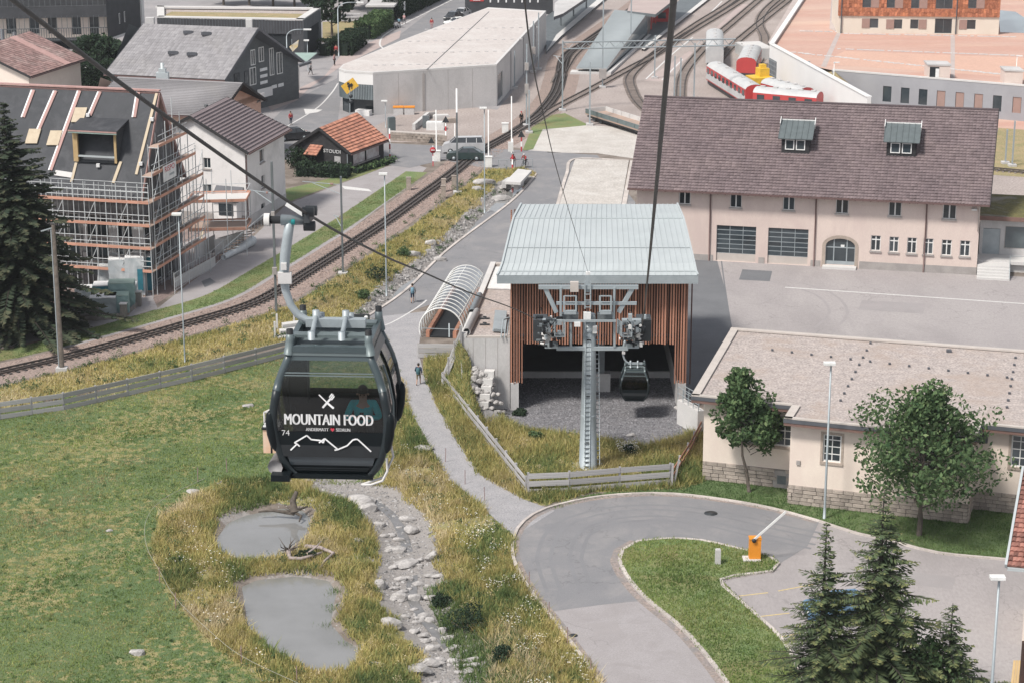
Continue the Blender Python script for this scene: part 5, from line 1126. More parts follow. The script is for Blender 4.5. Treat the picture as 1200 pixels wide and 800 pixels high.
B=MB();B.box(TP(688,370,-.6),(.5,.3,.5));B.build('number_plate','white_paint',tw);B=MB();B.box(TP(697,386,-.4),(.3,.3,.5));B.build('number_plate','white_paint',tw)
for(x0,x1)in((661,675),(703,716)):
 tbeam('cage_frame',x0,347,x1,347,.07,-.9);tbeam('cage_frame',x0,366,x1,366,.25,-.9);tbeam('cage_frame',x0,347,x0,366,.12,-.9);tbeam('cage_frame',x1,347,x1,366,.12,-.9);tbeam('cage_frame',x0+1,357,x1-1,357,.06,-.9)
 tbeam('platform',x0-3,371,x1+3,371,.5,-.2,'galv_dark')
for(px,sg)in((637,-1),(750,1)):
 ctr=TP(px,380);rx=ctr.x;
 B=MB();B.beam((rx-sg*.35,TY-3.0,ctr.z+.45),(rx-sg*.35,TY+3.0,ctr.z-1.1),.2,.32);B.build('sheave_beam','galv_dark',tw)
 for k in range(8):
  yy=TY-2.8+k*.8;zz=ctr.z-.05-.255*(yy-TY);B=MB();B.tube([(rx-.08,yy,zz-.28),(rx+.08,yy,zz-.28)],.27,14);B.build('sheave','black_rubber',tw)
  B=MB();B.tube([(rx-.1,yy,zz-.28),(rx+.1,yy,zz-.28)],.1,8);B.build('hub','galvanised',tw)
  if k%2==0:B=MB();B.beam((rx-sg*.16,yy-.1,zz-.28),(rx-sg*.16,yy+.9,zz-.28-.2),.05,.2);B.build('rocker','galvanised',tw)
 B=MB();B.beam((rx-sg*1.05,TY-3.0,ctr.z+.0),(rx-sg*1.05,TY+3.0,ctr.z-1.5),.65,.08);B.build('catwalk','galv_dark',tw)
 for o_ in(-1.4,-.72):
  for k in range(6):q=Vector((rx+sg*o_,TY-3.0+1.2*k,ctr.z-.3*k));rod('railing_post',tw,q,q+Z*1.0,.035,'galvanised')
  for hh in(.5,1.0):rod('railing',tw,(rx+sg*o_,TY-3.0,ctr.z+hh),(rx+sg*o_,TY+3.0,ctr.z-1.5+hh),.03,'galvanised')
 B=MB();c_=TP(px-sg*10,377,-1.6);B.box(c_,(1.3,.5,.35));B.build('drive_housing','galvanised',tw)
 B=MB();c_=TP(px-sg*5,394,-.9);B.box(c_,(.42,.3,1.0));B.build('switch_box','concrete_light',tw)
 B=MB();c_=TP(px-sg*9,404,-1.0);B.box(c_,(.9,.5,.35));B.build('drip_tray','galvanised',tw)
 B=MB();c_=TP(px+sg*4,384,1.5);B.box(c_,(1.0,1.5,1.5));B.build('rope_catcher','dark_metal',tw)
 for k in range(6):q=TP(px-sg*2+random.uniform(-3,3),392+k*2.6,-1.2);B=MB();B.tube([q,q+Vector((.25*sg,0,.05))],.10,8);B.build('sensor',('concrete_light','black_rubber')[k%2],tw)
rq=random.Random(4)
for(cx,sg)in((643,-1),(744,1)):
 for k in range(34):
  q=TP(cx+rq.uniform(-13,12)*sg,rq.uniform(371,405),rq.uniform(-2.6,-.8));s_=rq.uniform(.08,.26);m_=rq.choice(('galvanised','galv_dark','black_rubber','concrete_light','dark_metal','dark_metal'))
  B=MB()
  if k%3:B.box(q,(s_,s_*1.5,s_*rq.uniform(.5,2)))
  else:B.tube([q-Vector((s_,0,0)),q+Vector((s_,0,0))],s_*.45,9)
  B.build('fitting',m_,tw)
 for k in range(3):a=TP(cx-9*sg,374+k*4,-2.5);b=TP(cx+7*sg,378+k*5,-2.2);B=MB();B.tube([a,a.lerp(b,.5)-Z*.5,b],.03,6);B.build('hose','black_rubber',tw)
# ---------------------------------------------------------------- ropes
mat('rope_steel',(.05,.05,.05),(.03,.03,.03),8,.6)
def rope(name,pts,r,label,cat='rope'):
 B=MB();P=smooth_line([Vector(p)for p in pts],1.5);B.tube(P,r,8);return B.build(name,'rope_steel',None,label=label,cat=cat,origin=P[0])
GRIP=D(362,252,38.5)
SL,SR=TP(637,376),TP(750,378)
rope('haul_rope',[D(-170,-140,15),D(15,0,20),D(180,126,27),GRIP,D(450,300,50.9),D(500,321,61.9),D(550,343,78.9),D(600,361,108.6),SL+Vector((0,-2,.45)),SL+Vector((0,2.5,-.65)),Vector((SL.x,YF+8,6.4))],.027,'left haul rope carrying the large cabin down to the tower')
a,b=D(795,-60,14),SR+Vector((0,-2,.45));mid=(a+b)/2-Z*.5
rope('haul_rope',[a,a.lerp(b,.25)-Z*.4,mid,a.lerp(b,.75)-Z*.4,b,SR+Vector((0,2.5,-.65)),Vector((SR.x,YF+8,6.4))],.027,'right haul rope dropping steeply from the top edge to the tower')
a,b=D(612,-30,25),TP(689,319,-.3);
rope('signal_cable',[a,D(622,60,32),D(637,135,45),D(660,225,72),b],.012,'thin signal cable running from the top edge to the tower mast','cable')
# ---------------------------------------------------------------- gondola cabins
mat('cabin_grey',(.055,.075,.083),(.045,.065,.07),1.2,.35,spec=.6,fine=.03)
mat('cabin_frame',(.018,.026,.03),(.014,.02,.023),1.5,.4,spec=.4)
mat('cabin_black',(.010,.014,.016),(.008,.011,.013),1.5,.35,spec=.16)
mat('cabin_plate',(.15,.185,.19),(.125,.155,.16),1.2,.45,metal=.2,spec=.5,stain=(.13,.16,.17),stain_scale=1.2)
mat('decal_white',(.80,.80,.80),None,3,.6)
mat('decal_red',(.65,.06,.09),None,3,.6)
mat('collar_teal',(.05,.42,.42),None,3,.5)  # plain teal colour of the grip collar, not emissive
mat('seat_dark',(.02,.023,.026),None,3,.7)
mat('rack_orange',(.62,.36,.20),(.68,.56,.46),2.2,.6)
glassmat('cabin_glass',(.76,.80,.80),.03,.02)
glassmat('tinted_glass',(.42,.45,.45),.04,.02);glassmat('side_glass',(.62,.60,.60),.02,.18)
WP=[(0,.67),(.06,.73),(.27,.89),(.66,1.01),(1.0,1.06),(1.22,1.06),(1.44,1.025),(1.70,.975),(1.9,.915),(2.14,.81),(2.31,.74)]
DP=[(0,.72),(.1,.8),(.3,.88),(1.0,.95),(1.6,.93),(2.1,.85),(2.31,.80)]
def lerp_t(T,z):
 for(a,x),(b,y)in zip(T,T[1:]):
  if z<=b:return x+(y-x)*(z-a)/(b-a)
 return T[-1][1]
def wz(z):return lerp_t(WP,z)
def dz_(z):return lerp_t(DP,z)
def make_cabin(name,label,loc,rz,detail=True,group='gondola cabins on the rope'):
 c=thing(name,label,'gondola cabin',tuple(loc),rz,group);Wm=WM[c.name]
 def X(x,y,z):return Wm@Vector((x,y,z))
 def face(side,t,z,o=0.0):
  w,d=wz(z)-.06,dz_(z)
  if side=='front':return X(t*w,-d-o,z)
  if side=='back':return X(t*w,d+o,z)
  if side=='right':return X(w+.06+o,t*(d-.06),z)
  return X(-w-.06-o,t*(d-.06),z)
 def panel(nm,side,t0,t1,z0,z1,m,par,o=0.0,nt_=6,nz_=8,thick=.02):
  B=MB();zs=[z0+(z1-z0)*i/nz_ for i in range(nz_+1)];ts=[t0+(t1-t0)*i/nt_ for i in range(nt_+1)]
  vs=[face(side,t,z,o)for z in zs for t in ts]+[face(side,t,z,o-thick)for z in zs for t in ts];k=nt_+1;M_=len(zs)*k
  fs=[(i*k+j,i*k+j+1,(i+1)*k+j+1,(i+1)*k+j)for i in range(nz_)for j in range(nt_)]
  fs+=[tuple(M_+v for v in f)for f in fs[:nz_*nt_]]
  B.add(vs,fs,0,True)
  for i in range(nz_):B.add([vs[i*k],vs[(i+1)*k],vs[M_+(i+1)*k],vs[M_+i*k]],[(0,1,2,3)]);B.add([vs[i*k+nt_],vs[(i+1)*k+nt_],vs[M_+(i+1)*k+nt_],vs[M_+i*k+nt_]],[(0,1,2,3)])
  return B.build(nm,m,par)
 zs=[.03+(2.28)*i/14 for i in range(15)]
 for sx in(-1,1):
  for sy in(-1,1):
   lo=MB();lo.tube([X(sx*(wz(z)-.035),sy*(dz_(z)-.03),z)for z in zs[:11]],.075,10);lo.build('corner_post','cabin_frame',c)
   up_=MB();up_.tube([X(sx*(wz(z)-.035),sy*(dz_(z)-.03),z)for z in zs[10:]],[.075]*5,10);up_.build('corner_post','cabin_grey',c)
   bp_=MB();bp_.tube([X(sx*(wz(z)+.015),sy*(dz_(z)-.02),z)for z in(.52,.62,.85,1.1,1.22,1.28)],[.04,.08,.095,.09,.07,.03],10);bp_.build('bumper','cabin_black',c)
 cg,sg_=('cabin_glass','side_glass')if detail else('tinted_glass','cabin_black')
 for side in('front','back'):
  panel('header',side,-1,1,2.20,2.32,'cabin_grey',c,.012)
  if side=='front':panel('window',side,-.98,.98,.90,2.20,cg,c,.0)
  else:panel('window',side,-.98,.98,1.12,2.20,cg,c,.0)
  panel('lower_panel',side,-1,1,.45,.90 if side=='front' else 1.12,'cabin_black',c,.006)
  panel('lower_window',side,-.9,.9,.24,.45,'window_glass',c,.0)if detail else None
  panel('sill_panel',side,-.95,.95,.0,.24 if detail else.45,'cabin_black',c,.004)
  for k in range(4):panel('louvre',side,-.88,.88,.04+k*.045,.06+k*.045,'cabin_frame',c,.025,nz_=1)if detail else None
  for k in range(2):panel('crossbar',side,-.97,.97,1.925+k*.045,1.945+k*.045,'cabin_plate',c,.02,nz_=1)
 for side in('left','right'):
  panel('header',side,-1,1,2.14,2.32,'cabin_grey',c,.012)
  for a,b in((-.97,-.02),(.02,.97)):d_=panel('door',side,a,b,.32,2.14,sg_,c,.0);
  B=MB();B.tube([face(side,0,z,.01)for z in zs[1:14]],.025,6);B.build('door_seal','cabin_black',c)
  panel('sill_panel',side,-1,1,.0,.32,'cabin_black',c,.006)
  if detail:
   B=MB();B.tube([face(side,-.45,z,.03)for z in(.5,.9,1.3,1.7,2.0)],.022,6);B.build('grab_rail','cabin_plate',c)
 B=MB();B.obox(X(-.74,-.86,-.02),X(1.48,0,0)-X(0,0,0),X(0,1.72,0)-X(0,0,0),(0,0,.08));B.build('floor','cabin_black',c)
 for sy in(-1,1):
  B=MB();B.obox(X(-.9,sy*.62-.2,.32),X(1.8,0,0)-X(0,0,0),X(0,.42,0)-X(0,0,0),(0,0,.12));B.build('bench','seat_dark',c)
  B=MB();B.obox(X(-.9,sy*.88-.04,.42),X(1.8,0,0)-X(0,0,0),X(0,.08,0)-X(0,0,0),(0,0,.62 if sy>0 else.3));B.build('backrest','seat_dark',c)
 if detail:
  B=MB();B.obox(X(-.93,.5,.95),X(.32,0,0)-X(0,0,0),X(0,.3,0)-X(0,0,0),(0,0,.95));B.build('inner_column','seat_dark',c)
 B=MB();B.obox(X(-.74,-.84,2.29),X(1.48,0,0)-X(0,0,0),X(0,1.68,0)-X(0,0,0),(0,0,.07));B.build('roof','cabin_plate',c)
 for sy in(-1,1):
  B=MB();B.obox(X(-.70,sy*.80-.05,2.35),X(1.40,0,0)-X(0,0,0),X(0,.1,0)-X(0,0,0),(0,0,.11));B.build('roof_rail','cabin_grey',c)
  B=MB();B.obox(X(-.70,sy*.42-.04,2.50),X(1.40,0,0)-X(0,0,0),X(0,.22,0)-X(0,0,0),(0,0,.05));B.build('roof_panel','cabin_plate',c)
  for sx in(-1,1):
   B=MB();B.tube([X(sx*.73,sy*.80,2.3),X(sx*.70,sy*.78,2.55),X(sx*.70,sy*.78,2.66)],[.09,.075,.07],10);B.build('roof_post','cabin_plate',c)
   B=MB();B.tube([X(sx*.70,sy*.78,2.66),X(sx*.70,sy*.78,2.75)],.062,10);B.build('rubber_stop','black_rubber',c)
 for sx in(-1,1):B=MB();B.obox(X(sx*.70-.05,-.8,2.36),X(.1,0,0)-X(0,0,0),X(0,1.6,0)-X(0,0,0),(0,0,.16));B.build('roof_side_rail','cabin_grey',c)
 B=MB();B.beam(X(-.52,0,2.66),X(.56,0,2.66),.17,.15);B.build('hanger_beam','galvanised',c)
 for x in(-.34,.2):
  B=MB();B.tube([X(x,-.62,2.56),X(x,-.3,2.66),X(x,0,2.78),X(x,.3,2.66),X(x,.62,2.56)],.045,8);B.build('hanger_strap','galvanised',c)
  for y in(-.62,0,.62):B=MB();B.tube([X(x,y,2.52 if y else 2.7),X(x,y,2.66 if y else 2.88)],.065,8);B.build('bolt_cap','galvanised',c)
 hp=[(-.30,2.66),(-.50,2.69),(-.68,2.80),(-.80,2.98),(-.88,3.24),(-.90,3.52),(-.87,3.88),(-.81,4.25),(-.76,4.54)]
 B=MB();B.tube([X(x,0,z)for x,z in hp],[.07,.07,.07,.07,.075,.085,.095,.09,.085],12);B.build('hanger_arm','galvanised',c)
 B=MB();B.box(X(-.87,-.09,3.5),(.24,.1,.2));B.box(X(-.88,-.1,3.72),(.1,.12,.12));B.build('arm_bracket','concrete_light',c)
 B=MB();B.tube([X(-.92,0,4.54),X(-.40,0,4.54)],[.10,.08],12);B.build('grip_housing','galvanised',c)
 B=MB();B.tube([X(-.72,-.10,4.53),X(-.66,-.10,4.53)],.05,10);B.build('grip_collar','collar_teal',c)
 B=MB();B.tube([X(-.92,0,4.54),X(-1.12,0,4.54)],.07,10);B.build('grip_spring','black_rubber',c)
 B=MB();B.tube([X(-1.12,0,4.54),X(-1.22,0,4.54)],.12,12);B.build('spring_cap','concrete_light',c)
 B=MB();B.beam(X(-.42,-.30,4.64),X(-.42,.30,4.58),.1,.16);B.build('grip_jaw','dark_metal',c)
 for y,z in((-.2,4.74),(.16,4.68),(-.1,4.46)):B=MB();B.tube([X(-.50,y,z),X(-.30,y,z)],.09,10);B.build('grip_roller','dark_metal',c)
 B=MB();B.beam(X(-.80,-.1,4.87),X(-.48,-.1,4.67),.07,.09);B.build('grip_lever','white_paint',c)
 return c,X,face
rzc=-math.atan(.0560)
def cabin_loc(grip,rz):return Vector(grip)-(Matrix.Rotation(rz,3,'Z')@Vector((-.42,0,4.64)))
cab,X,face=make_cabin('gondola_cabin','large dark gondola cabin numbered 74 with white mountain lettering in front',cabin_loc(GRIP,rzc),rzc)
Rz3=Matrix.Rotation(rzc,3,'Z');du_c=Rz3@Vector((1,0,0))
def warp(w,o):
 l=WM[cab.name].inverted()@w;l.y=-dz_(l.z)-.018-max(0,o)*.3;return WM[cab.name]@l
text('lettering',cab,'MOUNTAIN FOOD',X(-.02,-1.1,1.045),du_c,Z,.285,'decal_white',sx=.66,ext=.002,warp=warp)
for dx in(.008,-.008):text('lettering',cab,'MOUNTAIN FOOD',X(-.02+dx,-1.101,1.045),du_c,Z,.285,'decal_white',sx=.66,ext=.001,warp=lambda w,o:warp(w,o)-Rz3@Vector((0,.0006,0)))
for q_ in(-.231,-.227):text('lettering',cab,'ANDERMATT',X(q_,-1.1,.925),du_c,Z,.088,'decal_white',sx=.78,ext=.002,warp=warp)
for q_ in(.235,.239):text('lettering',cab,'SEDRUN',X(q_,-1.1,.925),du_c,Z,.088,'decal_white',sx=.78,ext=.002,warp=warp)
text('cabin_number',cab,'74',X(-.80,-1.1,.83),du_c,Z,.15,'decal_white',sx=1.0,ext=.002,warp=warp)
B=MB();hc=X(.045,-1.1,.955);ht=[(0,-.035),(.035,.005),(.03,.03),(.012,.034),(0,.018),(-.012,.034),(-.03,.03),(-.035,.005)]
B.poly([warp(hc+du_c*x+Z*y,0.02)for x,y in ht]);B.build('heart_emblem','decal_red',cab)
px2l=lambda x,y:((x-388.5)/65.5,(562-y)/64.5)
ml=[(341,527),(349,519),(346,517.5),(361,508),(366,513),(377,514),(380,517),(382,511.5),(397,525),(393,526)]
ml2=[(397,525),(408,520),(415,512.5),(419,511.5),(421,512),(436,527)]
stroke('mountain_line',cab,[[px2l(*p)for p in ml],[px2l(*p)for p in ml2],[px2l(375,517),px2l(382,511.5)],[px2l(349,519),px2l(352,522)]],.026,X(0,-1.1,0),du_c,Z,'decal_white',warp=warp)
fk=[[px2l(380.5,474),px2l(390,463)],[px2l(390,463),px2l(393.5,458)],[px2l(388.5,461.5),px2l(392,457)],[px2l(391,464.5),px2l(394.5,460)],[px2l(376.5,458.5),px2l(386,468)],[px2l(386,468),px2l(393.5,474.5)]]
stroke('fork_and_knife',cab,fk[:1]+fk[5:],.036,X(0,-1.1,0),du_c,Z,'decal_white',warp=warp)
stroke('fork_and_knife',cab,fk[1:5],.022,X(0,-1.1,0),du_c,Z,'decal_white',warp=warp)
B=MB();B.tube([X(1.0,-.9,.42),X(1.02,-.98,.2),X(.93,-1.0,.02),X(.72,-1.0,-.06),X(.55,-.98,-.07)],.022,8);B.tube([X(1.0,-.2,.42),X(1.04,-.2,.2),X(.95,-.2,.0),X(.9,-.6,-.06),X(.55,-.98,-.07)],.022,8);B.build('step_rail','concrete_light',cab)
B=MB();B.tube([X(-1.02,-.9,.2),X(-.98,-.45,.2)],[.14,.16],10);B.build('foot_pod','stone_dark',cab);B=MB();B.box(X(-.90,-.75,.06),(.34,.7,.12),rzc);B.build('foot_pod_base','cabin_black',cab)
rk=MB();rk.box(X(-1.17,-.1,.50),(.30,.5,.46),rzc);rko=rk.build('ski_rack','rack_orange',cab)
rk=MB();rk.box(X(-1.17,-.352,.50),(.03,.01,.46),rzc);rk.box(X(-1.17,-.1,.74),(.34,.54,.03),rzc);rk.build('rack_trim','cabin_black',rko)
rk=MB()
for k in range(4):rk.box(X(-1.17,-.28+.12*k,.765),(.3,.05,.02),rzc)
rk.build('ski_slots','decal_white',rko)
B=MB();B.tube([X(-1.05,.1,1.05),X(-1.36,.1,.9),X(-1.36,.1,.45)],.02,6);B.tube([X(-1.05,.1,.9),X(-1.36,.1,.75)],.015,6);B.tube([X(-1.05,-.3,1.05),X(-1.36,.1,.9)],.018,6);B.build('rack_rail','concrete_light',cab)
cab2,X2,f2_=make_cabin('gondola_cabin','small dark gondola cabin entering the station mouth right of the tower',cabin_loc((SR.x+.0,YF-1.8,6.25),rzc),rzc,detail=False)
# ---------------------------------------------------------------- people
mat('skin',(.42,.26,.19),(.38,.23,.17),6,.7,var=0);mat('hair_dark',(.03,.022,.018),None,6,.8,var=0)
for nm,cc in(('cloth_teal',(.03,.55,.60)),('cloth_navy',(.03,.045,.08)),('cloth_black',(.02,.02,.023)),('cloth_red',(.42,.04,.05)),('cloth_white',(.6,.6,.6)),('cloth_grey',(.18,.18,.19)),('cloth_blue',(.16,.28,.36)),('cloth_khaki',(.25,.21,.15)),('cloth_orange',(.6,.2,.06)),('cloth_pink',(.5,.3,.3)),('pack_teal',(.06,.14,.16))):mat(nm,cc,None,5,.85,var=0)
def skin_mesh(verts,edges,radii,sub=1):
 me=bpy.data.meshes.new('sk');me.from_pydata([tuple(v)for v in verts],edges,[]);o=bpy.data.objects.new('sk',me);COL.objects.link(o)
 md=o.modifiers.new('s','SKIN');md.use_smooth_shade=True
 for i,r_ in enumerate(radii):sv=me.skin_vertices[0].data[i];sv.radius=(r_,r_)if not isinstance(r_,tuple)else r_;sv.use_root=(i==0)
 sb_=o.modifiers.new('u','SUBSURF');sb_.levels=sub;sb_.render_levels=sub
 dg=bpy.context.evaluated_depsgraph_get();out=bpy.data.meshes.new_from_object(o.evaluated_get(dg));bpy.data.objects.remove(o);out.polygons.foreach_set('use_smooth',[True]*len(out.polygons));return out
POSES={'stand':dict(pel=(0,0,.95),chest=(0,0,1.30),neck=(0,0,1.48),head=(0,-.02,1.62),top=(0,0,1.74),hipL=(-.10,0,.90),kneeL=(-.11,-.02,.50),ankL=(-.11,.02,.09),toeL=(-.12,-.15,.04),hipR=(.10,0,.90),kneeR=(.11,-.02,.50),ankR=(.12,.02,.09),toeR=(.13,-.15,.04),shL=(-.19,0,1.42),elL=(-.26,.03,1.14),wrL=(-.25,-.06,.90),haL=(-.25,-.09,.81),shR=(.19,0,1.42),elR=(.26,.03,1.14),wrR=(.25,-.06,.90),haR=(.25,-.09,.81)),'walk':dict(pel=(0,0,.94),chest=(0,-.05,1.29),neck=(0,-.07,1.47),head=(0,-.11,1.61),top=(0,-.09,1.73),hipL=(-.10,0,.90),kneeL=(-.11,-.18,.52),ankL=(-.11,-.22,.10),toeL=(-.12,-.38,.05),hipR=(.10,0,.90),kneeR=(.10,.06,.50),ankR=(.11,.32,.16),toeR=(.11,.24,.04),shL=(-.19,-.05,1.41),elL=(-.27,.10,1.16),wrL=(-.26,.0,.93),haL=(-.26,-.05,.86),shR=(.19,-.05,1.41),elR=(.27,-.10,1.15),wrR=(.25,-.30,1.02),haR=(.24,-.37,1.0)),'sit':dict(pel=(0,0,.10),chest=(0,-.02,.44),neck=(0,-.05,.62),head=(0,-.11,.75),top=(0,-.09,.87),hipL=(-.10,-.02,.08),kneeL=(-.16,-.45,.12),ankL=(-.15,-.42,-.30),toeL=(-.16,-.58,-.34),hipR=(.10,-.02,.08),kneeR=(.16,-.45,.12),ankR=(.15,-.42,-.30),toeR=(.16,-.58,-.34),shL=(-.20,-.02,.55),elL=(-.31,-.12,.30),wrL=(-.11,-.32,.36),haL=(-.05,-.37,.41),shR=(.20,-.02,.55),elR=(.31,-.12,.30),wrR=(.11,-.32,.36),haR=(.05,-.37,.41)),'cycle':dict(pel=(0,.18,.98),chest=(0,-.06,1.28),neck=(0,-.16,1.42),head=(0,-.24,1.54),top=(0,-.22,1.66),hipL=(-.10,.14,.94),kneeL=(-.12,-.20,.76),ankL=(-.12,-.02,.40),toeL=(-.12,-.14,.34),hipR=(.10,.14,.94),kneeR=(.12,-.10,.58),ankR=(.12,.02,.18),toeR=(.12,-.12,.13),shL=(-.19,-.10,1.38),elL=(-.25,-.26,1.18),wrL=(-.22,-.44,1.06),haL=(-.22,-.50,1.05),shR=(.19,-.10,1.38),elR=(.25,-.26,1.18),wrR=(.22,-.44,1.06),haR=(.22,-.50,1.05))}
_FIG={}
def figure_meshes(pose,fine=False):
 if(pose,fine)in _FIG:return _FIG[(pose,fine)]
 J=POSES[pose];K=list(J.keys());ix={k:i for i,k in enumerate(K)}
 E=[('pel','chest'),('chest','neck'),('neck','head'),('head','top'),('chest','shL'),('shL','elL'),('elL','wrL'),('wrL','haL'),('chest','shR'),('shR','elR'),('elR','wrR'),('wrR','haR'),('pel','hipL'),('hipL','kneeL'),('kneeL','ankL'),('ankL','toeL'),('pel','hipR'),('hipR','kneeR'),('kneeR','ankR'),('ankR','toeR')]
 Rr=dict(pel=(.15,.11),chest=(.16,.11),neck=.055,head=.10,top=.06,hip=.085,knee=.055,ank=.038,toe=.035,sh=.06,el=.042,wr=.028,ha=.035)
 verts=[J[k]for k in K];rad=[Rr.get(k,Rr.get(k.rstrip('LR'),.05))for k in K];edges=[(ix[a],ix[b])for a,b in E]
 for s in 'LR':
  h=Vector(J['ha'+s]);w=Vector(J['wr'+s]);d=(h-w).normalized();sd=d.cross(Vector((0,0,1))if abs(d.z)<.8 else Vector((0,1,0))).normalized()
  for i,(o_,l)in enumerate(((-.026,.062),(-.009,.075),(.009,.07),(.026,.055))):
   verts+=[h+sd*o_+d*.02,h+sd*o_*1.2+d*l*.7+Vector((0,-.01,-.004)),h+sd*o_*1.2+d*l+Vector((0,-.02,.012))];k=len(verts);rad+=[.011,.009,.008];edges+=[(ix['ha'+s],k-3),(k-3,k-2),(k-2,k-1)]
  verts+=[w+sd*-.03+d*.035,w+sd*-.055+d*.07];k=len(verts);rad+=[.012,.010];edges+=[(ix['wr'+s],k-2),(k-2,k-1)]
 body=skin_mesh(verts,edges,rad,1)
 def sub(keys,rr,es):v=[J[k]for k in keys];i2={k:i for i,k in enumerate(keys)};return skin_mesh(v,[(i2[a],i2[b])for a,b in es],rr,1)
 lo=lambda a,b,t:tuple(Vector(J[a]).lerp(Vector(J[b]),t))
 J=dict(J);J['wc']=lo('pel','chest',.5)
 for s in 'LR':J['cu'+s]=lo('el'+s,'wr'+s,.85);J['tr'+s]=lo('knee'+s,'ank'+s,.12)
 top=sub(['chest','wc','pel','shL','elL','cuL','shR','elR','cuR'],[(.20,.14),(.175,.13),(.18,.14),.085,.06,.048,.085,.06,.048],[('chest','wc'),('wc','pel'),('chest','shL'),('shL','elL'),('elL','cuL'),('chest','shR'),('shR','elR'),('elR','cuR')])
 def legs(ends,name):return sub(['pel','hipL','kneeL','e1','hipR','kneeR','e2'],[(.165,.125),.10,.07,.06,.10,.07,.06],[('pel','hipL'),('hipL','kneeL'),('kneeL','e1'),('pel','hipR'),('hipR','kneeR'),('kneeR','e2')])
 J['e1'],J['e2']=lo('kneeL','ankL',.9),lo('kneeR','ankR',.9);long_=legs(None,'')
 J['e1'],J['e2']=J['trL'],J['trR'];short=legs(None,'')
 shoes=[sub(['ank'+s,'toe'+s],[.055,.045],[('ank'+s,'toe'+s)])for s in 'LR']
 hd=Vector(J['head']);bm=bmesh.new();bmesh.ops.create_uvsphere(bm,u_segments=12,v_segments=8,radius=.118)
 for v in bm.verts:
  v.co=Vector((v.co.x*.88,v.co.y*1.02,v.co.z*1.0))
  if v.co.z<-.02 and v.co.y<.03:v.co.z=-.02+.3*(v.co.z+.02)
 bmesh.ops.translate(bm,verts=bm.verts,vec=hd+Vector((0,.028,.055)));hair=bpy.data.meshes.new('hair');bm.to_mesh(hair);bm.free()
 fm=bmesh.new()
 for(x,y,z,s)in((-.035,-.098,.015,.014),(.035,-.098,.015,.014)):
  g=bmesh.ops.create_uvsphere(fm,u_segments=6,v_segments=4,radius=s);bmesh.ops.translate(fm,verts=g['verts'],vec=hd+Vector((x,y,z)))
 eyes=bpy.data.meshes.new('eyes');fm.to_mesh(eyes);fm.free()
 fm=bmesh.new();g=bmesh.ops.create_cone(fm,segments=5,radius1=.018,radius2=.005,depth=.045,cap_ends=True);bmesh.ops.translate(fm,verts=g['verts'],vec=hd+Vector((0,-.115,-.01)))
 for x in(-.10,.10):g=bmesh.ops.create_uvsphere(fm,u_segments=6,v_segments=5,radius=.022);bmesh.ops.translate(fm,verts=g['verts'],vec=hd+Vector((x,.01,0)))
 nose=bpy.data.meshes.new('nose');fm.to_mesh(nose);fm.free()
 _FIG[(pose,fine)]=(body,top,long_,short,shoes,hair,eyes,nose);return _FIG[(pose,fine)]
def addmesh(name,me,m,par):
 me=me.copy();me.materials.clear();me.materials.append(MATS[m]);o=bpy.data.objects.new(name,me);COL.objects.link(o);o.parent=par;WM[o.name]=wmat(par);return o
def person(label,loc,rz,pose,top='cloth_teal',legs='cloth_black',short=False,pack=None,hair='hair_dark',cap=None,poles=False):
 p=thing('person',label,'person',tuple(loc),rz);body,tp,lg,st_,sh_,hr,ey,no=figure_meshes(pose)
 b=addmesh('body',body,'skin',p);addmesh('jacket',tp,top,p);addmesh('trousers',st_ if short else lg,legs,p)
 for s in sh_:addmesh('shoe',s,'cloth_black',p)
 addmesh('hair',hr,cap or hair,p);addmesh('eyes',ey,'hair_dark',p);addmesh('face_detail',no,'skin',p)
 Wm=WM[p.name];J=POSES[pose]
 if pack:
  c=Vector(J['chest'])+Vector((0,.24,-.02));B=MB();q=Wm.to_3x3()
  B.tube([Wm@(c+Vector((0,-.02,-.28))),Wm@(c+Vector((0,.03,-.18))),Wm@(c+Vector((0,.04,.05))),Wm@(c+Vector((0,0,.20)))],[.13,.17,.16,.10],10);B.build('backpack',pack,p)
 if poles:
  for s in 'LR':h=Vector(J['ha'+s]);rod('walking_pole',p,Wm@h,Wm@Vector((h.x,h.y-.15,.02)),.015,'galvanised')
 return p
person('hiker with pale blue backpack and poles on the asphalt road by the tunnel',G(483.5,355),math.radians(185),'walk','cloth_grey','cloth_navy',True,'cloth_blue',poles=True)
person('hiker with dark teal backpack and shorts on the gravel path below the tunnel',G(490.5,450.5),math.radians(175),'walk','cloth_navy','cloth_khaki',True,'pack_teal')
sp_=WM[cab.name]@Vector((.42,.50,.44));sp_p=person('seated passenger in teal jacket looking at a phone inside cabin 74',sp_,rzc+.05,'sit','cloth_teal','cloth_black')
ph=MB();ph.box(WM[sp_p.name]@Vector((0,-.44,.43)),(.075,.012,.15),rzc);ph.build('phone','cloth_black',label='dark phone held by the passenger in cabin 74',cat='phone',origin=WM[sp_p.name]@Vector((0,-.44,.43)))
for k,(x,mm)in enumerate(((-.35,'cloth_pink'),(.12,'cloth_khaki'),(.45,'cloth_grey'))):
 q=WM[cab2.name]@Vector((x,.45,.44));person(f'{("first", "second", "third")[k]} passenger from the left seated in the small cabin',q,rzc,'sit',mm,'cloth_black')
person('person in pale top and black trousers standing on the street left of the concrete hall',G(392,77),1.2,'stand','cloth_pink','cloth_black')
person('person in dark clothes walking beside the green canopy of the grey wooden house',G(364,88),1.9,'walk','cloth_grey','cloth_black')
person('walker in blue top pushing a pale pram on the upper village street',G(467.5,33),2.6,'walk','cloth_blue','cloth_black')
person('walker in white cap and pink shirt behind the pram on the upper village street',G(473.5,29),2.6,'walk','cloth_pink','cloth_grey',cap='cloth_white')
person('person in red standing in front of the grey kiosk hedge at the street corner',G(394,66),0,'stand','cloth_red','cloth_black')
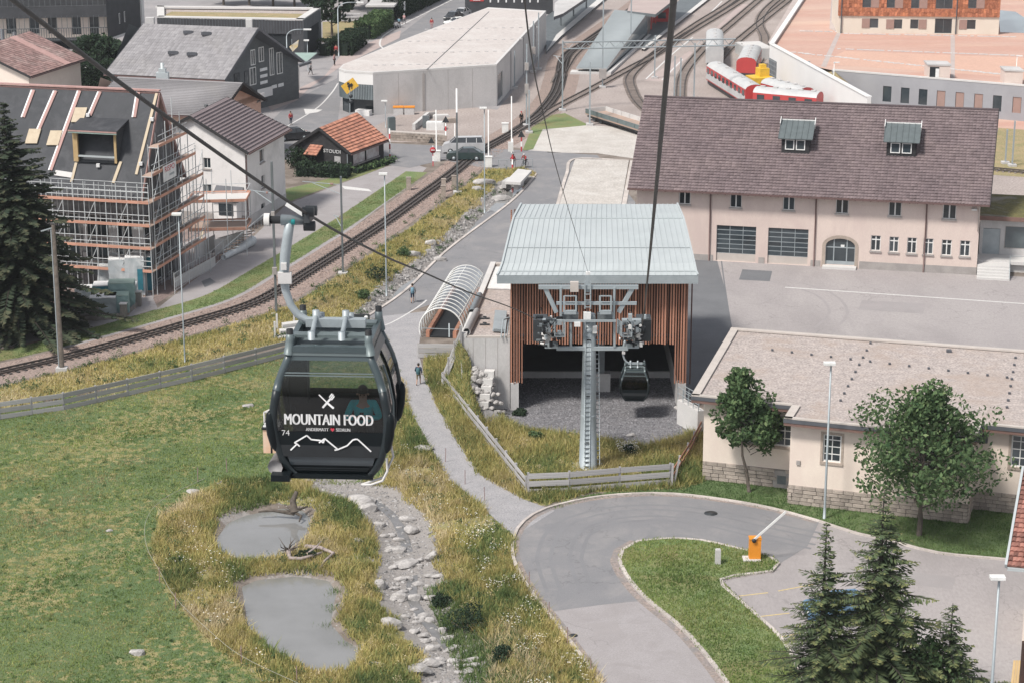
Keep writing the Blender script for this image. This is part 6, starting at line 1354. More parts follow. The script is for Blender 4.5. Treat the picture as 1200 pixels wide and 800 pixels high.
person('person in red top on the road beside the concrete hall roof edge',G(506,34),0,'stand','cloth_red','cloth_pink')
person('person in red walking at the striped barrier post of the crossing',G(601,198),.6,'walk','cloth_red','cloth_grey')
person('worker in orange vest on the tracks beside the signal mast',G(611,147),.6,'stand','cloth_black','cloth_black',cap='cloth_red')
person('person in yellow standing in the rail yard behind the red train',G(869,65),.6,'stand','cloth_khaki','cloth_orange')
person('person in red beside the dark car near the timber kiosk',G(341,147),.6,'stand','cloth_red','cloth_navy')
def bicycle(label,loc,rz):
 t=thing('bicycle',label,'bicycle',tuple(loc),rz);Wm=WM[t.name];X=lambda x,y,z:Wm@Vector((x,y,z))
 for y in(-.52,.52):
  B=MB();B.tube([X(0,y+.33*math.cos(a),.34+.33*math.sin(a))for a in[2*math.pi*k/16 for k in range(17)]],.02,5,cap=False);w=B.build('wheel','black_rubber',t)
 B=MB()
 for a,b in(((0,.52,.34),(0,.18,.90)),((0,.18,.9),(0,-.38,.92)),((0,.1,.32),(0,.2,.95)),((0,.1,.32),(0,-.38,.85)),((0,-.38,1.0),(0,-.52,.34)),((0,.1,.32),(0,.52,.34))):B.tube([X(*a),X(*b)],.018,5)
 B.build('frame','dark_metal',t);B=MB();B.tube([X(-.26,-.48,1.03),X(0,-.40,1.02),X(.26,-.48,1.03)],.015,5);B.build('handlebar','dark_metal',t);B=MB();B.box(X(0,.2,.97),(.12,.26,.05),rz);B.build('saddle','black_rubber',t);return t
bl=G(615,197);bicycle('bicycle ridden past the railway crossing',bl,-.5);person('cyclist in dark red and white riding past the railway crossing',bl,-.5,'cycle','cloth_red','cloth_black',cap='cloth_white')
pr=thing('pram','pale pram pushed on the upper village street','pram',tuple(G(464,33.5)),2.6);Wm=WM[pr.name]
B=MB();B.obox(Wm@Vector((-.25,-.4,.45)),Wm.to_3x3()@Vector((.5,0,0)),Wm.to_3x3()@Vector((0,.8,.1)),(0,0,.35));B.build('seat','cloth_white',pr)
for x in(-.25,.25):
 for y in(-.35,.35):B=MB();B.tube([Wm@Vector((x-.03,y,.15)),Wm@Vector((x+.03,y,.15))],.15,10);B.build('wheel','black_rubber',pr)
B=MB();B.tube([Wm@Vector((0,.4,.5)),Wm@Vector((0,.7,1.0))],.03,5);B.build('handle','dark_metal',pr)
# ---------------------------------------------------------------- plank fences
def plank_fence(label,pts,h=1.15,rails=3,bw=.24,m='wood_grey',post_m='wood_grey',pw=.14,group=None,name='plank_fence',gap=None,thick=.05,start=0,panel=3.0):
 P=[Vector(p)for p in pts];t=thing(name,label,'fence',tuple(P[0]),0,group);segs=[]
 for a,b in zip(P,P[1:]):
  n=max(1,round((b-a).length/panel))
  for i in range(n):segs.append((a.lerp(b,i/n),a.lerp(b,(i+1)/n)))
 for a,b in segs+[(segs[-1][1],None)]:blk('post',t,a+Z*(h/2),(pw,pw,h+.1),math.atan2((segs[0][1]-segs[0][0]).y,(segs[0][1]-segs[0][0]).x),post_m)
 for a,b in segs:
  d=(b-a).normalized();sd=Vector((d.y,-d.x,0))*(pw/2+thick/2+.003);e=d*.02
  for k in range(rails):
   z=(h-bw/2)-(h-bw*.7)*k/max(1,rails-1)*(1-.0);z=h-bw/2-k*(h-bw-.05)/max(1,rails-1);j=random.uniform(-.015,.015)
   board('plank',t,a+sd+e+Z*(z+j),b+sd-e+Z*(z+random.uniform(-.015,.015)),thick,bw,m)
 return t
lf=[G(*p)for p in((-60,500),(0,491),(75,480),(150,463.5),(225,446),(300,427),(338,417))]
plank_fence('long grey plank fence between the meadow and the railway bank',lf,h=1.38,bw=.34,panel=3.1)
plank_fence('grey plank fence running down beside the gravel path left of the tower',[yz(540,401,156.4),G(519,454),G(560,506),G(617,578)],h=1.25,bw=.28,panel=2.6)
plank_fence('grey plank fence across the front of the lift tower',[G(619,579),G(667,577),G(726,572),G(785,567.5)],h=1.55,bw=.38,panel=6)
plank_fence('reddish plank fence rising to the ramp right of the lift tower',[G(786,567),G(806,536),G(827,496)],h=1.1,bw=.2,m='larch_red',post_m='wood_grey',panel=3)
plank_fence('short weathered plank fence under the glass tunnel mouth',[G(490,419),G(540,420)],h=1.25,bw=.36,panel=9)
gt=thing('fence_gate','leaning grey timber gate post pair at the right end of the tower fence','gate post',tuple(G(788,569)));board('post',gt,G(787,570),G(787,570)+Vector((.05,0,1.7)),.12,.14,'wood_grey',up=(1,0,0));board('post',gt,G(790,566),G(790,566)+Vector((.3,0,1.75)),.1,.12,'wood_grey',up=(1,0,0))
for k,(x,y)in enumerate([(522,541),(545,567),(568,587),(620,688),(643,724),(665,754),(692,791),(266,553),(187,682),(206,713),(283,776),(348,800),(232,564)]):
 l=['first','second','third'][k]+' rusty snow stake along the left edge of the gravel path' if k<3 else['uppermost','second','third','lowest'][k-3]+' rusty snow stake along the driveway kerb' if k<7 else['brown stake in the grass left of the big cabin','brown stake carrying the cord left of the lower pond','second brown stake below the cord bend','brown stake under the lower pond on the cord line','brown stake at the bottom edge on the cord line','thin stake at the meadow edge near the flat stone'][k-7]
 g_=G(x,y);B=MB();B.tube([g_,g_+Vector((random.uniform(-.03,.03),0,1.05))],.028,6);B.build('stake','pipe_brown',label=l,cat='stake',origin=g_)
mat('cord',(.38,.37,.31),None,3,.8)
cpts=[G(*p,.75)for p in((240,560),(190,585),(171,610),(172,640),(187,668),(206,700),(245,738),(283,768),(350,800),(420,830))];B=MB();B.tube(smooth_line(cpts,1.0),.013,5);B.build('boundary_string','cord',label='thin pale cord strung between stakes around the ponds',cat='string',origin=cpts[0])
# ---------------------------------------------------------------- lamps, masts, signals
def lamp(label,bx,by,ty,r=.07,style='flat',arm=.5,group='street lamps'):
 g=G(bx,by);h=hz(bx,by,ty);t=thing('street_lamp',label,'street lamp',tuple(g),0,group)
 B=MB();B.tube([g,g+Z*1.0,g+Z*(h-.1)],[r*1.3,r,r*.7],8);B.build('pole','galvanised',t)
 if style=='flat':B=MB();B.box(g+Vector((-.12,-.1,h-.05)),(.75,.42,.16));B.box(g+Vector((-.12,-.1,h-.15)),(.55,.32,.06));B.build('lamp_head','lamp_white',t)
 else:
  B=MB();B.tube([g+Z*(h-.15)]+[g+Vector((arm*(1-math.cos(a)),0,h-.1+1.1*math.sin(a)))for a in[math.pi/2*k/6 for k in range(1,7)]]+[g+Vector((arm*1.6,0,h+1.0))],r*.7,7);B.build('arm','galvanised',t)
  B=MB();B.box(g+Vector((arm*1.6+.45,0,h+1.0)),(1.1,.35,.18));B.build('lamp_head','lamp_white',t)
 return t
lamp('tall street lamp in front of the beige building between the two maples',966,607,424,r=.085)
lamp('tall street lamp at the bottom right on the car park',1157,880,674,r=.09)
lamp('slim grey lamp between creek and railway',453,347,203,r=.07)
lamp('slim lamp behind the meadow fence left of the cabin',217,429,250,r=.06)
lamp('tall lamp on the creek bank near the culvert',568,250,126,r=.07)
lamp('lamp standing among the scaffold house yard and street',452,150,118,r=.05)
lamp('curved street lamp at the hedge of the village street',397,66,11,style='neck',arm=1.8,r=.1)
lamp('curved street lamp by the grey wooden restaurant',337,86,43,style='neck',arm=1.6,r=.1)
lamp('small lamp post with round head by the flat dark hall',361,83,47,r=.06)
def mast(label,bx,by,ty,r=.14,m='galv_dark',extras=(),name='catenary_mast',cat='mast',group='catenary masts of the railway'):
 g=G(bx,by);h=hz(bx,by,ty);t=thing(name,label,cat,tuple(g),0,group)
 B=MB();B.box(g+Z*.1,(.9,.9,.3));B.build('foundation','concrete',t)
 B=MB();B.beam(g,g+Z*h,r*1.2,r*2.0,up=(0,1,0));B.build('pole',m,t)
 for e in extras:
  if e[0]=='arm':dx,z,l=e[1:];q=g+Z*z;B=MB();B.tube([q,q+Vector((l,dx,.25))],.04,6);B.tube([q+Z*-.9,q+Vector((l*.75,dx*.75,.15))],.035,6);B.build('arm','galvanised',t);B=MB();B.tube([q+Vector((l*.2,dx*.2,.05)),q+Vector((l*.28,dx*.28,.07))],.1,8);B.build('insulator','roof_tile_rust',t)
  if e[0]=='box':dz,s=e[1:];B=MB();B.box(g+Vector((0,-.3,dz)),s);B.build('signal_box','plinth_grey',t)
  if e[0]=='white':B=MB();B.tube([g+Z*h,g+Z*(h+e[1])],.10,8);B.build('white_tip','white_paint',t)
 return t
mast('grey catenary mast with arm beside the railway left of the slim lamp',402,322,207,extras=[('arm',.3,8.6,-3.6),('arm',.3,5.4,-.8)])
mast('double dark catenary mast behind the hanger of the large cabin',324,371,190,r=.16,extras=[('box',4.2,(.4,.4,.6)),('arm',.2,11.0,-2.0),('box',9.2,(.3,.3,.5))])
mast('tall catenary mast with white tip at the level crossing',536,227,132,r=.15,extras=[('white',2.6)])
wm=thing('wooden_mast','brown wooden pole with lamp arm before the large dark spruce','pole',tuple(G(73,436)));g=G(73,436);h=hz(73,436,264)
B=MB();B.tube([g,g+Z*h],[.20,.15],8);B.build('pole','bark',wm);B=MB();B.tube([g+Vector((-.24,0,0)),g+Vector((-.19,0,h*.97))],.06,6);B.build('steel_rod','galv_dark',wm)
B=MB();B.beam(g+Z*(h-.2),g+Vector((-1.0,0,h-.5)),.06,.1);B.build('arm','galvanised',wm);B=MB();B.box(g+Z*.2,(.9,.7,.5));B.build('foundation','concrete',wm)
for(x,y,ty,l,ex)in[(659,130,48,'left portal mast of the catenary gantry over the yard',[('arm',0,7,-1.2)]),(691,147,73,'plain grey mast in front of the flat wagon',[]),(706,103,-8,'mast with equipment box beside the white ramp roof',[('box',2.0,(1.0,.6,1.3))]),(739,60,-20,'mast behind the white ramp roof',[]),(767,92,42,'short mast left of the right haul rope',[]),(790,118,66,'left mast of the pair behind the goods house ridge',[]),(797,118,68,'stubby dark mast of the pair behind the goods house ridge',[]),(813,120,51,'right portal mast of the catenary gantry',[]),(603,104,60,'mast beside the long wall of the concrete hall',[]),(617,148,52,'tall signal mast left of the two track fork',[('box',4.8,(.5,.4,1.2)),('box',7.6,(.5,.4,.9))]),(625,85,25,'left of two masts at the hall corner by the tracks',[('box',3.2,(.6,.4,1.0))]),(631,82,15,'right of two masts at the hall corner by the tracks',[]),(620,156,106,'lattice stub mast next to the signal mast',[])]:
 mast(l,x,y,ty,r=.15,m='galvanised',extras=ex)
gn=thing('catenary_gantry','long lattice catenary gantry spanning the rail yard','gantry',tuple(G(659,130)));a,b=G(659,130),G(813,120);za=hz(659,130,50);a=a+Z*za;b=solve_z(862,46,b.y)
for dz0 in(0,-.85):rod('chord',gn,a+Z*dz0,b+Z*dz0,.09,'galvanised')
for k in range(30):t0,t1=k/30,(k+1)/30;rod('lattice_bar',gn,a.lerp(b,t0)-Z*(.85 if k%2 else 0),a.lerp(b,t1)-Z*(0 if k%2 else.85),.04,'galvanised')
gn=thing('catenary_gantry','sloping lattice gantry in front of the white curved wall','gantry',tuple(G(911,121)));y0=G(911,121).y+4;a,b=solve_z(911,106,y0),solve_z(1047,86,y0)
for dz0 in(0,-.7):rod('chord',gn,a+Z*dz0,b+Z*dz0,.08,'galv_dark')
for k in range(24):t0,t1=k/24,(k+1)/24;rod('lattice_bar',gn,a.lerp(b,t0)-Z*(.7 if k%2 else 0),a.lerp(b,t1)-Z*(0 if k%2 else.7),.04,'galv_dark')
for(x,ty,l)in((911,97,'short post of the sloping gantry'),(948,72,'tall post of the sloping gantry'),(1017,88,'right post of the sloping gantry')):
 q=solve_z(x,ty,y0);t=thing('catenary_mast',l,'mast',(q.x,q.y,0),0,'catenary masts of the railway');board('pole',t,(q.x,q.y,0),q,.3,.3,'galvanised',up=(0,1,0))
for(x,y,ty,l)in((1186,195,142,'grey mast right of the goods house gable'),(1178,192,152,'thin post beside the mast right of the goods house gable')):mast(l,x,y,ty,r=.12,m='galvanised')
def striped(label,bx,by,ty,head=None,r=.09,name='striped_post',plain=False):
 g=G(bx,by);h=hz(bx,by,ty);t=thing(name,label,'signal post',tuple(g),0,'posts of the level crossing');n=1 if plain else max(3,int(h/.55))
 for k in range(n):B=MB();B.tube([g+Z*(h*k/n),g+Z*(h*(k+1)/n)],r,7);B.build('band','white_paint' if plain else('cloth_red','white_paint')[k%2],t)
 if head=='round':B=MB();q=g+Vector((0,-.12,h-.5));B.tube([q,q+Vector((0,-.03,0))],.36,14);B.build('sign_disc','cloth_red',t);B=MB();B.box(q+Vector((0,-.04,0)),(.42,.02,.1));B.build('sign_bar','white_paint',t)
 if head=='tri':B=MB();q=g+Vector((0,-.12,h-.4));B.add([q+Vector((-.45,0,-.3)),q+Vector((.45,0,-.3)),q+Vector((0,0,.5)),q+Vector((-.45,.04,-.3)),q+Vector((.45,.04,-.3)),q+Vector((0,.04,.5))],[(0,1,2),(3,4,5),(0,1,4,3),(1,2,5,4),(2,0,3,5)]);B.build('signal_head','dark_metal',t)
 if head=='box':B=MB();B.box(g+Vector((-.2,-.1,h*.75)),(.6,.3,1.1));B.build('signal_box','white_paint',t)
 return t
striped('raised white barrier pole left of the silver van',511.5,187,129,plain=True,r=.07,name='barrier_pole');striped('raised white barrier pole right of the dark car',572.5,187,129,plain=True,r=.07,name='barrier_pole')
striped('raised white barrier pole at the far side by the signal mast',599.5,180,113,plain=True,r=.07,name='barrier_pole');striped('raised white barrier pole behind the silver van',533,168,145,plain=True,r=.06,name='barrier_pole')
striped('post with round red no entry sign left of the crossing',507.5,195,171,head='round',r=.05);striped('red and white striped post beside the hut corner',457,187,151,head=None);striped('striped post with dark triangular signal in front of the rubble plot',522.5,165,137,head='tri')
striped('striped post at the crossing by the red walker',600.5,199,163,head='box');striped('tall red and white striped post right of the barrier',611,178,154,head='tri');striped('thin post with dark triangle on the road left of the van',505.5,168,162,head='tri',r=.04)
for(x,y,l)in((512,189,'white barrier drive cabinet left of the crossing'),(572.5,196,'white barrier drive cabinet right of the dark car'),(592,156,'small white relay box beside the rails')):
 g=G(x,y);B=MB();B.box(g+Z*.6,(.8,.6,1.2));B.box(g+Z*1.23,(.9,.7,.06));B.build('relay_cabinet','lamp_white',label=l,cat='cabinet',origin=g)
for(x,y,l)in((520,225,'brown timber post left of the catenary mast foot'),(532,221,'shorter brown timber post behind the mast foot'),(479,223,'brown square post on the bank beside the rails'),(519.5,233,'square wooden post between rails and creek bank')):
 g=G(x,y);B=MB();B.box(g+Z*.7,(.5,.4,1.4));B.box(g+Z*1.43,(.55,.45,.06));B.build('cable_post','quarry_stone',label=l,cat='post',origin=g)
yl=thing('warning_sign','yellow diamond sign with dark animal figure at the concrete hall corner','sign',tuple(G(410,138)));g=G(410,138);q=solve_z(410,101,g.y)
rod('pole',yl,g,q,.06,'galvanised');B=MB();B.box(q,(1.9,.06,1.3),rot=Matrix.Rotation(.0,3,'Z')@Matrix.Rotation(math.radians(-35),3,'Y'));mat('sign_yellow',(.75,.45,.06),None,3,.6);B.build('sign_panel','sign_yellow',yl)
B=MB();B.box(q+Vector((.05,-.05,.05)),(.7,.03,.35),rot=Matrix.Rotation(-.6,3,'Y'));B.box(q+Vector((-.2,-.05,.3)),(.3,.03,.3));B.box(q+Vector((-.1,-.05,-.3)),(.12,.03,.4));B.box(q+Vector((.25,-.05,-.2)),(.12,.03,.4));B.build('animal_figure','wood_dark',yl)
for dz0 in(-1.3,-2.0):B=MB();B.tube([q+Vector((.1,-.1,dz0)),q+Vector((.1,-.2,dz0))],.25,10);B.build('signal_lamp','dark_metal',yl)
ib=thing('info_board','black framed information board with white round emblem behind the big cabin roof','sign',tuple(G(422,395)));g=G(422,395);w_=Vector((1.0,0,0))
for s in(-.72,.72):rod('post',ib,g+Vector((s,0,0)),g+Vector((s,0,2.0)),.04,'dark_metal')
B=MB();B.box(g+Vector((0,-.03,1.72)),(1.7,.05,.56));B.build('panel','dark_metal',ib);B=MB();B.box(g+Vector((-.25,-.065,1.62)),(1.0,.01,.22));B.build('notice','decal_white',ib);B=MB();B.tube([g+Vector((.55,-.06,1.72)),g+Vector((.55,-.08,1.72))],.18,14);B.build('emblem','decal_white',ib)
cw=thing('culvert','pale concrete culvert head with railing posts at the end of the meadow fence','culvert',tuple(G(333,402)))
for k in range(3):B=MB();B.obox(G(326+3*k,402-4*k),(2.4-.3*k,.9,0),(-.2,.7,0),(0,0,.5+.25*k));B.build('concrete_block','concrete_light',cw)
for x,y in((322.5,401),(325,392),(345,384)):blk('post',cw,G(x,y)+Z*.9,(.16,.16,1.8),0,'concrete_light')
cb_=thing('culvert_bridge','pale concrete slab bridge over the creek near the crossing','bridge',tuple(G(600,216)));B=MB();q=[G(592,213,1.0),G(610,214,1.0),G(623,200,1.0),G(607,198,1.0)];B.slab(q,.3);B.build('deck','concrete_light',cb_)
for(x,y)in((594,218),(608,220)):blk('pier',cb_,G(x,y)+Z*.35,(.5,2.2,.75),-.3,'concrete')
for k in range(5):a=G(584+10*k,199-.4*k);rod('railing_post',cb_,a,a+Z*1.1,.04,'galvanised')
rod('railing',cb_,G(584,199)+Z*1.1,G(624,197.4)+Z*1.1,.035,'galvanised')
for i,(x,y,w,h,l)in enumerate(((585,226,24,9,'long grey stone slab at the mouth of the slab bridge'),(590,216,16,8,'pale stone block under the slab bridge edge'))):rock(x,y,w,h,l,RG)
br=thing('road_barrier','orange barrier box with raised white arm on the grass island','barrier',tuple(G(884,656)));g=G(884,656)+Z*.12;mat('orange_paint',(.75,.28,.03),(.7,.26,.03),3,.5)
B=MB();B.box(g+Z*.72,(.72,.55,1.3));B.box(g+Z*1.40,(.78,.6,.08));B.build('housing','orange_paint',br);B=MB();B.box(g+Vector((-.2,-.1,.03)),(1.1,.8,.1));B.build('foundation','concrete_light',br)
B=MB();e_=solve_z(921,599,g.y-.2);s_=g+Vector((-.1,-.34,1.42));B.beam(s_,e_,.07,.13);B.build('arm','white_paint',br);B=MB();B.tube([g+Vector((-.1,-.28,1.35)),g+Vector((-.1,-.4,1.35))],.14,10);B.build('hinge','dark_metal',br)
bo=thing('granite_bollard','small grey granite post on the grass island','post',tuple(G(841,662)));g=G(841,662)+Z*.12;B=MB();B.box(g+Z*.45,(.34,.28,1.0));B.box(g+Z*.97,(.26,.2,.05));B.build('post','concrete',bo)
for(x,y,l,r_)in((833,601,'dark manhole cover on the driveway curve',.45),(672,744,'small dark drain beside the driveway kerb',.25)):
 g=G(x,y,.02);B=MB();B.tube([g,g+Z*.012],r_,16);B.build('manhole_cover','dark_metal',label=l,cat='manhole cover',origin=g)
def driftwood(label,base,branches,m='quarry_stone',seed=1):
 t=thing('driftwood',label,'tree stump',tuple(base));r=random.Random(seed)
 for br_ in branches:
  P=[Vector(base)+Vector(q)for q in br_[:-1]];B=MB();n=len(P);B.tube(smooth_line(P,.3),.1,7)if False else B.tube(P,[br_[-1]*(1-.6*i/(n-1))for i in range(n)],7);B.build('branch',m,t)
 c=Vector(base)+Vector(branches[0][0])
 for k in range(14):d=Vector((r.gauss(0,1),r.gauss(0,.6),abs(r.gauss(0,.8)))).normalized();B=MB();B.tube([c,c+d*.4+Vector((r.gauss(0,.1),0,.05)),c+d*r.uniform(.7,1.1)],[.05,.03,.008],5);B.build('root','bark',t)
mat('driftwood_pale',(.36,.30,.28),(.24,.2,.19),2,.85,fine=.2,bscale=9)
driftwood('twisted pale driftwood trunk with roots lying between the two ponds',G(338,650),[[(0,0,.3),(.2,-1.0,.2),(.9,-1.2,.25),(1.7,-.7,.3),(2.2,-.2,.3),.16],[(1.0,1.0,.2),(2.0,.4,.35),(2.9,-.4,.3),(2.4,-1.5,.2),(2.2,-2.3,.1),.15],[(1.2,-.6,.3),(1.8,-.3,.7),(2.1,.1,.9),.08]],'driftwood_pale',3)
driftwood('dark root stump in the water of the upper pond',G(345,603),[[(0,0,.2),(-.1,.3,.9),(.15,.5,1.5),.3],[(0,0,.1),(-1.4,.2,.25),(-2.4,.1,.2),.14],[(0,0,.2),(.5,-.4,.1),(.4,-.9,-.1),.12],[(0,0,.3),(.9,.3,.5),.12]],'bark',4)
for k,(x,y)in enumerate(((390,689),(387,707),(376,727),(397,750))):
 P_r=scatter_pts([[(G(x,y).x+a,G(x,y).y+b)for a,b in((-.5,-.4),(.5,-.4),(.5,.4),(-.5,.4))]],60,[],70+k);blades('reeds',P_r,.3,.6,.04,'lawn_blades',['uppermost','second','third','lowest'][k]+' small reed clump standing in the lower pond',seed=80+k,k=2)
# ---------------------------------------------------------------- more materials
mat('pane_dark',(.02,.026,.03),(.16,.17,.175),.9,.25,spec=.4,var=.3)
mat('scaffold_tube',(.55,.57,.58),(.48,.5,.51),1.5,.5)
mat('roof_membrane',(.05,.053,.06),(.035,.038,.044),.5,.7,var=.08,stain=(.075,.077,.085),stain_scale=.5)
mat('batten_pink',(.42,.27,.25),(.36,.22,.2),2,.8,ovar=.1);mat('plywood',(.52,.44,.33),(.46,.38,.28),2,.8,var=.05)
mat('scaffold_orange',(.58,.27,.19),(.50,.33,.25),.7,.7,ovar=.12,stain=(.5,.4,.34),stain_scale=.4)
mat('scaffold_deck',(.42,.30,.24),(.34,.27,.23),.8,.8,ovar=.15)
mat('block_wall',(.17,.17,.175),(.12,.12,.125),.6,.9,stain=(.30,.30,.31),stain_scale=.4);mat('insulation_white',(.55,.555,.56),(.5,.5,.51),.8,.8)
mat('facade_greywood',(.115,.125,.13),(.095,.103,.108),.8,.85,fine=.12,bscale=6,stretch=(1,1,3));mat('facade_dark',(.06,.062,.068),(.045,.047,.052),.8,.8,fine=.1)
mat('sheet_green',(.30,.40,.36),None,1,.5);mat('grass_roof',(.34,.26,.15),(.24,.22,.11),.6,.95,fine=.3,bscale=5)
mat('plaza_red',(.47,.28,.225),(.49,.335,.28),.06,.95,fine=.08,bscale=3,stain=(.55,.40,.32),stain_scale=.05,stretch=(.5,2,1));mat('plaza_grey',(.45,.39,.37),(.4,.34,.32),.5,.9)
mat('shingle_orange',(.40,.16,.09),(.31,.12,.07),1.2,.85,var=.3,fine=.3,bscale=4,stain=(.5,.2,.1),stain_scale=1.0);mat('cream_wall',(.66,.60,.52),(.62,.56,.48),.4,.9);mat('shutter_brown',(.33,.22,.19),(.3,.2,.17),2,.8)
mat('wall_greyblue',(.33,.33,.35),(.30,.30,.32),.3,.85,stain=(.28,.28,.3),stain_scale=.2);mat('white_wall',(.70,.69,.68),(.66,.65,.64),.3,.85)
mat('train_red',(.48,.06,.06),(.43,.055,.055),1,.4,spec=.5);mat('train_white',(.50,.50,.495),(.43,.435,.44),.8,.5);mat('machine_yellow',(.75,.48,.05),None,2,.5)
mat('wrap_white',(.62,.64,.65),(.52,.55,.57),1.5,.4,stain=(.42,.47,.49),stain_scale=1.2);mat('wrap_teal',(.22,.33,.33),(.28,.40,.39),1.2,.45);mat('pallet_blue',(.04,.20,.26),None,2,.6)
mat('car_silver',(.52,.52,.53),None,1,.35,metal=.1,spec=.6);mat('car_green',(.028,.05,.05),None,1,.2,spec=.8);mat('car_black',(.02,.022,.025),None,1,.2,spec=.8);mat('car_blue',(.12,.22,.34),None,1,.3,spec=.6);mat('car_glass',(.03,.035,.04),None,1,.08,spec=.8);mat('tail_red',(.5,.02,.02),None,1,.4)
def house(name,label,eL,eR,rR,rL,wallm,roofm,oh=.6,ohg=.5,tile=None,ribs=None,far=None,near_holes=(),lgab=None,rgab=None,wall_rgab=None,edge='wood_dark',rt=.2,cat='building',tilem=None):
 eL,eR,rR,rL=map(Vector,(eL,eR,rR,rL));ze=eL.z
 fL,fR=(2*rL-eL,2*rR-eR)if far is None else map(Vector,far);fL.z=fR.z=ze
 t=thing(name,label,cat,(eL.x,eL.y,0));u=(eR-eL).normalized();acL=(fL-eL).normalized();acR=(fR-eR).normalized()
 c=[eL+u*ohg+acL*oh,eR-u*ohg+acR*oh,fR-u*ohg-acR*oh,fL+u*ohg-acL*oh];f=[Fac(c[i],c[(i+1)%4])for i in range(4)]
 zr=rL.z;half=(fL-eL).length/2;zw=ze+(zr-ze)*oh/half-rt
 def zat_g(F,apexp):pass
 for i,F in enumerate(f):
  hs=near_holes if i==0 else(rgab(F)if(i==1 and rgab)else(lgab(F)if(i==3 and lgab)else()))
  if callable(hs):hs=hs(F)
  top=None
  if i in(1,3):
   r=rR if i==1 else rL;au=max(.1,min(F.L-.1,(Vector((r.x,r.y,0))-F.P).dot(F.u)));top=[(0,zw),(F.L,zw),(au,zr-rt-.02)]
  rects=[h[:4]for h in hs];wall(t,F,-.2,zw,wallm if not(i==1 and wall_rgab)else wall_rgab,rects,top=top)
  for h in hs:win(t,F,h[:4],*(h[4]if len(h)>4 else(2,1)),sill='plinth_grey',g='window_glass')
 B=MB();B.slab([eL,eR,rR,rL],rt,0,1);B.slab([rL,rR,fR,fL],rt,0,1);rf=B.build('roof',[roofm,edge],t)
 if tile:tiles(rf,[eL+Z*.01,eR+Z*.01,rR+Z*.01,rL+Z*.01],tile[0],tile[1],tilem or roofm,lift=tile[2]if len(tile)>2 else.05)
 if ribs:
  B=MB();n=(eR-eL).cross(rL-eL).normalized();n=-n if n.z<0 else n
  for i in range(1,ribs):q=i/ribs;B.beam(eL.lerp(rL,q)+n*.05,eR.lerp(rR,q)+n*.05,.10,.12)
  B.build('roof_ribs',roofm,rf,kind='stuff')
 B=MB();B.beam(eL-Z*.15-acL*.08,eR-Z*.15-acR*.08,.14,.16);B.build('gutter','pipe_brown',rf)
 for p,q in((eL,rL),(eR,rR),(fR,rR),(fL,rL)):B=MB();B.beam(p-Z*.12,q-Z*.12,.07,.3);B.build('bargeboard',edge,rf)
 return t,f,rf
def wl(F):return[F.rect(238,185,247,198),F.rect(238,216,248,228),F.rect(265.5,264,276,275.5)]
wh,wf,wr_=house('white_house','white three storey house with brown ribbed roof behind the scaffolding',G(291,179,8),G(341,151,8),G(266,114,11.35),G(222,136,11.35),'render_white','roof_sheet_brown',ribs=17,near_holes=lambda F:[F.rect(304,177,309.5,189)+((1,1),),F.rect(306,207,310.5,219)+((1,1),),F.rect(306,240,311,254)+((1,1),)],lgab=wl)
F=wf[3];B=MB();a_,b_,c_,d_=F.rect(256,232,284,262);B.obox(F.pt(a_,c_,0),F.u*(b_-a_),F.n*1.2,Z*(d_-c_));B.build('oriel','render_white',wh)
B=MB();B.obox(F.pt(a_+.6,c_+1.0,1.2),F.u*1.6,F.n*.05,Z*1.2);B.build('oriel_window','window_glass',wh)
B=MB();B.slab([F.pt(a_-.2,d_+.05,1.5),F.pt(b_+.3,d_+.05,1.5),F.pt(b_+.3,d_+1.3,0),F.pt(a_-.2,d_+1.3,0)],.15);B.build('oriel_roof','slate_grey' if False else 'gutter_dark',wh)
F0_=wf[0];rod('downpipe',wh,F0_.pt(.1,.2,.1),F0_.pt(.1,7.6,.1),.07,'pipe_brown');B=MB();B.obox(wf[3].pt(0,0,.01),wf[3].u*wf[3].L,wf[3].n*.04,Z*1.3);B.build('plinth','plinth_grey',wh);B=MB();B.obox(F0_.pt(0,0,.01),F0_.u*F0_.L,F0_.n*.04,Z*1.1);B.build('plinth','concrete',wh)
q=G(242,133,10.2);B=MB();B.tube([q,q+Z*.7],.12,8);B.tube([q+Z*.7,q+Z*.9],.2,8);B.build('vent_pipe','dark_metal',wr_)
kk,kf,kr=house('timber_kiosk','small dark timber kiosk with bright orange tiled roof by the street',G(411,180,2.4),G(455,164,2.4),G(418,132,5.0),G(374,150,5.0),'wood_dark','roof_tile_orange',tile=(.42,.34,.09),oh=.5,ohg=.4,near_holes=lambda F:[(.9,3.6,.75,2.0,(1,1)),(3.9,6.9,.75,2.0,(1,1))])
F=kf[0];
for a_,b_ in((.95,3.55),(3.95,6.85)):B=MB();B.obox(F.pt(a_,.8,.02),F.u*(b_-a_),F.n*.03,Z*1.15);mat('poster',(.55,.54,.56),(.34,.27,.27),.9,.6,stain=(.62,.62,.63),stain_scale=1.3);B.build('poster','poster',kk)
F=kf[3];mz=2.15;text('lettering',kk,'STOUDI',F.pt(F.L*.70,mz,.06),F.u,Z,.55,'decal_white',sx=1.15,ext=.02)
B=MB();B.obox(F.pt(F.L*.74,.0,.02),F.u*.8,F.n*.05,Z*1.8);B.build('door','wood_grey',kk)
rod('downpipe',kk,F.pt(F.L-.1,0,.15),F.pt(F.L-.1,2.2,.15),.05,'galvanised');q=[F.pt(F.L*.26,1.9,1.2),F.pt(F.L*.50,1.9,1.2),F.pt(F.L*.53,2.9,.05),F.pt(F.L*.30,2.9,.05)]
B=MB();B.slab(q,.08);pr_=B.build('porch_roof','roof_tile_orange',kk);tiles(pr_,[p+Z*.01 for p in q],.35,.3,'roof_tile_orange',lift=.07)
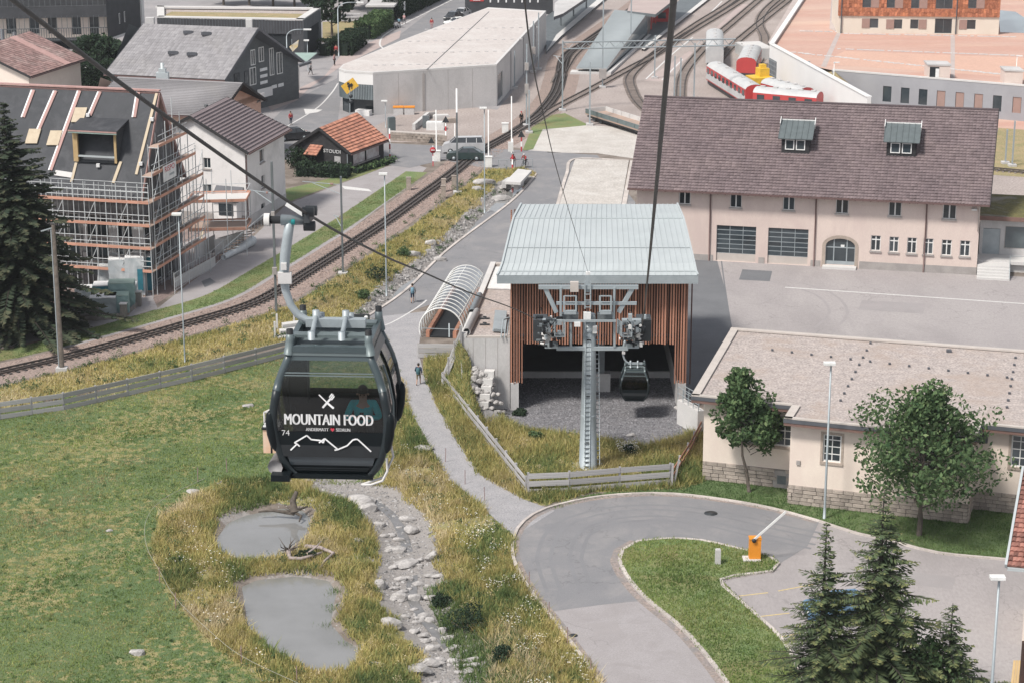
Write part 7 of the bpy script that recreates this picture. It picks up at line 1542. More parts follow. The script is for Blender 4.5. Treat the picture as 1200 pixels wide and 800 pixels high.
ph_,pf,prf=house('peach_house','house with grey ribbed roof and peach coloured gable behind the white house',G(100,130,6),G(256,137,6),G(285,97,9.6),G(138,90,9.6),'render_peach','slate_grey',ribs=22,oh=.6,far=(G(160,108,6),G(313,117,6)),rgab=lambda F:[F.rect(301,111,304.5,118)+((1,1),)])
F=pf[1];r_=F.rect(305,110,308,119);B=MB();B.obox(F.pt(r_[0],r_[2],.02),F.u*.9,F.n*.05,Z*(r_[3]-r_[2]));B.build('shutter','white_paint',ph_)
q=G(191,97,8.6);B=MB();B.box(q+Z*.5,(1.4,1.0,1.4));B.box(q+Z*1.4,(.8,.8,.5));B.tube([q+Z*1.6,q+Z*2.3],.22,8);B.build('chimney','roof_metal',prf)
rs,rsf,rrf=house('restaurant','large grey shingle roofed house with weathered grey timber gable and window rows',G(122,87,5),G(264,94,5),G(303,33,11.2),G(168,28,11.2),'facade_greywood','slate_grey',oh=.5,ohg=.5,far=(G(235,64,5.0),G(356,72,5.0)),tile=(.5,.35,.03),tilem='slate_grey',edge='gutter_dark')
F=rsf[1]
def flush(parent,F,h,m='white_paint',g='pane_dark',name='window',d=.07):
 B=MB();B.obox(F.pt(h[0],h[2],.0),F.u*(h[1]-h[0]),F.n*d,Z*(h[3]-h[2]));w=B.build(name,m,parent);fw=min(.12,(h[1]-h[0])*.16);n=2 if h[1]-h[0]>.7 else 1
 for k in range(n):wd=(h[1]-h[0]-fw*(n+1))/n;p=MB();p.obox(F.pt(h[0]+fw+k*(wd+fw),h[2]+fw,d-.02),F.u*wd,F.n*.03,Z*(h[3]-h[2]-2*fw),r=random.random());p.build('pane',g,w)
 return w
for q in((293,59,299,76),(302.5,56,309,72),(315,57,321,88),(323.5,62,331,86),(292,80,300,99),(286,84,291,98),(274,87,281,95)):flush(rs,F,F.rect(*q),'facade_dark' if q[0]in(286,274)else 'white_paint')
B=MB();r_=F.rect(304,79,313,92)
for k in range(3):z=r_[3]-.6-.85*k;B=MB();B.obox(F.pt(r_[0],z,.05),F.u*(r_[1]-r_[0]),F.n*.03,Z*.4);B.build('name_board','decal_white',rs)
for q in((318,99,324,103),(325.5,98,332,101)):r_=F.rect(*q);B=MB();B.obox(F.pt(r_[0],r_[2],.05),F.u*(r_[1]-r_[0]),F.n*.03,Z*.45);B.build('name_board','decal_white',rs)
r_=F.rect(299,97,317,108);B=MB();B.obox(F.pt(r_[0],r_[2]-.4,.3),F.u*(r_[1]-r_[0]),F.n*.06,Z*1.2);B.build('fence_board','white_wall',rs)
for k,(x,y)in enumerate(((221,39),(242,40.5),(203,63),(225,64.5))):
 q=hit(x,y,G(264,94,5),(G(303,33,11.2)-G(264,94,5)).cross(G(122,87,5)-G(264,94,5)));B=MB();B.box(q+Z*.15,(1.3,.9,.35),math.atan2(.05,1));w=B.build('skylight','gutter_dark',rrf);B=MB();B.box(q+Z*.34,(.9,.6,.03));B.build('pane','window_glass',w)
q=G(176,28,11.0);B=MB();B.box(q+Z*.2,(1.1,1.0,1.2));B.build('chimney','concrete',rrf);q=G(292,30,11.2);B=MB();B.box(q+Z*.2,(.8,.8,1.2));B.build('chimney','concrete_light',rrf)
gc=thing('canopy','pale green triangular canopy on a pillar at the corner of the grey timber house','canopy',tuple(G(346,107)));q=[G(345,62,3.6),G(372,62,3.6),G(359,73,3.4)];B=MB();B.slab(q,.25,0,1);B.build('roof',['sheet_green','gutter_dark'],gc);blk('pillar',gc,G(347,106)+Z*1.7,(.9,.9,3.4),.3,'concrete');blk('beam',gc,G(347,106)+Z*3.3+Vector((.8,1.5,0)),(.5,4.5,.35),-.4,'gutter_dark')
fl=thing('flag','yellow and white flag hanging beside the curved street lamp','flag',tuple(G(346,62)));g=G(343,85);rod('pole',fl,g,g+Z*4.8,.04,'galvanised');B=MB();q0=solve_z(339,55,g.y-.1);q1=solve_z(350,47,g.y+.3);q2=solve_z(349,55,g.y+.2);q3=solve_z(343,61,g.y-.1);B.add([q0,q1,q2,q3]+[p+Vector((0,.05,0))for p in(q0,q1,q2,q3)],[(0,1,2,3),(4,5,6,7)]);mat('flag_yellow',(.75,.55,.2),(.75,.7,.62),1.4,.7);B.build('cloth','flag_yellow',fl)
bh,bf,brf=house('cream_house','cream rendered house with reddish brown tiled roof at the left edge',G(36,90,6),G(101,69,6),G(35,37,8.9),G(-30,58,8.9),'render_cream','roof_tile_rust',tile=(.40,.45,.04),oh=.7,ohg=.6)
B=MB();a_,b_=G(36,90,6),G(101,69,6);c_=G(35,37,8.9);d_=G(-30,58,8.9);n_=Z*.09;B.slab([d_.lerp(a_,.0).lerp(c_,.62)+n_,d_.lerp(c_,.72)+n_,a_.lerp(b_,.72)+n_,a_.lerp(b_,.62)+n_],.02);B.build('pale_tile_strip','batten_pink',brf)
for x,y,hh in((3,47,1.4),(17,44,.7)):q=G(x,y,8.3);B=MB();B.tube([q,q+Z*hh],.25,8);B.build('chimney','gutter_dark',brf)
F=Fac(G(-60,62),G(127,58));db=thing('balcony_block','dark timber apartment block with slatted balconies in the top left corner','building',tuple(G(0,60)))
base=F.uv(60,49)[1];top_=F.uv(60,-25)[1];B=MB();B.obox(F.pt(0,base,-9),F.u*F.L,F.n*9,Z*.4);B.build('floor_slab','facade_dark',db)
hs=[F.rect(*q)for q in((6,20,19,41),(33,21,46,41),(55,21,67,41),(83,21,95,42),(104,20,116,42))]
wall(db,Fac(F.pt(0,0,-1.2),F.pt(F.L,0,-1.2)),base,top_,'render_cream',hs)
Fb=Fac(F.pt(0,0,-1.2),F.pt(F.L,0,-1.2))
for h in hs:win(db,Fb,h,2,1,m='facade_dark')
z1_=F.uv(60,19)[1];z2_=F.uv(60,8)[1]
B=MB();B.obox(F.pt(0,z1_-.3,-1.25),F.u*F.L,F.n*1.25,Z*(z2_-z1_+.3));B.build('floor_band','facade_dark',db);B=MB();B.obox(F.pt(0,z2_+.01,-1.1),F.u*F.L,F.n*.1,Z*4.2);B.build('upper_wall','facade_dark',db)
zr0,zr1=F.uv(60,48)[1],F.uv(60,34)[1]
for k in range(64):u_=F.L*(k+.5)/64;blk('slat',db,F.pt(u_,(zr0+zr1)/2,.02),(.07,.05,zr1-zr0),0,'facade_greywood')
for k in range(30):u_=F.L*(k+.5)/30;blk('slat',db,F.pt(u_,(zr1+z1_)/2,.02),(.06,.05,z1_-zr1),0,'facade_greywood');blk('slat',db,F.pt(u_,z2_+.8,.02),(.07,.05,1.6),0,'facade_greywood')
for z in(zr0+.05,zr1):B=MB();B.obox(F.pt(0,z,-.02),F.u*F.L,F.n*.08,Z*.1);B.build('rail','facade_greywood',db)
F2_=Fac(F.pt(F.L),G(166,44));wall(db,F2_,base+.2,top_,'facade_dark');
for q in((139,16,140.5,28),(145,14,146.5,26)):r_=F2_.rect(*q);flush(db,F2_,(r_[0],r_[0]+.35,r_[2],r_[3]))
B=MB();B.obox(F2_.pt(0,base-.1,.02),F2_.u*F2_.L,F2_.n*.25,Z*.35);B.obox(F2_.pt(F2_.L-.02,base-.1,.02),F2_.u*.9,F2_.n*.25,Z*(top_-base));B.build('white_fascia','white_wall',db)
B=MB();B.obox(F.pt(2,0,-8),F.u*(F.L-5),F.n*6,Z*base);B.build('recessed_base','interior_dark',db)
hz6=6.0;P4=[G(355,24,hz6),G(376,10,hz6),G(184,8,hz6),G(184,21,hz6)];fh=thing('flat_hall','dark metal clad hall with flat grass strip roof and pale rim','building',(P4[0].x,P4[0].y,0))
FA=Fac(P4[3],P4[0]);FB_=Fac(P4[0],P4[1]);wall(fh,FA,0,hz6,'facade_dark',[FA.rect(314,38,342,58)[:2]+(0.05,3.9)]);wall(fh,FB_,0,hz6,'facade_greywood',[(FB_.L*.22,FB_.L*.88,.05,4.2)])
B=MB();B.poly([P_(p,hz6-.3)for p in P4]);B.build('roof','roof_gravel',fh)
for i in range(4):a,b=P_(P4[i],hz6-.1),P_(P4[(i+1)%4],hz6-.1);inw=Vector((-(b-a).y,(b-a).x,0)).normalized();B=MB();B.obox(a,b-a,inw*1.1,Z*.25);B.build('roof_rim','concrete_light',fh)
B=MB();a,b=P4[3],P4[0];nn_=(P4[1]-P4[0]);B.poly([P_(a+nn_*.14,hz6-.2),P_(b+nn_*.14,hz6-.2),P_(b+nn_*.62,hz6-.2),P_(a+nn_*.62,hz6-.2)]);B.build('grass_strip','grass_roof',fh)
B=MB()
for k in range(50):B.obox(FA.pt(FA.L*k/50,3.95,0),FA.u*.06,FA.n*.05,Z*1.9)
for k in range(12):B.obox(FB_.pt(FB_.L*k/12,4.25,0),FB_.u*.06,FB_.n*.05,Z*1.6)
B.build('cladding_ribs','gutter_dark',fh,kind='stuff')
rz_=5.4;rp_=[(397,82),(404,84.5),(437,86.5),(582,77),(640,14),(572,10),(470,49),(420,70),(402,77)];ch=thing('concrete_hall','pale concrete hall with wide light grey roof and glazed rounded corner','building',tuple(G(437,134)))
R9=[G(x,y,rz_)for x,y in rp_]
def wseg(i,m,z0=0,z1=rz_-.1,holes=()):F=Fac(R9[i],R9[i+1]);return F,wall(ch,F,z0,z1,m,holes)
B=MB();B.prism([(p.x,p.y)for p in R9],rz_-.15,rz_+.15,0);B.build('roof_rim','concrete_light',ch);mat('hall_roof',(.50,.46,.44),(.47,.43,.41),.15,.95,fine=.1,bscale=2,stain=(.55,.52,.5),stain_scale=.2)
cx_=sum((p for p in R9),Vector())/len(R9);B=MB();B.poly([P_(cx_+(p-cx_)*.972,rz_+.158)for p in R9]);hr_=B.build('roof','hall_roof',ch)
B=MB()
for j in range(4):
 for k in range(14):q=G(440+k*10+j*22-2*j,77-j*14-k*.2,rz_+.16);B.box(q+Z*.05,(.5,.2,.08))
B.build('roof_vents','concrete',hr_,kind='stuff')
rod('roof_joint',hr_,G(500,82,rz_+.18),G(573,14,rz_+.18),.05,'gutter_dark')
F,_=wseg(2,'concrete',holes=[]);
for k in range(1,5):B=MB();B.obox(F.pt(F.L*k/5,0,.001),F.u*.04,F.n*.01,Z*5.2);B.build('wall_joint','plinth_grey',ch)
u0_=F.uv(495,110)[0];B=MB();B.obox(F.pt(u0_,0,.002),F.u*.35,F.n*.06,Z*5);B.build('recess_strip','plinth_grey',ch)
F,_=wseg(3,'concrete_light',holes=[(.8,5.5,.4,3.9)]);B=MB();B.obox(F.pt(.8,.4,-.15),F.u*4.7,F.n*.02,Z*3.5);B.build('side_window','window_glass_pale',ch)
for k in range(1,4):rod('side_pilaster',ch,F.pt(F.L*k/4,0,.1),F.pt(F.L*k/4,5.2,.1),.15,'concrete')
for i in(0,1,8):F,_=wseg(i,'white_wall',z0=3.9)if i<2 else(Fac(R9[8],R9[0]),wall(ch,Fac(R9[8],R9[0]),3.9,5.3,'white_wall'));B=MB();B.obox(F.pt(0,1.9,-.05),F.u*F.L,F.n*.04,Z*2.0);B.build('glazing','window_glass_pale',ch);B=MB();B.obox(F.pt(0,0,-.5 if i!=1 else-1.2),F.u*F.L,F.n*.04,Z*1.9);B.build('glazing','window_glass',ch)
F=Fac(R9[1],R9[2]);B=MB()
for k in range(12):B.obox(F.pt(F.L*(.3+.7*k/12),1.95,.0),F.u*.06,F.n*.06,Z*1.9)
B.build('mullions','galvanised',ch,kind='stuff');B=MB();B.obox(F.pt(F.L*.45,0,.0),F.u*F.L*.5,F.n*1.0,Z*.7);B.build('entrance_plinth','white_wall',ch)
for i in(5,6,7):wseg(i,'concrete_light')
for k in range(2):a=G(461+13*k,135);B=MB();B.obox(a,(1.25,.1,0),(0,.8,0),(0,0,.9));bb_=B.build('bench','concrete',label=('left' if k==0 else 'right')+' grey bin with orange lid against the concrete hall wall',cat='bin',origin=a);B=MB();B.obox(a+Vector((-.05,-.05,.9)),(1.38,.1,0),(0,.9,0),(0,0,.16));B.build('lid','orange_paint',bb_)
rb=thing('rubble_wall','low brown rubble stone wall between kiosk and level crossing','wall',tuple(G(456,164)));a,b=G(456,164.5),G(521,168.5)
B=MB();B.obox(a+Z*.0,b-a,(0,.5,0),(0,0,1.0));B.build('core','mortar',rb)
r=random.Random(9)
for j in range(3):
 x=0
 while x<1:w=r.uniform(.05,.1);q=a.lerp(b,min(1,x+w/2))+Vector((0,-.03,.17+.33*j));piece('stone',STONE,rb,Matrix.Translation(q)@Matrix.Diagonal(((b-a).length*w*.93,.14,.3,1)));x+=w
B=MB();B.obox(a+Z*1.0+Vector((0,-.08,0)),b-a,(0,.65,0),(0,0,.1));B.build('coping','roof_edge',rb)
dw=thing('concrete_ramp_wall','pale slanting concrete parapet on the rubble plot beside the hall','wall',tuple(G(483,155)));a,b=G(483,153),G(500,139);B=MB();B.obox(a,b-a,(.4,0,0),(0,0,.8));B.build('wall','concrete_light',dw)
for k,(x,y,sx,sy,sz,m_,l)in enumerate([(510,152,2.2,1.2,.9,'white_paint','white covered heap on the rubble plot'),(499,150,.8,.8,1.4,'galv_dark','grey meter box left on the rubble plot'),(517,140,2.0,1.0,.5,'concrete_light','pale slab stack near the striped post'),(504,138,1.6,.8,.6,'plinth_grey','grey crate on the rubble plot under the hall wall'),(527,144,1.5,.8,.5,'quarry_stone','brown timber stack right of the striped post'),(459,157,.9,.5,2.0,'cabin_plate','teal grey utility cabinet at the hut corner')]):
 g=G(x,y);B=MB();B.box(g+Z*(sz/2),(sx,sy,sz),.1*k);B.box(g+Z*(sz+.05),(sx*.9,sy*.9,.1),.1*k);B.build('site_box',m_,label=l,cat='box',origin=g)
pt=thing('station_platform','long railway platform with pale edge at the top centre','platform',tuple(G(650,50)));B=MB();q=[G(640,64),G(656,46),G(716,-6),G(690,-12),G(640,22)];B.prism([(p.x,p.y)for p in q],0,.4,0);B.build('deck','galv_dark',pt);B=MB();B.slab([P_(G(640,64),.42),P_(G(657,46),.42),P_(G(718,-6),.42),P_(G(712,-8),.42),P_(G(652,44),.42)],.02);B.build('edge_strip','concrete_light',pt)
pc=thing('platform_canopy','grey canopy roof over the platform at the top centre','canopy',tuple(G(650,30)));q=[G(649,20,4),G(660,16,4),G(705,-14,4),G(672,-14,4),G(650,4,4)];B=MB();B.slab(q,.5,0,1);B.build('roof',['concrete','gutter_dark'],pc)
for x,y in((657,33),(672,22),(687,12)):rod('post',pc,G(x,y),G(x,y)+Z*3.6,.15,'galv_dark')
sb2=thing('station_building','dark station building with red name sign behind the concrete hall','building',tuple(G(600,12)));a=G(545,17);F=Fac(a,G(648,17));wall(sb2,F,0,5.5,'facade_dark');B=MB();B.obox(F.pt(.8,2.2,.03),F.u*2.4,F.n*.05,Z*.5);B.build('name_sign','train_red',sb2);B=MB();B.obox(F.pt(1.4,2.35,.085),F.u*1.2,F.n*.01,Z*.18);B.build('sign_stripe','decal_white',sb2)
for k in range(7):u_=F.L*(.28+.09*k);B=MB();B.obox(F.pt(u_,2.0,.03),F.u*.25,F.n*.03,Z*1.0);B.build('window','decal_white',sb2)
rr_=thing('ramp_roof','white corrugated sloping roof over the platform ramp','roof',tuple(G(675,80)));q=[G(675,80,.8),G(711,81,.8),G(759,15,3.8),G(720,12,3.8)];B=MB();B.slab(q,.12);B.build('roof','roof_metal',rr_)
B=MB()
for k in range(30):t_=(k+.5)/30;B.beam(q[0].lerp(q[1],t_)+Z*.04,q[3].lerp(q[2],t_)+Z*.04,.05,.06)
B.build('corrugation','roof_metal',rr_,kind='stuff');B=MB();a,b=q[1],q[2];B.add([a,b,P_(b,0),P_(a,0)],[(0,1,2,3)]);B.build('side_glass','window_glass_pale',rr_);B=MB();B.obox(P_(a,0)+Vector((.1,-.3,0)),P_(b,0)-P_(a,0),(.5,0,0),(0,0,.4));B.build('kerb_wall','concrete_light',rr_);B=MB();B.slab([G(668,85,.3),G(714,85,.3),G(714,82,.3),G(670,82,.3)],.3);B.build('threshold','concrete_light',rr_)
pc2=thing('platform_canopy','pinkish flat canopy of the island platform behind the ramp roof','canopy',tuple(G(750,10)));q=[G(735,13,4),G(768,17,4),G(800,-8,4),G(745,-12,4)];B=MB();B.slab(q,.5,0,1);B.build('roof',['pink_pavement','galv_dark'],pc2)
for x,y in((757,36),(763,37),(768,30)):rod('post',pc2,G(x,y),G(x,y)+Z*3.6,.14,'train_red')
rkx=thing('red_kiosk','small red kiosk under the island platform canopy','kiosk',tuple(G(774,28)));B=MB();B.box(G(775,27)+Z*1.3,(3.0,2.5,2.4));B.build('wall','train_red',rkx);B=MB();B.box(G(775,27)+Z*1.4+Vector((0,-1.27,0)),(1.3,.05,1.0));B.build('window','window_glass',rkx)
ip=thing('island_platform','pale island platform edge running up to the top right of the ramp roof','platform',tuple(G(756,58)));B=MB();qq=[G(752,60),G(766,50),G(836,-6),G(812,-10),G(768,25)];B.prism([(p.x,p.y)for p in qq],0,.35,0);B.build('deck','galv_dark',ip);B=MB();B.slab([P_(G(752,60),.37),P_(G(755,61),.37),P_(G(840,-6),.37),P_(G(834,-6),.37)],.02);B.build('edge_strip','concrete_light',ip)
for(q,l)in(([(755,95),(776,96),(812,62),(808,60)],1),([(830,42),(868,5),(880,6),(852,28)],1)):sheet('yard_marking',q,.010,'pink_pavement')
for q in([(757,93),(790,62),(812,44)],[(776,94),(800,70)],[(816,32),(846,2)],[(818,32),(856,8),(866,-4)]):ribbon(smooth_line(G2(q),3),.12,-.12,.014,'yard_line','white_line')
# ---------------------------------------------------------------- plaza roof, grey wall, orange building, white wall
PZ=4.5;pz=thing('plaza_roof','wide reddish flat roof terrace with grey window wall behind the goods house','building',tuple(G(977,130)));q=[(903,53),(958,-30),(1330,-30),(1330,112),(1200,101),(977,83),(962,80)]
B=MB();B.poly([G(x,y,PZ)for x,y in q]);B.build('roof','plaza_red',pz);Fg=Fac(G(975,83,PZ),G(1330,112,PZ))
hs=[Fg.rect(x,101+(x-1035)*.085,x+9,120+(x-1035)*.085)for x in(1035,1056,1077,1098,1120,1142,1164,1187)];hs=[(h[0],h[1],hs[0][2],hs[0][3])for h in hs]
wall(pz,Fg,0,PZ-.02,'wall_greyblue',hs,rev=.15)
for i,h in enumerate(hs):B=MB();B.obox(Fg.pt(h[0]+.05,h[2],-.12),Fg.u*(h[1]-h[0]-.1),Fg.n*.04,Z*(h[3]-h[2]));B.build('window','window_glass' if i in(0,1,2,6)else 'shutter_brown',pz)
B=MB();B.obox(Fg.pt(0,PZ-.02,-.4),Fg.u*Fg.L,Fg.n*.45,Z*.2);B.build('coping','concrete_light',pz)
for q in([(981,38),(986,38),(968,79),(962,78)],[(1114,41),(1119,41),(1119,92),(1114,92)],[(903,53),(941,-6),(935,-10),(900,50)],[(975,-10),(982,-10),(982,38),(972,34)]):B=MB();B.poly([G(x,y,PZ+.01)for x,y in q]);B.build('roof_path','plaza_grey',pz)
B=MB();
for(x0,y0,x1,y1,n)in((930,62,1195,90,42),(940,37,985,38,8),(985,58,1200,66,30),(990,40,1195,44,26)):
 for k in range(n):B.box(G(x0+(x1-x0)*k/n+random.uniform(-2,2),y0+(y1-y0)*k/n,PZ)+Z*.05,(random.uniform(.4,1.2),.35,.08))
B.build('roof_slabs','concrete_light',pz,kind='stuff');B=MB();q=[(990,60),(1200,68),(1330,80),(1330,100),(1200,92),(960,75)];B.poly([G(x,y,PZ+.006)for x,y in q]);mat('plaza_pale',(.56,.36,.28),(.52,.34,.27),.1,.95,fine=.08,bscale=3);B.build('pale_gravel_strip','plaza_pale',pz)
for(x0,x1,y0,y1,l)in((1087,1113,92,72,'left small roof access hut with dark opening on the reddish terrace'),(1177,1198,99,79,'right small plain roof access hut on the reddish terrace')):
 a,b=G(x0,y0,PZ),G(x1,y0+1,PZ);t=thing('roof_hut',l,'hut',tuple(a),0,'roof access huts');B=MB();w_=b-a;B.obox(a,w_,(0,2.6,0),(0,0,1.7));B.build('wall','shutter_brown' if x0<1100 and False else 'render_pink',t);B=MB();B.obox(a+Z*1.7-Vector((.1,.1,0)),w_+Vector((.2,0,0)),(0,2.9,0),(0,0,.2));B.build('roof','concrete',t)
 if x0<1100:B=MB();B.obox(a+Z*.2+w_*.08-Vector((0,.03,0)),w_*.42,(0,.06,0),(0,0,1.3));B.build('opening','interior_dark',t);B=MB();B.obox(a+Z*.2+w_*.34-Vector((0,.06,0)),w_*.16,(0,.04,0),(0,0,1.1));B.build('shelf','white_paint',t)
ob=thing('orange_building','apartment house with orange shingle upper storey and cream ground floor at the top right','building',tuple(G(981,38,PZ)));Fo=Fac(G(981,39,PZ),G(1170,41,PZ));z19=Fo.uv(1075,19.5)[1];zt_=Fo.uv(1075,-25)[1]
lo_=[Fo.rect(*q)for q in((1019.5,22,1029,33),(1048,23,1057,34),(1067,23,1076,34),(1096,22,1115,39.5),(1133.5,23.5,1143,34.5))];up2=[Fo.rect(*q)for q in((1011,-3,1020.5,9),(1039,-3,1048.5,9.5),(1068,-2,1077,10),(1097,-4,1116,10.5),(1135,-2,1144,10))]
wall(ob,Fo,PZ,z19,'cream_wall',lo_,rev=.12);Fo2=Fac(Fo.pt(0,0,.15),Fo.pt(Fo.L,0,.15));wall(ob,Fo2,z19,zt_,'shingle_orange',up2,rev=.12)
for F_,L_ in((Fo,lo_),(Fo2,up2)):
 for i,h in enumerate(L_):
  win(ob,F_,h,2 if i==3 else 1,1,m='galv_dark',rev=.08)
  if i!=3:sgn=-1 if i in(0,1,4)and F_ is Fo else 1;a_=h[0]-1.15 if sgn<0 else h[1]+.02;B=MB();B.obox(F_.pt(a_,h[2],.02),F_.u*1.13,F_.n*.06,Z*(h[3]-h[2]));B.build('shutter','shutter_brown',ob)
B=MB()
nn2=60
for j in range(9):
 for k in range(nn2):
  uq=Fo2.L*k/nn2;zq=z19+(zt_-z19)*j/9
  if any(h[0]-.3<uq<h[1]+.1 and h[2]-.6<zq<h[3]for h in up2):continue
  B.obox(Fo2.pt(uq,zq,.005),Fo2.u*(Fo2.L/nn2-.03),Fo2.n*(.03+.03*random.random()),Z*((zt_-z19)/9-.03),r=random.random())
B.build('shingles','shingle_orange',ob,kind='stuff')
FoR=Fac(Fo.pt(Fo.L),Fo.pt(Fo.L,0,-12));wall(ob,FoR,PZ,z19,'cream_wall');wall(ob,FoR,z19,zt_,'shingle_orange');FoL=Fac(Fo.pt(0,0,-12),Fo.pt(0));wall(ob,FoL,PZ,zt_,'cream_wall')
for x in(985.5,1120):u_=Fo.uv(x,30)[0];rod('downpipe',ob,Fo.pt(u_,PZ,.2),Fo.pt(u_,zt_,.25),.09,'gutter_dark')
B=MB();B.poly([G(1170,12,PZ+.02),G(1190,14,PZ+.02),G(1230,40,PZ+.02),G(1172,38,PZ+.02)]);B.build('glass_court','window_glass_pale',pz)
ww=thing('white_wall','tall white retaining wall with pale coping and grid gate along the terrace edge','wall',tuple(G(897,95)));c0=G(902,52,PZ+.4);c1=G(1016,121,PZ-.3);c2=G(952,-22,PZ+.4)
for(a,b)in((c0,c1),(c2,c0)):F=Fac(a,b);B=MB();B.obox(F.pt(0,0,-.5),F.u*F.L,F.n*.5,Z*(a.z));B.build('wall','white_wall',ww);B=MB();B.obox(F.pt(0,a.z,-.6),F.u*F.L,F.n*.7,Z*.12);B.build('coping','white_paint',ww)
F=Fac(c0,c1);B=MB();r_=F.rect(899,72,912,96);B.obox(F.pt(max(.2,r_[0]),.2,.02),F.u*3.6,F.n*.05,Z*2.8);gt_=B.build('gate','galv_dark',ww);B=MB()
for k in range(6):B.obox(F.pt(max(.2,r_[0])+k*.7,.2,.07),F.u*.06,F.n*.04,Z*2.8)
for k in range(5):B.obox(F.pt(max(.2,r_[0]),.2+k*.65,.07),F.u*3.6,F.n*.05,Z*.06)
B.build('gate_bars','galvanised',gt_,kind='stuff')
B=MB();B.poly([G(950,81,3.6),G(978,84,PZ-.1),G(1022,121,1.0),G(1000,112,3.0)]);tag(B.build('dry_slope','grass_roof',kind='structure'),None)
for(x,y,ty,l)in((1166,43,56,1),):pass
for x,y,ty,l in((977,78,72,'small terrace lamp at the left of the plaza'),(1191,70,55,'thin terrace pole at the right of the plaza')):g=G(x,y+12,PZ);B=MB();B.tube([g,g+Z*1.8],.05,6);B.box(g+Vector((.3,0,1.85)),(.8,.2,.12));B.build('terrace_lamp','lamp_white',label=l,cat='lamp',origin=g)
sheet('ballast_field',[(1170,150),(1300,160),(1300,215),(1160,205)],.012,'grass_roof');sheet('red_apron',[(1165,137),(1300,145),(1300,160),(1168,150)],.014,'plaza_red')
track('railway track passing right of the goods house gable',[G(*p)for p in((1120,196),(1170,200),(1320,214))])
# ---------------------------------------------------------------- trains and wagons
def railcar(label,pts,w=2.6,h=3.15,body='train_red',stripe=True,name='train_carriage',group='carriages of the parked red train',z0=.7):
 a,b=Vector(pts[0]),Vector(pts[1]);d=(b-a);L=d.length;d/=L;rz=math.atan2(d.y,d.x);t=thing(name,label,'train carriage',tuple(a),0,group);sd=Vector((-d.y,d.x,0))
 prof=[(-w/2,z0),(-w/2,h-.55),(-w/2+.22,h-.22),(-w/2+.7,h),(0,h+.08),(w/2-.7,h),(w/2-.22,h-.22),(w/2,h-.55),(w/2,z0)]
 B=MB();V_=[];
 for s in(0,L):V_+=[a+d*s+sd*x+Z*z for x,z in prof]
 n=len(prof);B.add(V_,[(i,i+1,n+i+1,n+i)for i in(0,n-2)]+[tuple(range(n)),tuple(range(n,2*n))]);B.build('body',body,t)
 B=MB();B.add([v+Z*.01 for v in V_],[(i,i+1,n+i+1,n+i)for i in range(1,n-2)],0,True);B.build('roof','train_white',t)
 for k in range(5):blk('roof_vent',t,a+d*L*(k+.5)/5+Z*(h+.15),(.6,.4,.14),rz,'concrete')
 for s in(-1,1):
  nw=int(L/1.9)
  for k in range(nw):B=MB();o_=a+d*(L*(k+.5)/nw-.5)+sd*s*(w/2+.01)+Z*(h-1.5);B.obox(o_,d*1.0,sd*s*.03,Z*.75);B.build('window','window_glass',t)
  if stripe:B=MB();B.obox(a+d*.1+sd*s*(w/2+.005)+Z*(z0+.15),d*(L-.2),sd*s*.02,Z*.9);B.build('stripe','train_white',t)
 B=MB();B.obox(a+sd*-1.1+Z*.15,d*L,sd*2.2,Z*.6);B.build('bogie','dark_metal',t);return t
railcar('white roofed carriage standing at the rear of the curved red train',[G(837,80,0),G(837,58,0)],body='train_white',stripe=False)
railcar('red and white carriage in the middle of the curved train',[G(838,99),G(884,128)]);railcar('red carriage at the front of the train hidden by the goods house ridge',[G(886,130),G(960,137)]);railcar('separate red wagon with white roof below the gantry',[G(900,118),G(944,130)],h=3.0)
railcar('red locomotive with roof equipment left of the white wall gate',[G(874,92),G(881,76)],w=2.8,h=2.9,stripe=False,name='locomotive');
ym=thing('yellow_machine','yellow track machine beside the red locomotive','machine',tuple(G(890,104)));
for(dx,dy,z,s)in((0,0,.9,(3.0,3,1.6)),(.4,.5,2.2,(1.4,1.6,1.2)),(.4,.6,3.0,(.8,.8,.6))):B=MB();B.box(G(890,104)+Vector((dx,dy,z)),s,.3);B.build('body_block','machine_yellow',ym)
wv=thing('white_tank_wagon','white bulk container near the person in yellow in the yard','container',tuple(G(886,72)));B=MB();B.box(G(884,66)+Z*.8,(4.0,7,1.6),.2);B.build('body','train_white',wv);B=MB();B.box(G(884,66)+Z*1.65,(3.6,6.6,.12),.2);B.build('cover','concrete_light',wv)
fw_=thing('flat_wagon','empty dark flat wagon with low grey sides behind the gravel lot','railway wagon',tuple(G(683,137)));a,b=G(686,141),G(764,166);d=(b-a).normalized();sd=Vector((-d.y,d.x,0));L=(b-a).length
B=MB();B.obox(a+Z*.75,b-a,sd*3.0,Z*.2);B.build('deck','scaffold_deck',fw_)
for s,o_ in((0,0),(1,3.0)):
 for k in range(8):B=MB();B.obox(a+d*(L*k/8+.04)+sd*(o_-.04)+Z*.95,d*(L/8-.08),sd*.09,Z*.55);B.build('side_board','cabin_plate' if s==0 else 'concrete_light',fw_)
B=MB();B.obox(a+sd*0+Z*.95,sd*3.0,d*.09,Z*.55);B.build('end_board','concrete_light',fw_)
B=MB();B.obox(a+sd*.3+Z*.4,b-a,sd*2.4,Z*.36);B.build('underframe','dark_metal',fw_)
for k in(.1,.2,.8,.9):
 for s in(.4,2.6):q=a+d*L*k+sd*s;B=MB();B.tube([q+Z*.42-sd*.08,q+Z*.42+sd*.08],.4,12);B.build('wheel','dark_metal',fw_)
B=MB();B.tube([a+sd*1.5+Z*.75,a+sd*1.5-d*.7+Z*.75],.12,6);B.build('coupling','dark_metal',fw_)
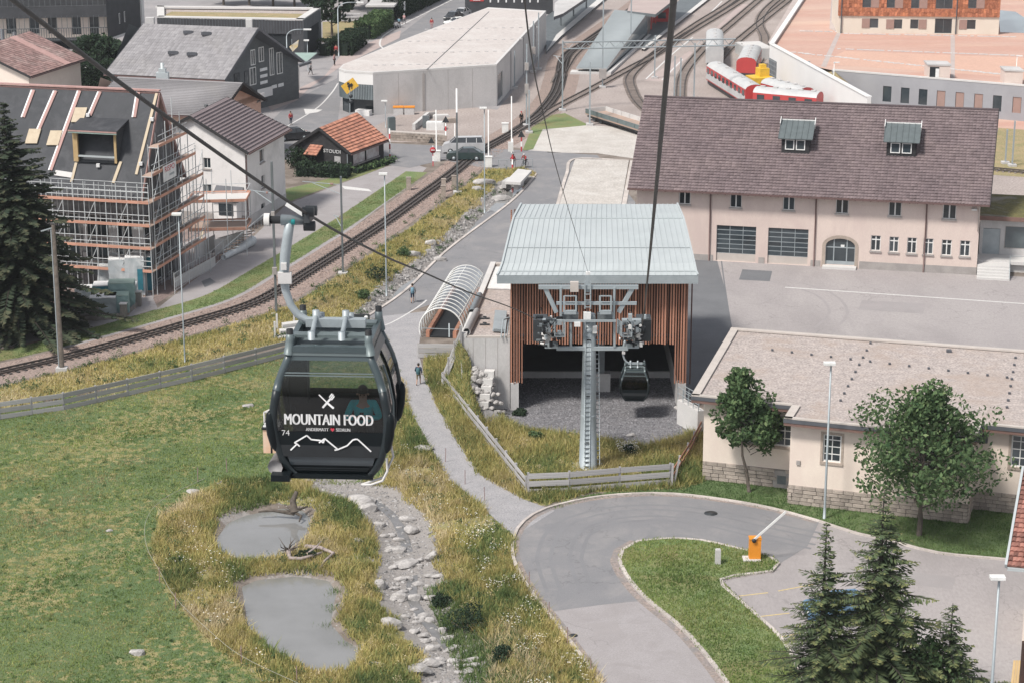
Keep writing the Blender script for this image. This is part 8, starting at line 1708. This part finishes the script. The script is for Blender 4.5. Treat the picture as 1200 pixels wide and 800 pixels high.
# ---------------------------------------------------------------- cars
def car(label,g,rz,m,kind='car',group='cars',L=4.3,W_=1.8):
 t=thing('parked_car' if kind=='car' else 'van',label,kind,tuple(g),rz,group);Wm=WM[t.name];X=lambda x,y,z:Wm@Vector((x,y,z))
 if kind=='car':low=[(-2.15,.3),(-2.15,.72),(-1.95,.86),(-1.0,.95),(1.6,.95),(2.05,.9),(2.15,.7),(2.15,.3)];cab_=[(-1.05,.94),(-.35,1.42),(.9,1.45),(1.75,.95)]
 else:low=[(-2.45,.3),(-2.45,.85),(-2.25,1.1),(-1.6,1.28),(2.4,1.28),(2.45,.7),(2.45,.3)];cab_=[(-1.65,1.27),(-.95,1.85),(2.2,1.9),(2.38,1.27)]
 def body(pr,w0,w1,mm,nm,par,zt):
  B=MB();zl,zh=min(p[1]for p in pr),max(p[1]for p in pr);ww_=lambda z:w0+(w1-w0)*(z-zl)/(zh-zl);n=len(pr);V_=[X(x,-ww_(z)/2,z)for x,z in pr]+[X(x,ww_(z)/2,z)for x,z in pr]
  B.add(V_,[tuple(range(n)),tuple(range(n,2*n))]+[(i,(i+1)%n,n+(i+1)%n,n+i)for i in range(n)]);o=B.build(nm,mm,par)
  bv=o.modifiers.new('b','BEVEL');bv.width=.07;bv.segments=2;return o,ww_
 body(low,W_,W_*.96,m,'body',t,0);o,ww_=body(cab_,W_*.9,W_*.72,'car_glass','windows',t,0)
 (x1,z1),(x2,z2)=cab_[1],cab_[2];B=MB();w=W_*.72;B.add([X(x1+.02,-w/2,z1+.012),X(x2,-w/2,z2+.012),X(x2,w/2,z2+.012),X(x1+.02,w/2,z1+.012),X(x1+.02,-w/2,z1-.04),X(x2,-w/2,z2-.04),X(x2,w/2,z2-.04),X(x1+.02,w/2,z1-.04)],[(0,1,2,3),(0,1,5,4),(3,2,6,7),(1,2,6,5),(0,3,7,4)]);B.build('roof',m,t)
 B=MB()
 for s in(-1,1):
  for(a_,b_)in((cab_[0],cab_[1]),(cab_[3],cab_[2])):B.tube([X(a_[0],s*W_*.44,a_[1]),X(b_[0],s*W_*.355,b_[1])],.045,5)
  xm=(cab_[0][0]+cab_[3][0])/2;B.tube([X(xm,s*W_*.45,cab_[0][1]),X(xm,s*W_*.36,cab_[1][1])],.05,5)
  if kind=='van':B.tube([X(xm+1.2,s*W_*.45,cab_[0][1]),X(xm+1.2,s*W_*.36,cab_[1][1])],.05,5)
 B.build('pillars',m,t,kind='stuff')
 for x in(-L*.31,L*.31):
  for s in(-1,1):B=MB();B.tube([X(x,s*W_*.5-s*.18,.33),X(x,s*W_*.5+s*.02,.33)],.33,14);w_=B.build('wheel','black_rubber',t);B=MB();B.tube([X(x,s*W_*.5+s*.021,.33),X(x,s*W_*.5+s*.03,.33)],.2,10);B.build('rim','galvanised',w_)
 fx_,bx_=low[0][0],low[-1][0]
 for s in(-1,1):blk('headlight',t,X(fx_-.01,s*.65,.66),(.06,.35,.15),rz,'lamp_white');blk('tail_light',t,X(bx_+.01,s*.7,.75),(.05,.25,.2),rz,'tail_red')
 blk('bumper',t,X(fx_-.03,0,.42),(.1,W_*.92,.18),rz,'dark_metal')
 return t
car('silver van waiting at the level crossing behind the dark green car',G(543,179),.02,'car_silver','van','vehicles at the level crossing',4.9,1.9);car('dark green estate car on the level crossing',G(546,187.5),-.06,'car_green','car','vehicles at the level crossing')
car('black car behind the timber kiosk at the left',G(342,164),.45,'car_black');car('dark car parked on the upper road left of the station building',G(531,24),1.2,'car_black');car('grey car parked beside the dark one on the upper road',G(541,20),1.2,'car_silver');car('white car partly hidden by the roof edge of the concrete hall',G(536,31),.5,'lamp_white')
car('blue car parked behind the spruces on the car park',G(985,722),.12,'car_blue')
# ---------------------------------------------------------------- hedges and trees of the village
def hedge(label,p0,p1,w,h,seed,m='leaf_dark'):
 a,b=G(*p0),G(*p1);g=np.random.default_rng(seed);t=thing('hedge',label,'hedge',tuple((a+b)/2));L=(b-a).length;n=int(L*h*w*75);s=g.uniform(0,1,n);d=(b-a);sdv_=np.array([-d.y,d.x,0])/L
 o=g.uniform(-.5,.5,n);z=g.uniform(0,1,n);k=g.integers(0,3,n);o=np.where(k==0,np.sign(o)*.5,o);z=np.where(k==1,1,z);P=np.array(a)+s[:,None]*np.array(d)+sdv_*(o*w)[:,None];P[:,2]=z*h*(1+.08*np.sin(s*L*2))+.05;P+=g.normal(0,.07,P.shape)
 V,F=leaf_cloud(P,.17,seed);npmesh('foliage',V,F,m,np.clip(g.normal(.45,.25,n),0,1),t);B=MB();B.obox(a+d*.02+Vector(sdv_)*(-w*.3)+Z*.0,d*.96,Vector(sdv_)*(w*.6),Z*(h*.75),r=.1);B.build('stems','needles_dark',t)
hedge('clipped dark green hedge beside the curved street lamp',(400,66),(419,52),3.0,2.4,61);hedge('clipped hedge further up the village street',(426,47),(451,31),3.0,2.6,62,'leaf_mid');hedge('tall hedge behind the white sign on the village street',(458,24),(520,-6),3.0,3.6,63)
hedge('dark hedge below the balcony block',(92,104),(140,104),4,3.5,64);hedge('dark shrubs between flat hall and street hedge',(378,66),(394,62),2.0,2.2,65)
for k,(x,y,ty,rr,l)in enumerate([(389,44,-30,4.2,'large dark street tree right of the flat hall'),(372,22,-30,4,'dark tree directly behind the flat hall corner'),(345,8,-40,4.5,'dark tree behind the flat hall roof'),(320,8,-40,4.5,'dark tree at the top left of the flat hall'),(412,12,-40,4.5,'dark tree at the top beyond the curved lamp'),(432,8,-40,4.0,'dark tree above the small grey hut'),(452,2,-40,3.6,'dark tree behind the tall hedge'),(292,6,-40,4.5,'dark tree above the restaurant roof'),(262,6,-40,4.5,'dark tree behind the flat hall left part'),(110,88,52,3.4,'dark round tree under the balcony block'),(128,92,62,3,'dark round tree between balcony block and restaurant'),(478,-2,-50,4,'dark tree at the top centre by the street'),(500,-6,-50,4,'dark tree at the top edge left of the station')]):
 g=G(x,y);broadleaf(l,g,max(5.5,min(12,hz(x,y,ty))),1.6,rr,200+k,m='leaf_dark',n=1500,leaf=.42,group='dark trees of the village',trunk_r=.2,nb=22)
hedge('green hedge bank below the dark kiosk',(348,205),(410,208),2.2,1.3,66,'leaf_dark');hedge('low weeds along the kiosk front',(415,204),(462,190),1.0,.6,67,'leaf_mid');bush('grey green bush left of the timber kiosk',G(352,199),2.0,2.6,68,m='leaf_dark',n=1600,leaf=.16)
for k,(x,y,l)in enumerate(((470,5,'left'),)):pass
hut=thing('grey_hut','small grey slatted hut with flat roof between the hedges at the top','hut',tuple(G(440,27)));a=G(430,27);B=MB();B.obox(a,(4.3,0,0),(0,6,0),(0,0,2.6));B.build('wall','facade_greywood',hut);B=MB();B.obox(a+Vector((-.2,-.2,2.6)),(4.8,0,0),(.6,7,0),(0,0,.3));B.build('roof','concrete',hut);blk('white_rail',hut,a+Vector((2.1,-.05,1.4)),(4.2,.05,.2),0,'white_paint')
sg=thing('street_sign','white information sign with street plan beside the walkers','sign',tuple(G(472,22)));g=G(472,22);rod('post',sg,g,g+Z*2.8,.05,'galvanised');blk('panel',sg,g+Z*2.1,(.9,.06,1.5),.1,'decal_white')
for k,(x,y)in enumerate(((412,22),(408,26))):B=MB();g=G(x,y);B.box(g+Z*.75,(3,.8,.1));B.box(g+Z*.45+Vector((0,-.8,0)),(3,.3,.08));B.box(g+Z*.35,(.2,.6,.7));B.build('picnic_table','wood_grey',label=('rear','front')[k]+' wooden picnic table in the small park at the top',cat='table',origin=g)
sheet('park_lawn',[(378,50),(425,44),(440,24),(378,26)],.012,'grass_roof');sheet('car_park_strip',[(378,60),(400,48),(380,47)],.016,'asphalt_new')
# ---------------------------------------------------------------- house under construction with scaffolding
hz1=8.7;zr=17.6;eL,eR=G(-60,222,hz1),G(166,235,hz1);rR=G(188,108,zr);rL=rR+(eL-eR)
u_=(eR-eL).normalized();acr=rR-eR;acr.z=0;acr=acr-u_*acr.dot(u_);rR=eR+acr+Z*(zr-hz1);rL=eL+acr+Z*(zr-hz1)
def holes_n(F):
 o=[]
 for z0,z1 in((5.0,7.0),(2.7,4.4),(.3,1.9)):
  for k in range(11):a_=.9+k*2.9;
  for k in range(int(F.L/2.9)):a_=F.L-2.6-k*2.9;o.append((a_,a_+(2.3 if k%3 else 1.7),z0,z1,(2,1)))
 return[h for h in o if h[0]>.1]
def holes_g(F):return[(a_,a_+1.3,z0,z1,(1,1))for z0,z1 in((5.0,7.0),(2.7,4.4),(.3,1.9))for a_ in(.8,3.2,5.6,8.0)if a_+1.5<F.L]
cs,cf,crf=house('unfinished_house','unfinished house with black membrane roof and open dormer inside scaffolding',eL,eR,rR,rL,'block_wall','roof_membrane',oh=.5,ohg=.4,near_holes=holes_n,rgab=holes_g,edge='batten_pink')
print('unfinished half width',acr.length)
nrm_=(eR-eL).cross(rR-eR).normalized();nrm_=-nrm_ if nrm_.z<0 else nrm_
def onroof(x,y):return hit(x,y,eL,nrm_)+nrm_*.06
def strip(x0,y0,x1,y1,w,m,name):return board(name,crf,onroof(x0,y0),onroof(x1,y1),w,.1,m,up=nrm_)
for(x0,y0,x1,y1)in((40,106,28,138),(66,107,45,155),(94,107,60,200),(118,108,106,136),(163,108,158,138)):
 strip(x0,y0,x1,y1,.28,'batten_pink','batten');strip(x0-2.5,y0,x1-2.5,y1,.14,'decal_white','batten')
strip(184,110,160,205,.25,'plywood','verge_board');strip(91,186,84,214,.25,'plywood','batten');strip(142,190,133,215,.28,'plywood','batten');strip(65,203,85,206,.5,'concrete_light','batten')
for k,(x,y)in enumerate(((92,135),(63,162),(38,160),(160,148))[:3]):a=onroof(x-8,y+9);b=onroof(x+6,y+9);c=onroof(x+11,y-8);d=onroof(x-3,y-8);B=MB();B.slab([p+nrm_*.12 for p in(a,b,c,d)],.12);B.build('hatch_panel','plywood',crf)
B=MB();B.beam(rL+Z*.12,rR+Z*.12,.5,.12);B.build('ridge_board','batten_pink',crf)
d0,d1=onroof(88,189),onroof(139,189);w_=(d1-d0).dot(u_);H_=3.0;nf=Vector((u_.y,-u_.x,0));d0=d0+nf*.2
B=MB();B.obox(d0,u_*w_,-nf*2.6,Z*.05);B.obox(d0-nf*2.5,u_*w_,-nf*.1,Z*H_);B.build('dormer_recess','interior_dark',crf)
B=MB();B.obox(d0-nf*.1,u_*.08,-nf*2.6,Z*H_);B.obox(d0+u_*(w_-.08)-nf*.1,u_*.08,-nf*2.6,Z*H_);B.build('dormer_cheek','roof_membrane',crf)
for s,wd in((0,.45),(w_-.22,.22)):B=MB();B.obox(d0+u_*s+nf*.02,u_*wd,-nf*.25,Z*H_);B.build('dormer_post','wood_new',crf)
B=MB();B.slab([d0+Z*H_+nf*.45-u_*.15,d0+u_*(w_+.3)+Z*H_+nf*.45,d0+u_*(w_+.3)-nf*3.6+Z*(H_+.9),d0-u_*.15-nf*3.6+Z*(H_+.9)],.1);B.build('dormer_roof','roof_membrane',crf)
B=MB();B.obox(d0+Z*(H_-.16)+nf*.5-u_*.2,u_*(w_+.5),-nf*.08,Z*.12);B.build('dormer_fascia','batten_pink',crf);B=MB();B.obox(d0+Z*(H_-.3)+nf*.46-u_*.2,u_*(w_+.5),-nf*.06,Z*.12);B.build('dormer_fascia','sheet_green',crf);B=MB();B.obox(d0+Z*.45,u_*w_,-nf*.12,Z*.15);B.build('dormer_rail','roof_metal',crf)
for x,y in((179,141),(166,193),(104,136),(116,195)):B=MB();B.box(onroof(x,y)+nrm_*.15,(.3,.3,.3));B.build('roof_fitting','decal_white',crf)
for x0,x1 in((128,140),(155,169),(98,104)):
 for y0,y1 in((263,287),(295,313)):r_=cf[0].rect(x0,y0,x1,y1);B=MB();B.obox(cf[0].pt(r_[0],r_[2],.02),cf[0].u*(r_[1]-r_[0]),cf[0].n*.12,Z*(r_[3]-r_[2]));B.build('insulation_panel','insulation_white',cs)
F0s,F1s=cf[0],cf[1];sc_=thing('scaffold','steel scaffolding with orange toe boards around the unfinished house','scaffold',tuple(F0s.pt(F0s.L)),0)
def scaf(F,u0,u1,levels,top,bays,off0=.5,off1=1.5,gable=None):
 n=bays
 for i in range(n+1):
  q=u0+(u1-u0)*i/n;zt_=top if gable is None else gable(q)
  rod('standard',sc_,F.pt(q,0,off1),F.pt(q,zt_,off1),.045,'scaffold_tube');rod('standard',sc_,F.pt(q,0,off0),F.pt(q,min(zt_,levels[-1]+1),off0),.04,'scaffold_tube')
 for z in levels:
  for i in range(n):
   a,b=u0+(u1-u0)*i/n,u0+(u1-u0)*(i+1)/n
   if gable is not None and z>gable((a+b)/2)-.9:continue
   board('deck',sc_,F.pt(a,z,(off0+off1)/2),F.pt(b,z,(off0+off1)/2),off1-off0-.05,.06,'scaffold_deck')
   board('toe_board',sc_,F.pt(a,z+.14,off1+.04),F.pt(b,z+.14,off1+.04),.04,.26,'scaffold_orange')
   for h_ in(.55,1.05):rod('guard_rail',sc_,F.pt(a,z+h_,off1),F.pt(b,z+h_,off1),.034,'scaffold_tube')
   rod('transom',sc_,F.pt(a,z-.05,off0),F.pt(a,z-.05,off1),.034,'scaffold_tube')
 for i in range(0,n,3):
  for j in range(len(levels)-1):
   a,b=u0+(u1-u0)*i/n,u0+(u1-u0)*(i+1)/n
   if gable is not None and levels[j+1]>gable(b):continue
   rod('brace',sc_,F.pt(a,levels[j],off1+.02),F.pt(b,levels[j+1],off1+.02),.034,'scaffold_tube')
LV=[2.3,4.4,6.5,8.6]
scaf(F0s,1,F0s.L+1.5,LV,10.4,18)
gL=F1s.L
scaf(F1s,-.5,gL+2,LV+[10.9,13.2],10.4,7,gable=lambda q:11.0+max(0,6.3*(1-abs(q-gL/2)/(gL/2+1))))
for i in range(14):q=F0s.L*(i+.5)/14;rod('guard_rail',sc_,F0s.pt(q,8.7,1.5),F0s.pt(q,10.4,1.5),.025,'scaffold_tube')
for h_ in(9.7,10.1,10.5):rod('guard_rail',sc_,F0s.pt(1,h_,1.5),F0s.pt(F0s.L+1.5,h_,1.5),.025,'scaffold_tube')
u0b=F1s.uv(190,180,1.62)[0];bz=9.9;q=F1s.pt(u0b,bz,1.62);bn=thing('banner','white builder banner with red lettering hung on the scaffold gable side','banner',tuple(q));B=MB();B.obox(q,F1s.u*3.0,F1s.n*.02,Z*1.45);B.build('cloth','decal_white',bn);text('lettering',bn,'RISPO',q+F1s.u*1.5+F1s.n*.03+Z*.85,F1s.u,Z,.72,'decal_red',sx=1.25,ext=.004);B=MB();B.obox(q+F1s.u*1.4+F1s.n*.022+Z*.35,F1s.u*1.1,F1s.n*.006,Z*.2);B.build('small_print','galvanised',bn)
lt=thing('loading_tower','separate scaffold loading tower with orange platform beside the white house','scaffold',tuple(G(235,285)))
c=G(222,300);
for dx in(0,1.9,3.8,5.6):
 for dy in(0,2.4):rod('standard',lt,c+Vector((dx,dy*1.6,0)),c+Vector((dx,dy*1.6,7.6 if dx<4 else 5.5)),.045,'scaffold_tube')
for z in(2.4,5.2):
 B=MB();B.obox(c+Z*z,(5.6,.6,0),(0,3.8,0),(0,0,.08));B.build('deck','concrete_light' if z>5 else 'scaffold_deck',lt)
 for(p,q)in(((0,0),(5.6,.6)),((0,3.8),(5.6,4.4)),((0,0),(0,3.8)),((5.6,.6),(5.6,4.4))):board('toe_board',lt,c+Vector((p[0],p[1],z+.18)),c+Vector((q[0],q[1],z+.18)),.05,.28,'scaffold_orange');rod('guard_rail',lt,c+Vector((p[0],p[1],z+1)),c+Vector((q[0],q[1],z+1)),.034,'scaffold_tube')
a=c+Vector((3.5,-1.0,0));rod('stair_rail',lt,a+Z*1.0,a+Vector((3.6,3.5,3.6)),.04,'scaffold_tube')
for k in range(12):rod('stair_bar',lt,a+Vector((3.6,3.5,2.6))*(k/12)+Z*0,a+Vector((3.6,3.5,2.6))*(k/12)+Z*1.0,.02,'scaffold_tube')
for k in range(12):blk('stair_tread',lt,a+Vector((3.6,3.5,2.6))*(k/12)+Vector((-.4,.3,0)),(.9,.3,.05),.7,'scaffold_deck')
yw=thing('yard_wall','pale concrete cellar wall with recess in front of the white house','wall',tuple(G(215,322)));
for(p,q,h_,m_)in(((205,338),(252,312),.9,'concrete_light'),((252,300),(286,290),1.6,'concrete'),((228,305),(252,292),1.4,'white_wall'),((262,300),(293,287),.5,'concrete_light')):a,b=G(*p),G(*q);B=MB();B.obox(a,b-a,(0,.35,0),(0,0,h_));B.build('wall',m_,yw)
B=MB();q=[G(253,306),G(270,298),G(268,294),G(252,300)];B.slab([p+Z*.05 for p in q],.04);B.build('recess','pipe_brown',yw)
sf=thing('site_fence','light metal site fence along the street edge of the building plot','fence',tuple(G(247,322)));
P=[G(*p)for p in((205,345),(222,333),(247,319),(262,305),(285,290))]
for a,b in zip(P,P[1:]):
 rod('post',sf,a,a+Z*2.0,.04,'scaffold_tube')
 for h_ in(.3,1.1,1.9):rod('rail',sf,a+Z*h_,b+Z*h_,.022,'scaffold_tube')
 for k in range(1,8):rod('wire',sf,a.lerp(b,k/8)+Z*.3,a.lerp(b,k/8)+Z*1.9,.012,'scaffold_tube')
sk=thing('white_sack_pile','crumpled white tarpaulin roll lying along the street edge','tarpaulin',tuple(G(293,290)));
B=MB();P=smooth_line([G(262,305)+Z*.25,G(275,298)+Z*.3,G(287,292)+Z*.35,G(296,287)+Z*.45],.4);B.tube(P,[.22+.12*random.random()+.25*(i/len(P))for i in range(len(P))],9);B.build('sheet','wrap_white',sk)
for k,(p,q,l)in enumerate((((232,295),(240,280),'leaning timber plank in the yard, steepest of the three'),((224,290),(246,293),'long timber plank lying across the yard'),((228,298),(242,288),'short timber plank lying slanting in the yard'))):a=G(*p);b=G(*q)+Z*(1.5 if k==0 else.3);B=MB();B.beam(a+Z*.1,b,.25,.06);B.build('timber_plank','plywood',label=l,cat='plank',origin=a)
items=[(146,343,2.5,2.2,3.3,'wrap_white','tall white wrapped pallet stack at the back'),(160,345,1.7,2.0,3.6,'wrap_white','tall white and blue pallet stack nearest the street'),(171,340,1.2,1.6,3.2,'pallet_blue','blue backed pallet stack at the right end'),(129,340,2.0,1.8,2.4,'wrap_white','white wrapped stack left of the tall stacks'),(125,356,2.2,1.6,1.8,'pallet_blue','teal pallet with white cover behind the wrapped cubes'),(144,360,2.3,1.6,2.3,'wrap_teal','pale green wrapped cube on the higher row'),(138,367,2.1,1.5,1.7,'wrap_teal','pale green wrapped cube in the front row'),(122,369,2.3,1.8,1.7,'galvanised','grey shrink wrapped cube beside the wall pier'),(153,354,1.2,1.4,1.6,'wrap_white','small white wrapped pallet below the tall stack'),(106,352,2.6,1.4,1.2,'wrap_white','low white sheet covered heap under the spruce branches')]
for(x,y,sx,sy,sz,m_,l)in items:
 g=G(x,y);t=thing('wrapped_pallet',l+' by the low wall','pallet',tuple(g),0,'wrapped pallets of building material');blk('pallet',t,g+Z*.08,(sx,sy,.14),.1,'scaffold_deck')
 bm=bmesh.new();bmesh.ops.create_cube(bm,size=1);bmesh.ops.subdivide_edges(bm,edges=bm.edges[:],cuts=4,use_grid_fill=True)
 for v in bm.verts:v.co=Vector((v.co.x*sx,v.co.y*sy,v.co.z*(sz-.15)));v.co+=Vector((noise.noise(v.co*2.2+g),noise.noise(v.co*2.2+g*1.3),noise.noise(v.co*2+g*.7)))*.09
 me=bpy.data.meshes.new('load');bm.to_mesh(me);bm.free();me.materials.append(MATS[m_]);o=bpy.data.objects.new('load',me);COL.objects.link(o);o.parent=t;o.location=(0,0,sz/2+.1);o.rotation_euler=(0,0,.1)
 B=MB();B.box(g+Z*(sz+.06),(sx*.98,sy*.98,.08),.1);B.build('top_cover','decal_white' if m_!='wrap_teal' else 'sheet_green',t)
 if m_ in('wrap_white',)and sz>3:B=MB();B.box(g+Vector((sx*.35,-sy/2-.03,sz*.45)),(sx*.28,.04,sz*.55),.1);B.build('blue_label','pallet_blue',t)
lw=thing('low_wall','low grey garden wall with square piers around the pallets','wall',tuple(G(112,376)))
P=[G(60,377),G(112,376),G(145,373.5),G(162,359)]
for a,b in zip(P,P[1:]):B=MB();B.obox(a,b-a,(0,.35,0),(0,0,.45));B.build('wall','mortar',lw)
for p in P[1:]:blk('pier',lw,p+Z*.65+Vector((0,.15,0)),(.55,.55,1.3),0,'mortar');blk('pier_cap',lw,p+Z*1.33+Vector((0,.15,0)),(.65,.65,.08),0,'concrete')
for k,(x,y,l)in enumerate(((102,368,'grey rubble bag behind the low wall under the spruce'),(95,362,'dark rubble bag further left under the spruce'))):g=G(x,y);rock(x,y,24,12,l,None)
sheet('plot_floor',[(-60,420),(50,398),(145,374),(160,360),(60,376),(-60,384)],.012,'asphalt_old')
# ---------------------------------------------------------------- thin summer haze
HZ=bpy.data.materials.new('haze');HZ.use_nodes=True;_h=HZ.node_tree;_h.nodes.clear();_o=_h.nodes.new('ShaderNodeOutputMaterial');_v=_h.nodes.new('ShaderNodeVolumePrincipled')
_v.inputs['Color'].default_value=(.92,.95,1,1);_v.inputs['Density'].default_value=.00009;_h.links.new(_v.outputs[0],_o.inputs['Volume']);MATS['haze']=HZ
B=MB();B.box((0,400,29.5),(1200,1300,63));B.build('haze','haze',kind='stuff',label='thin pale summer haze over the valley floor',cat='haze')
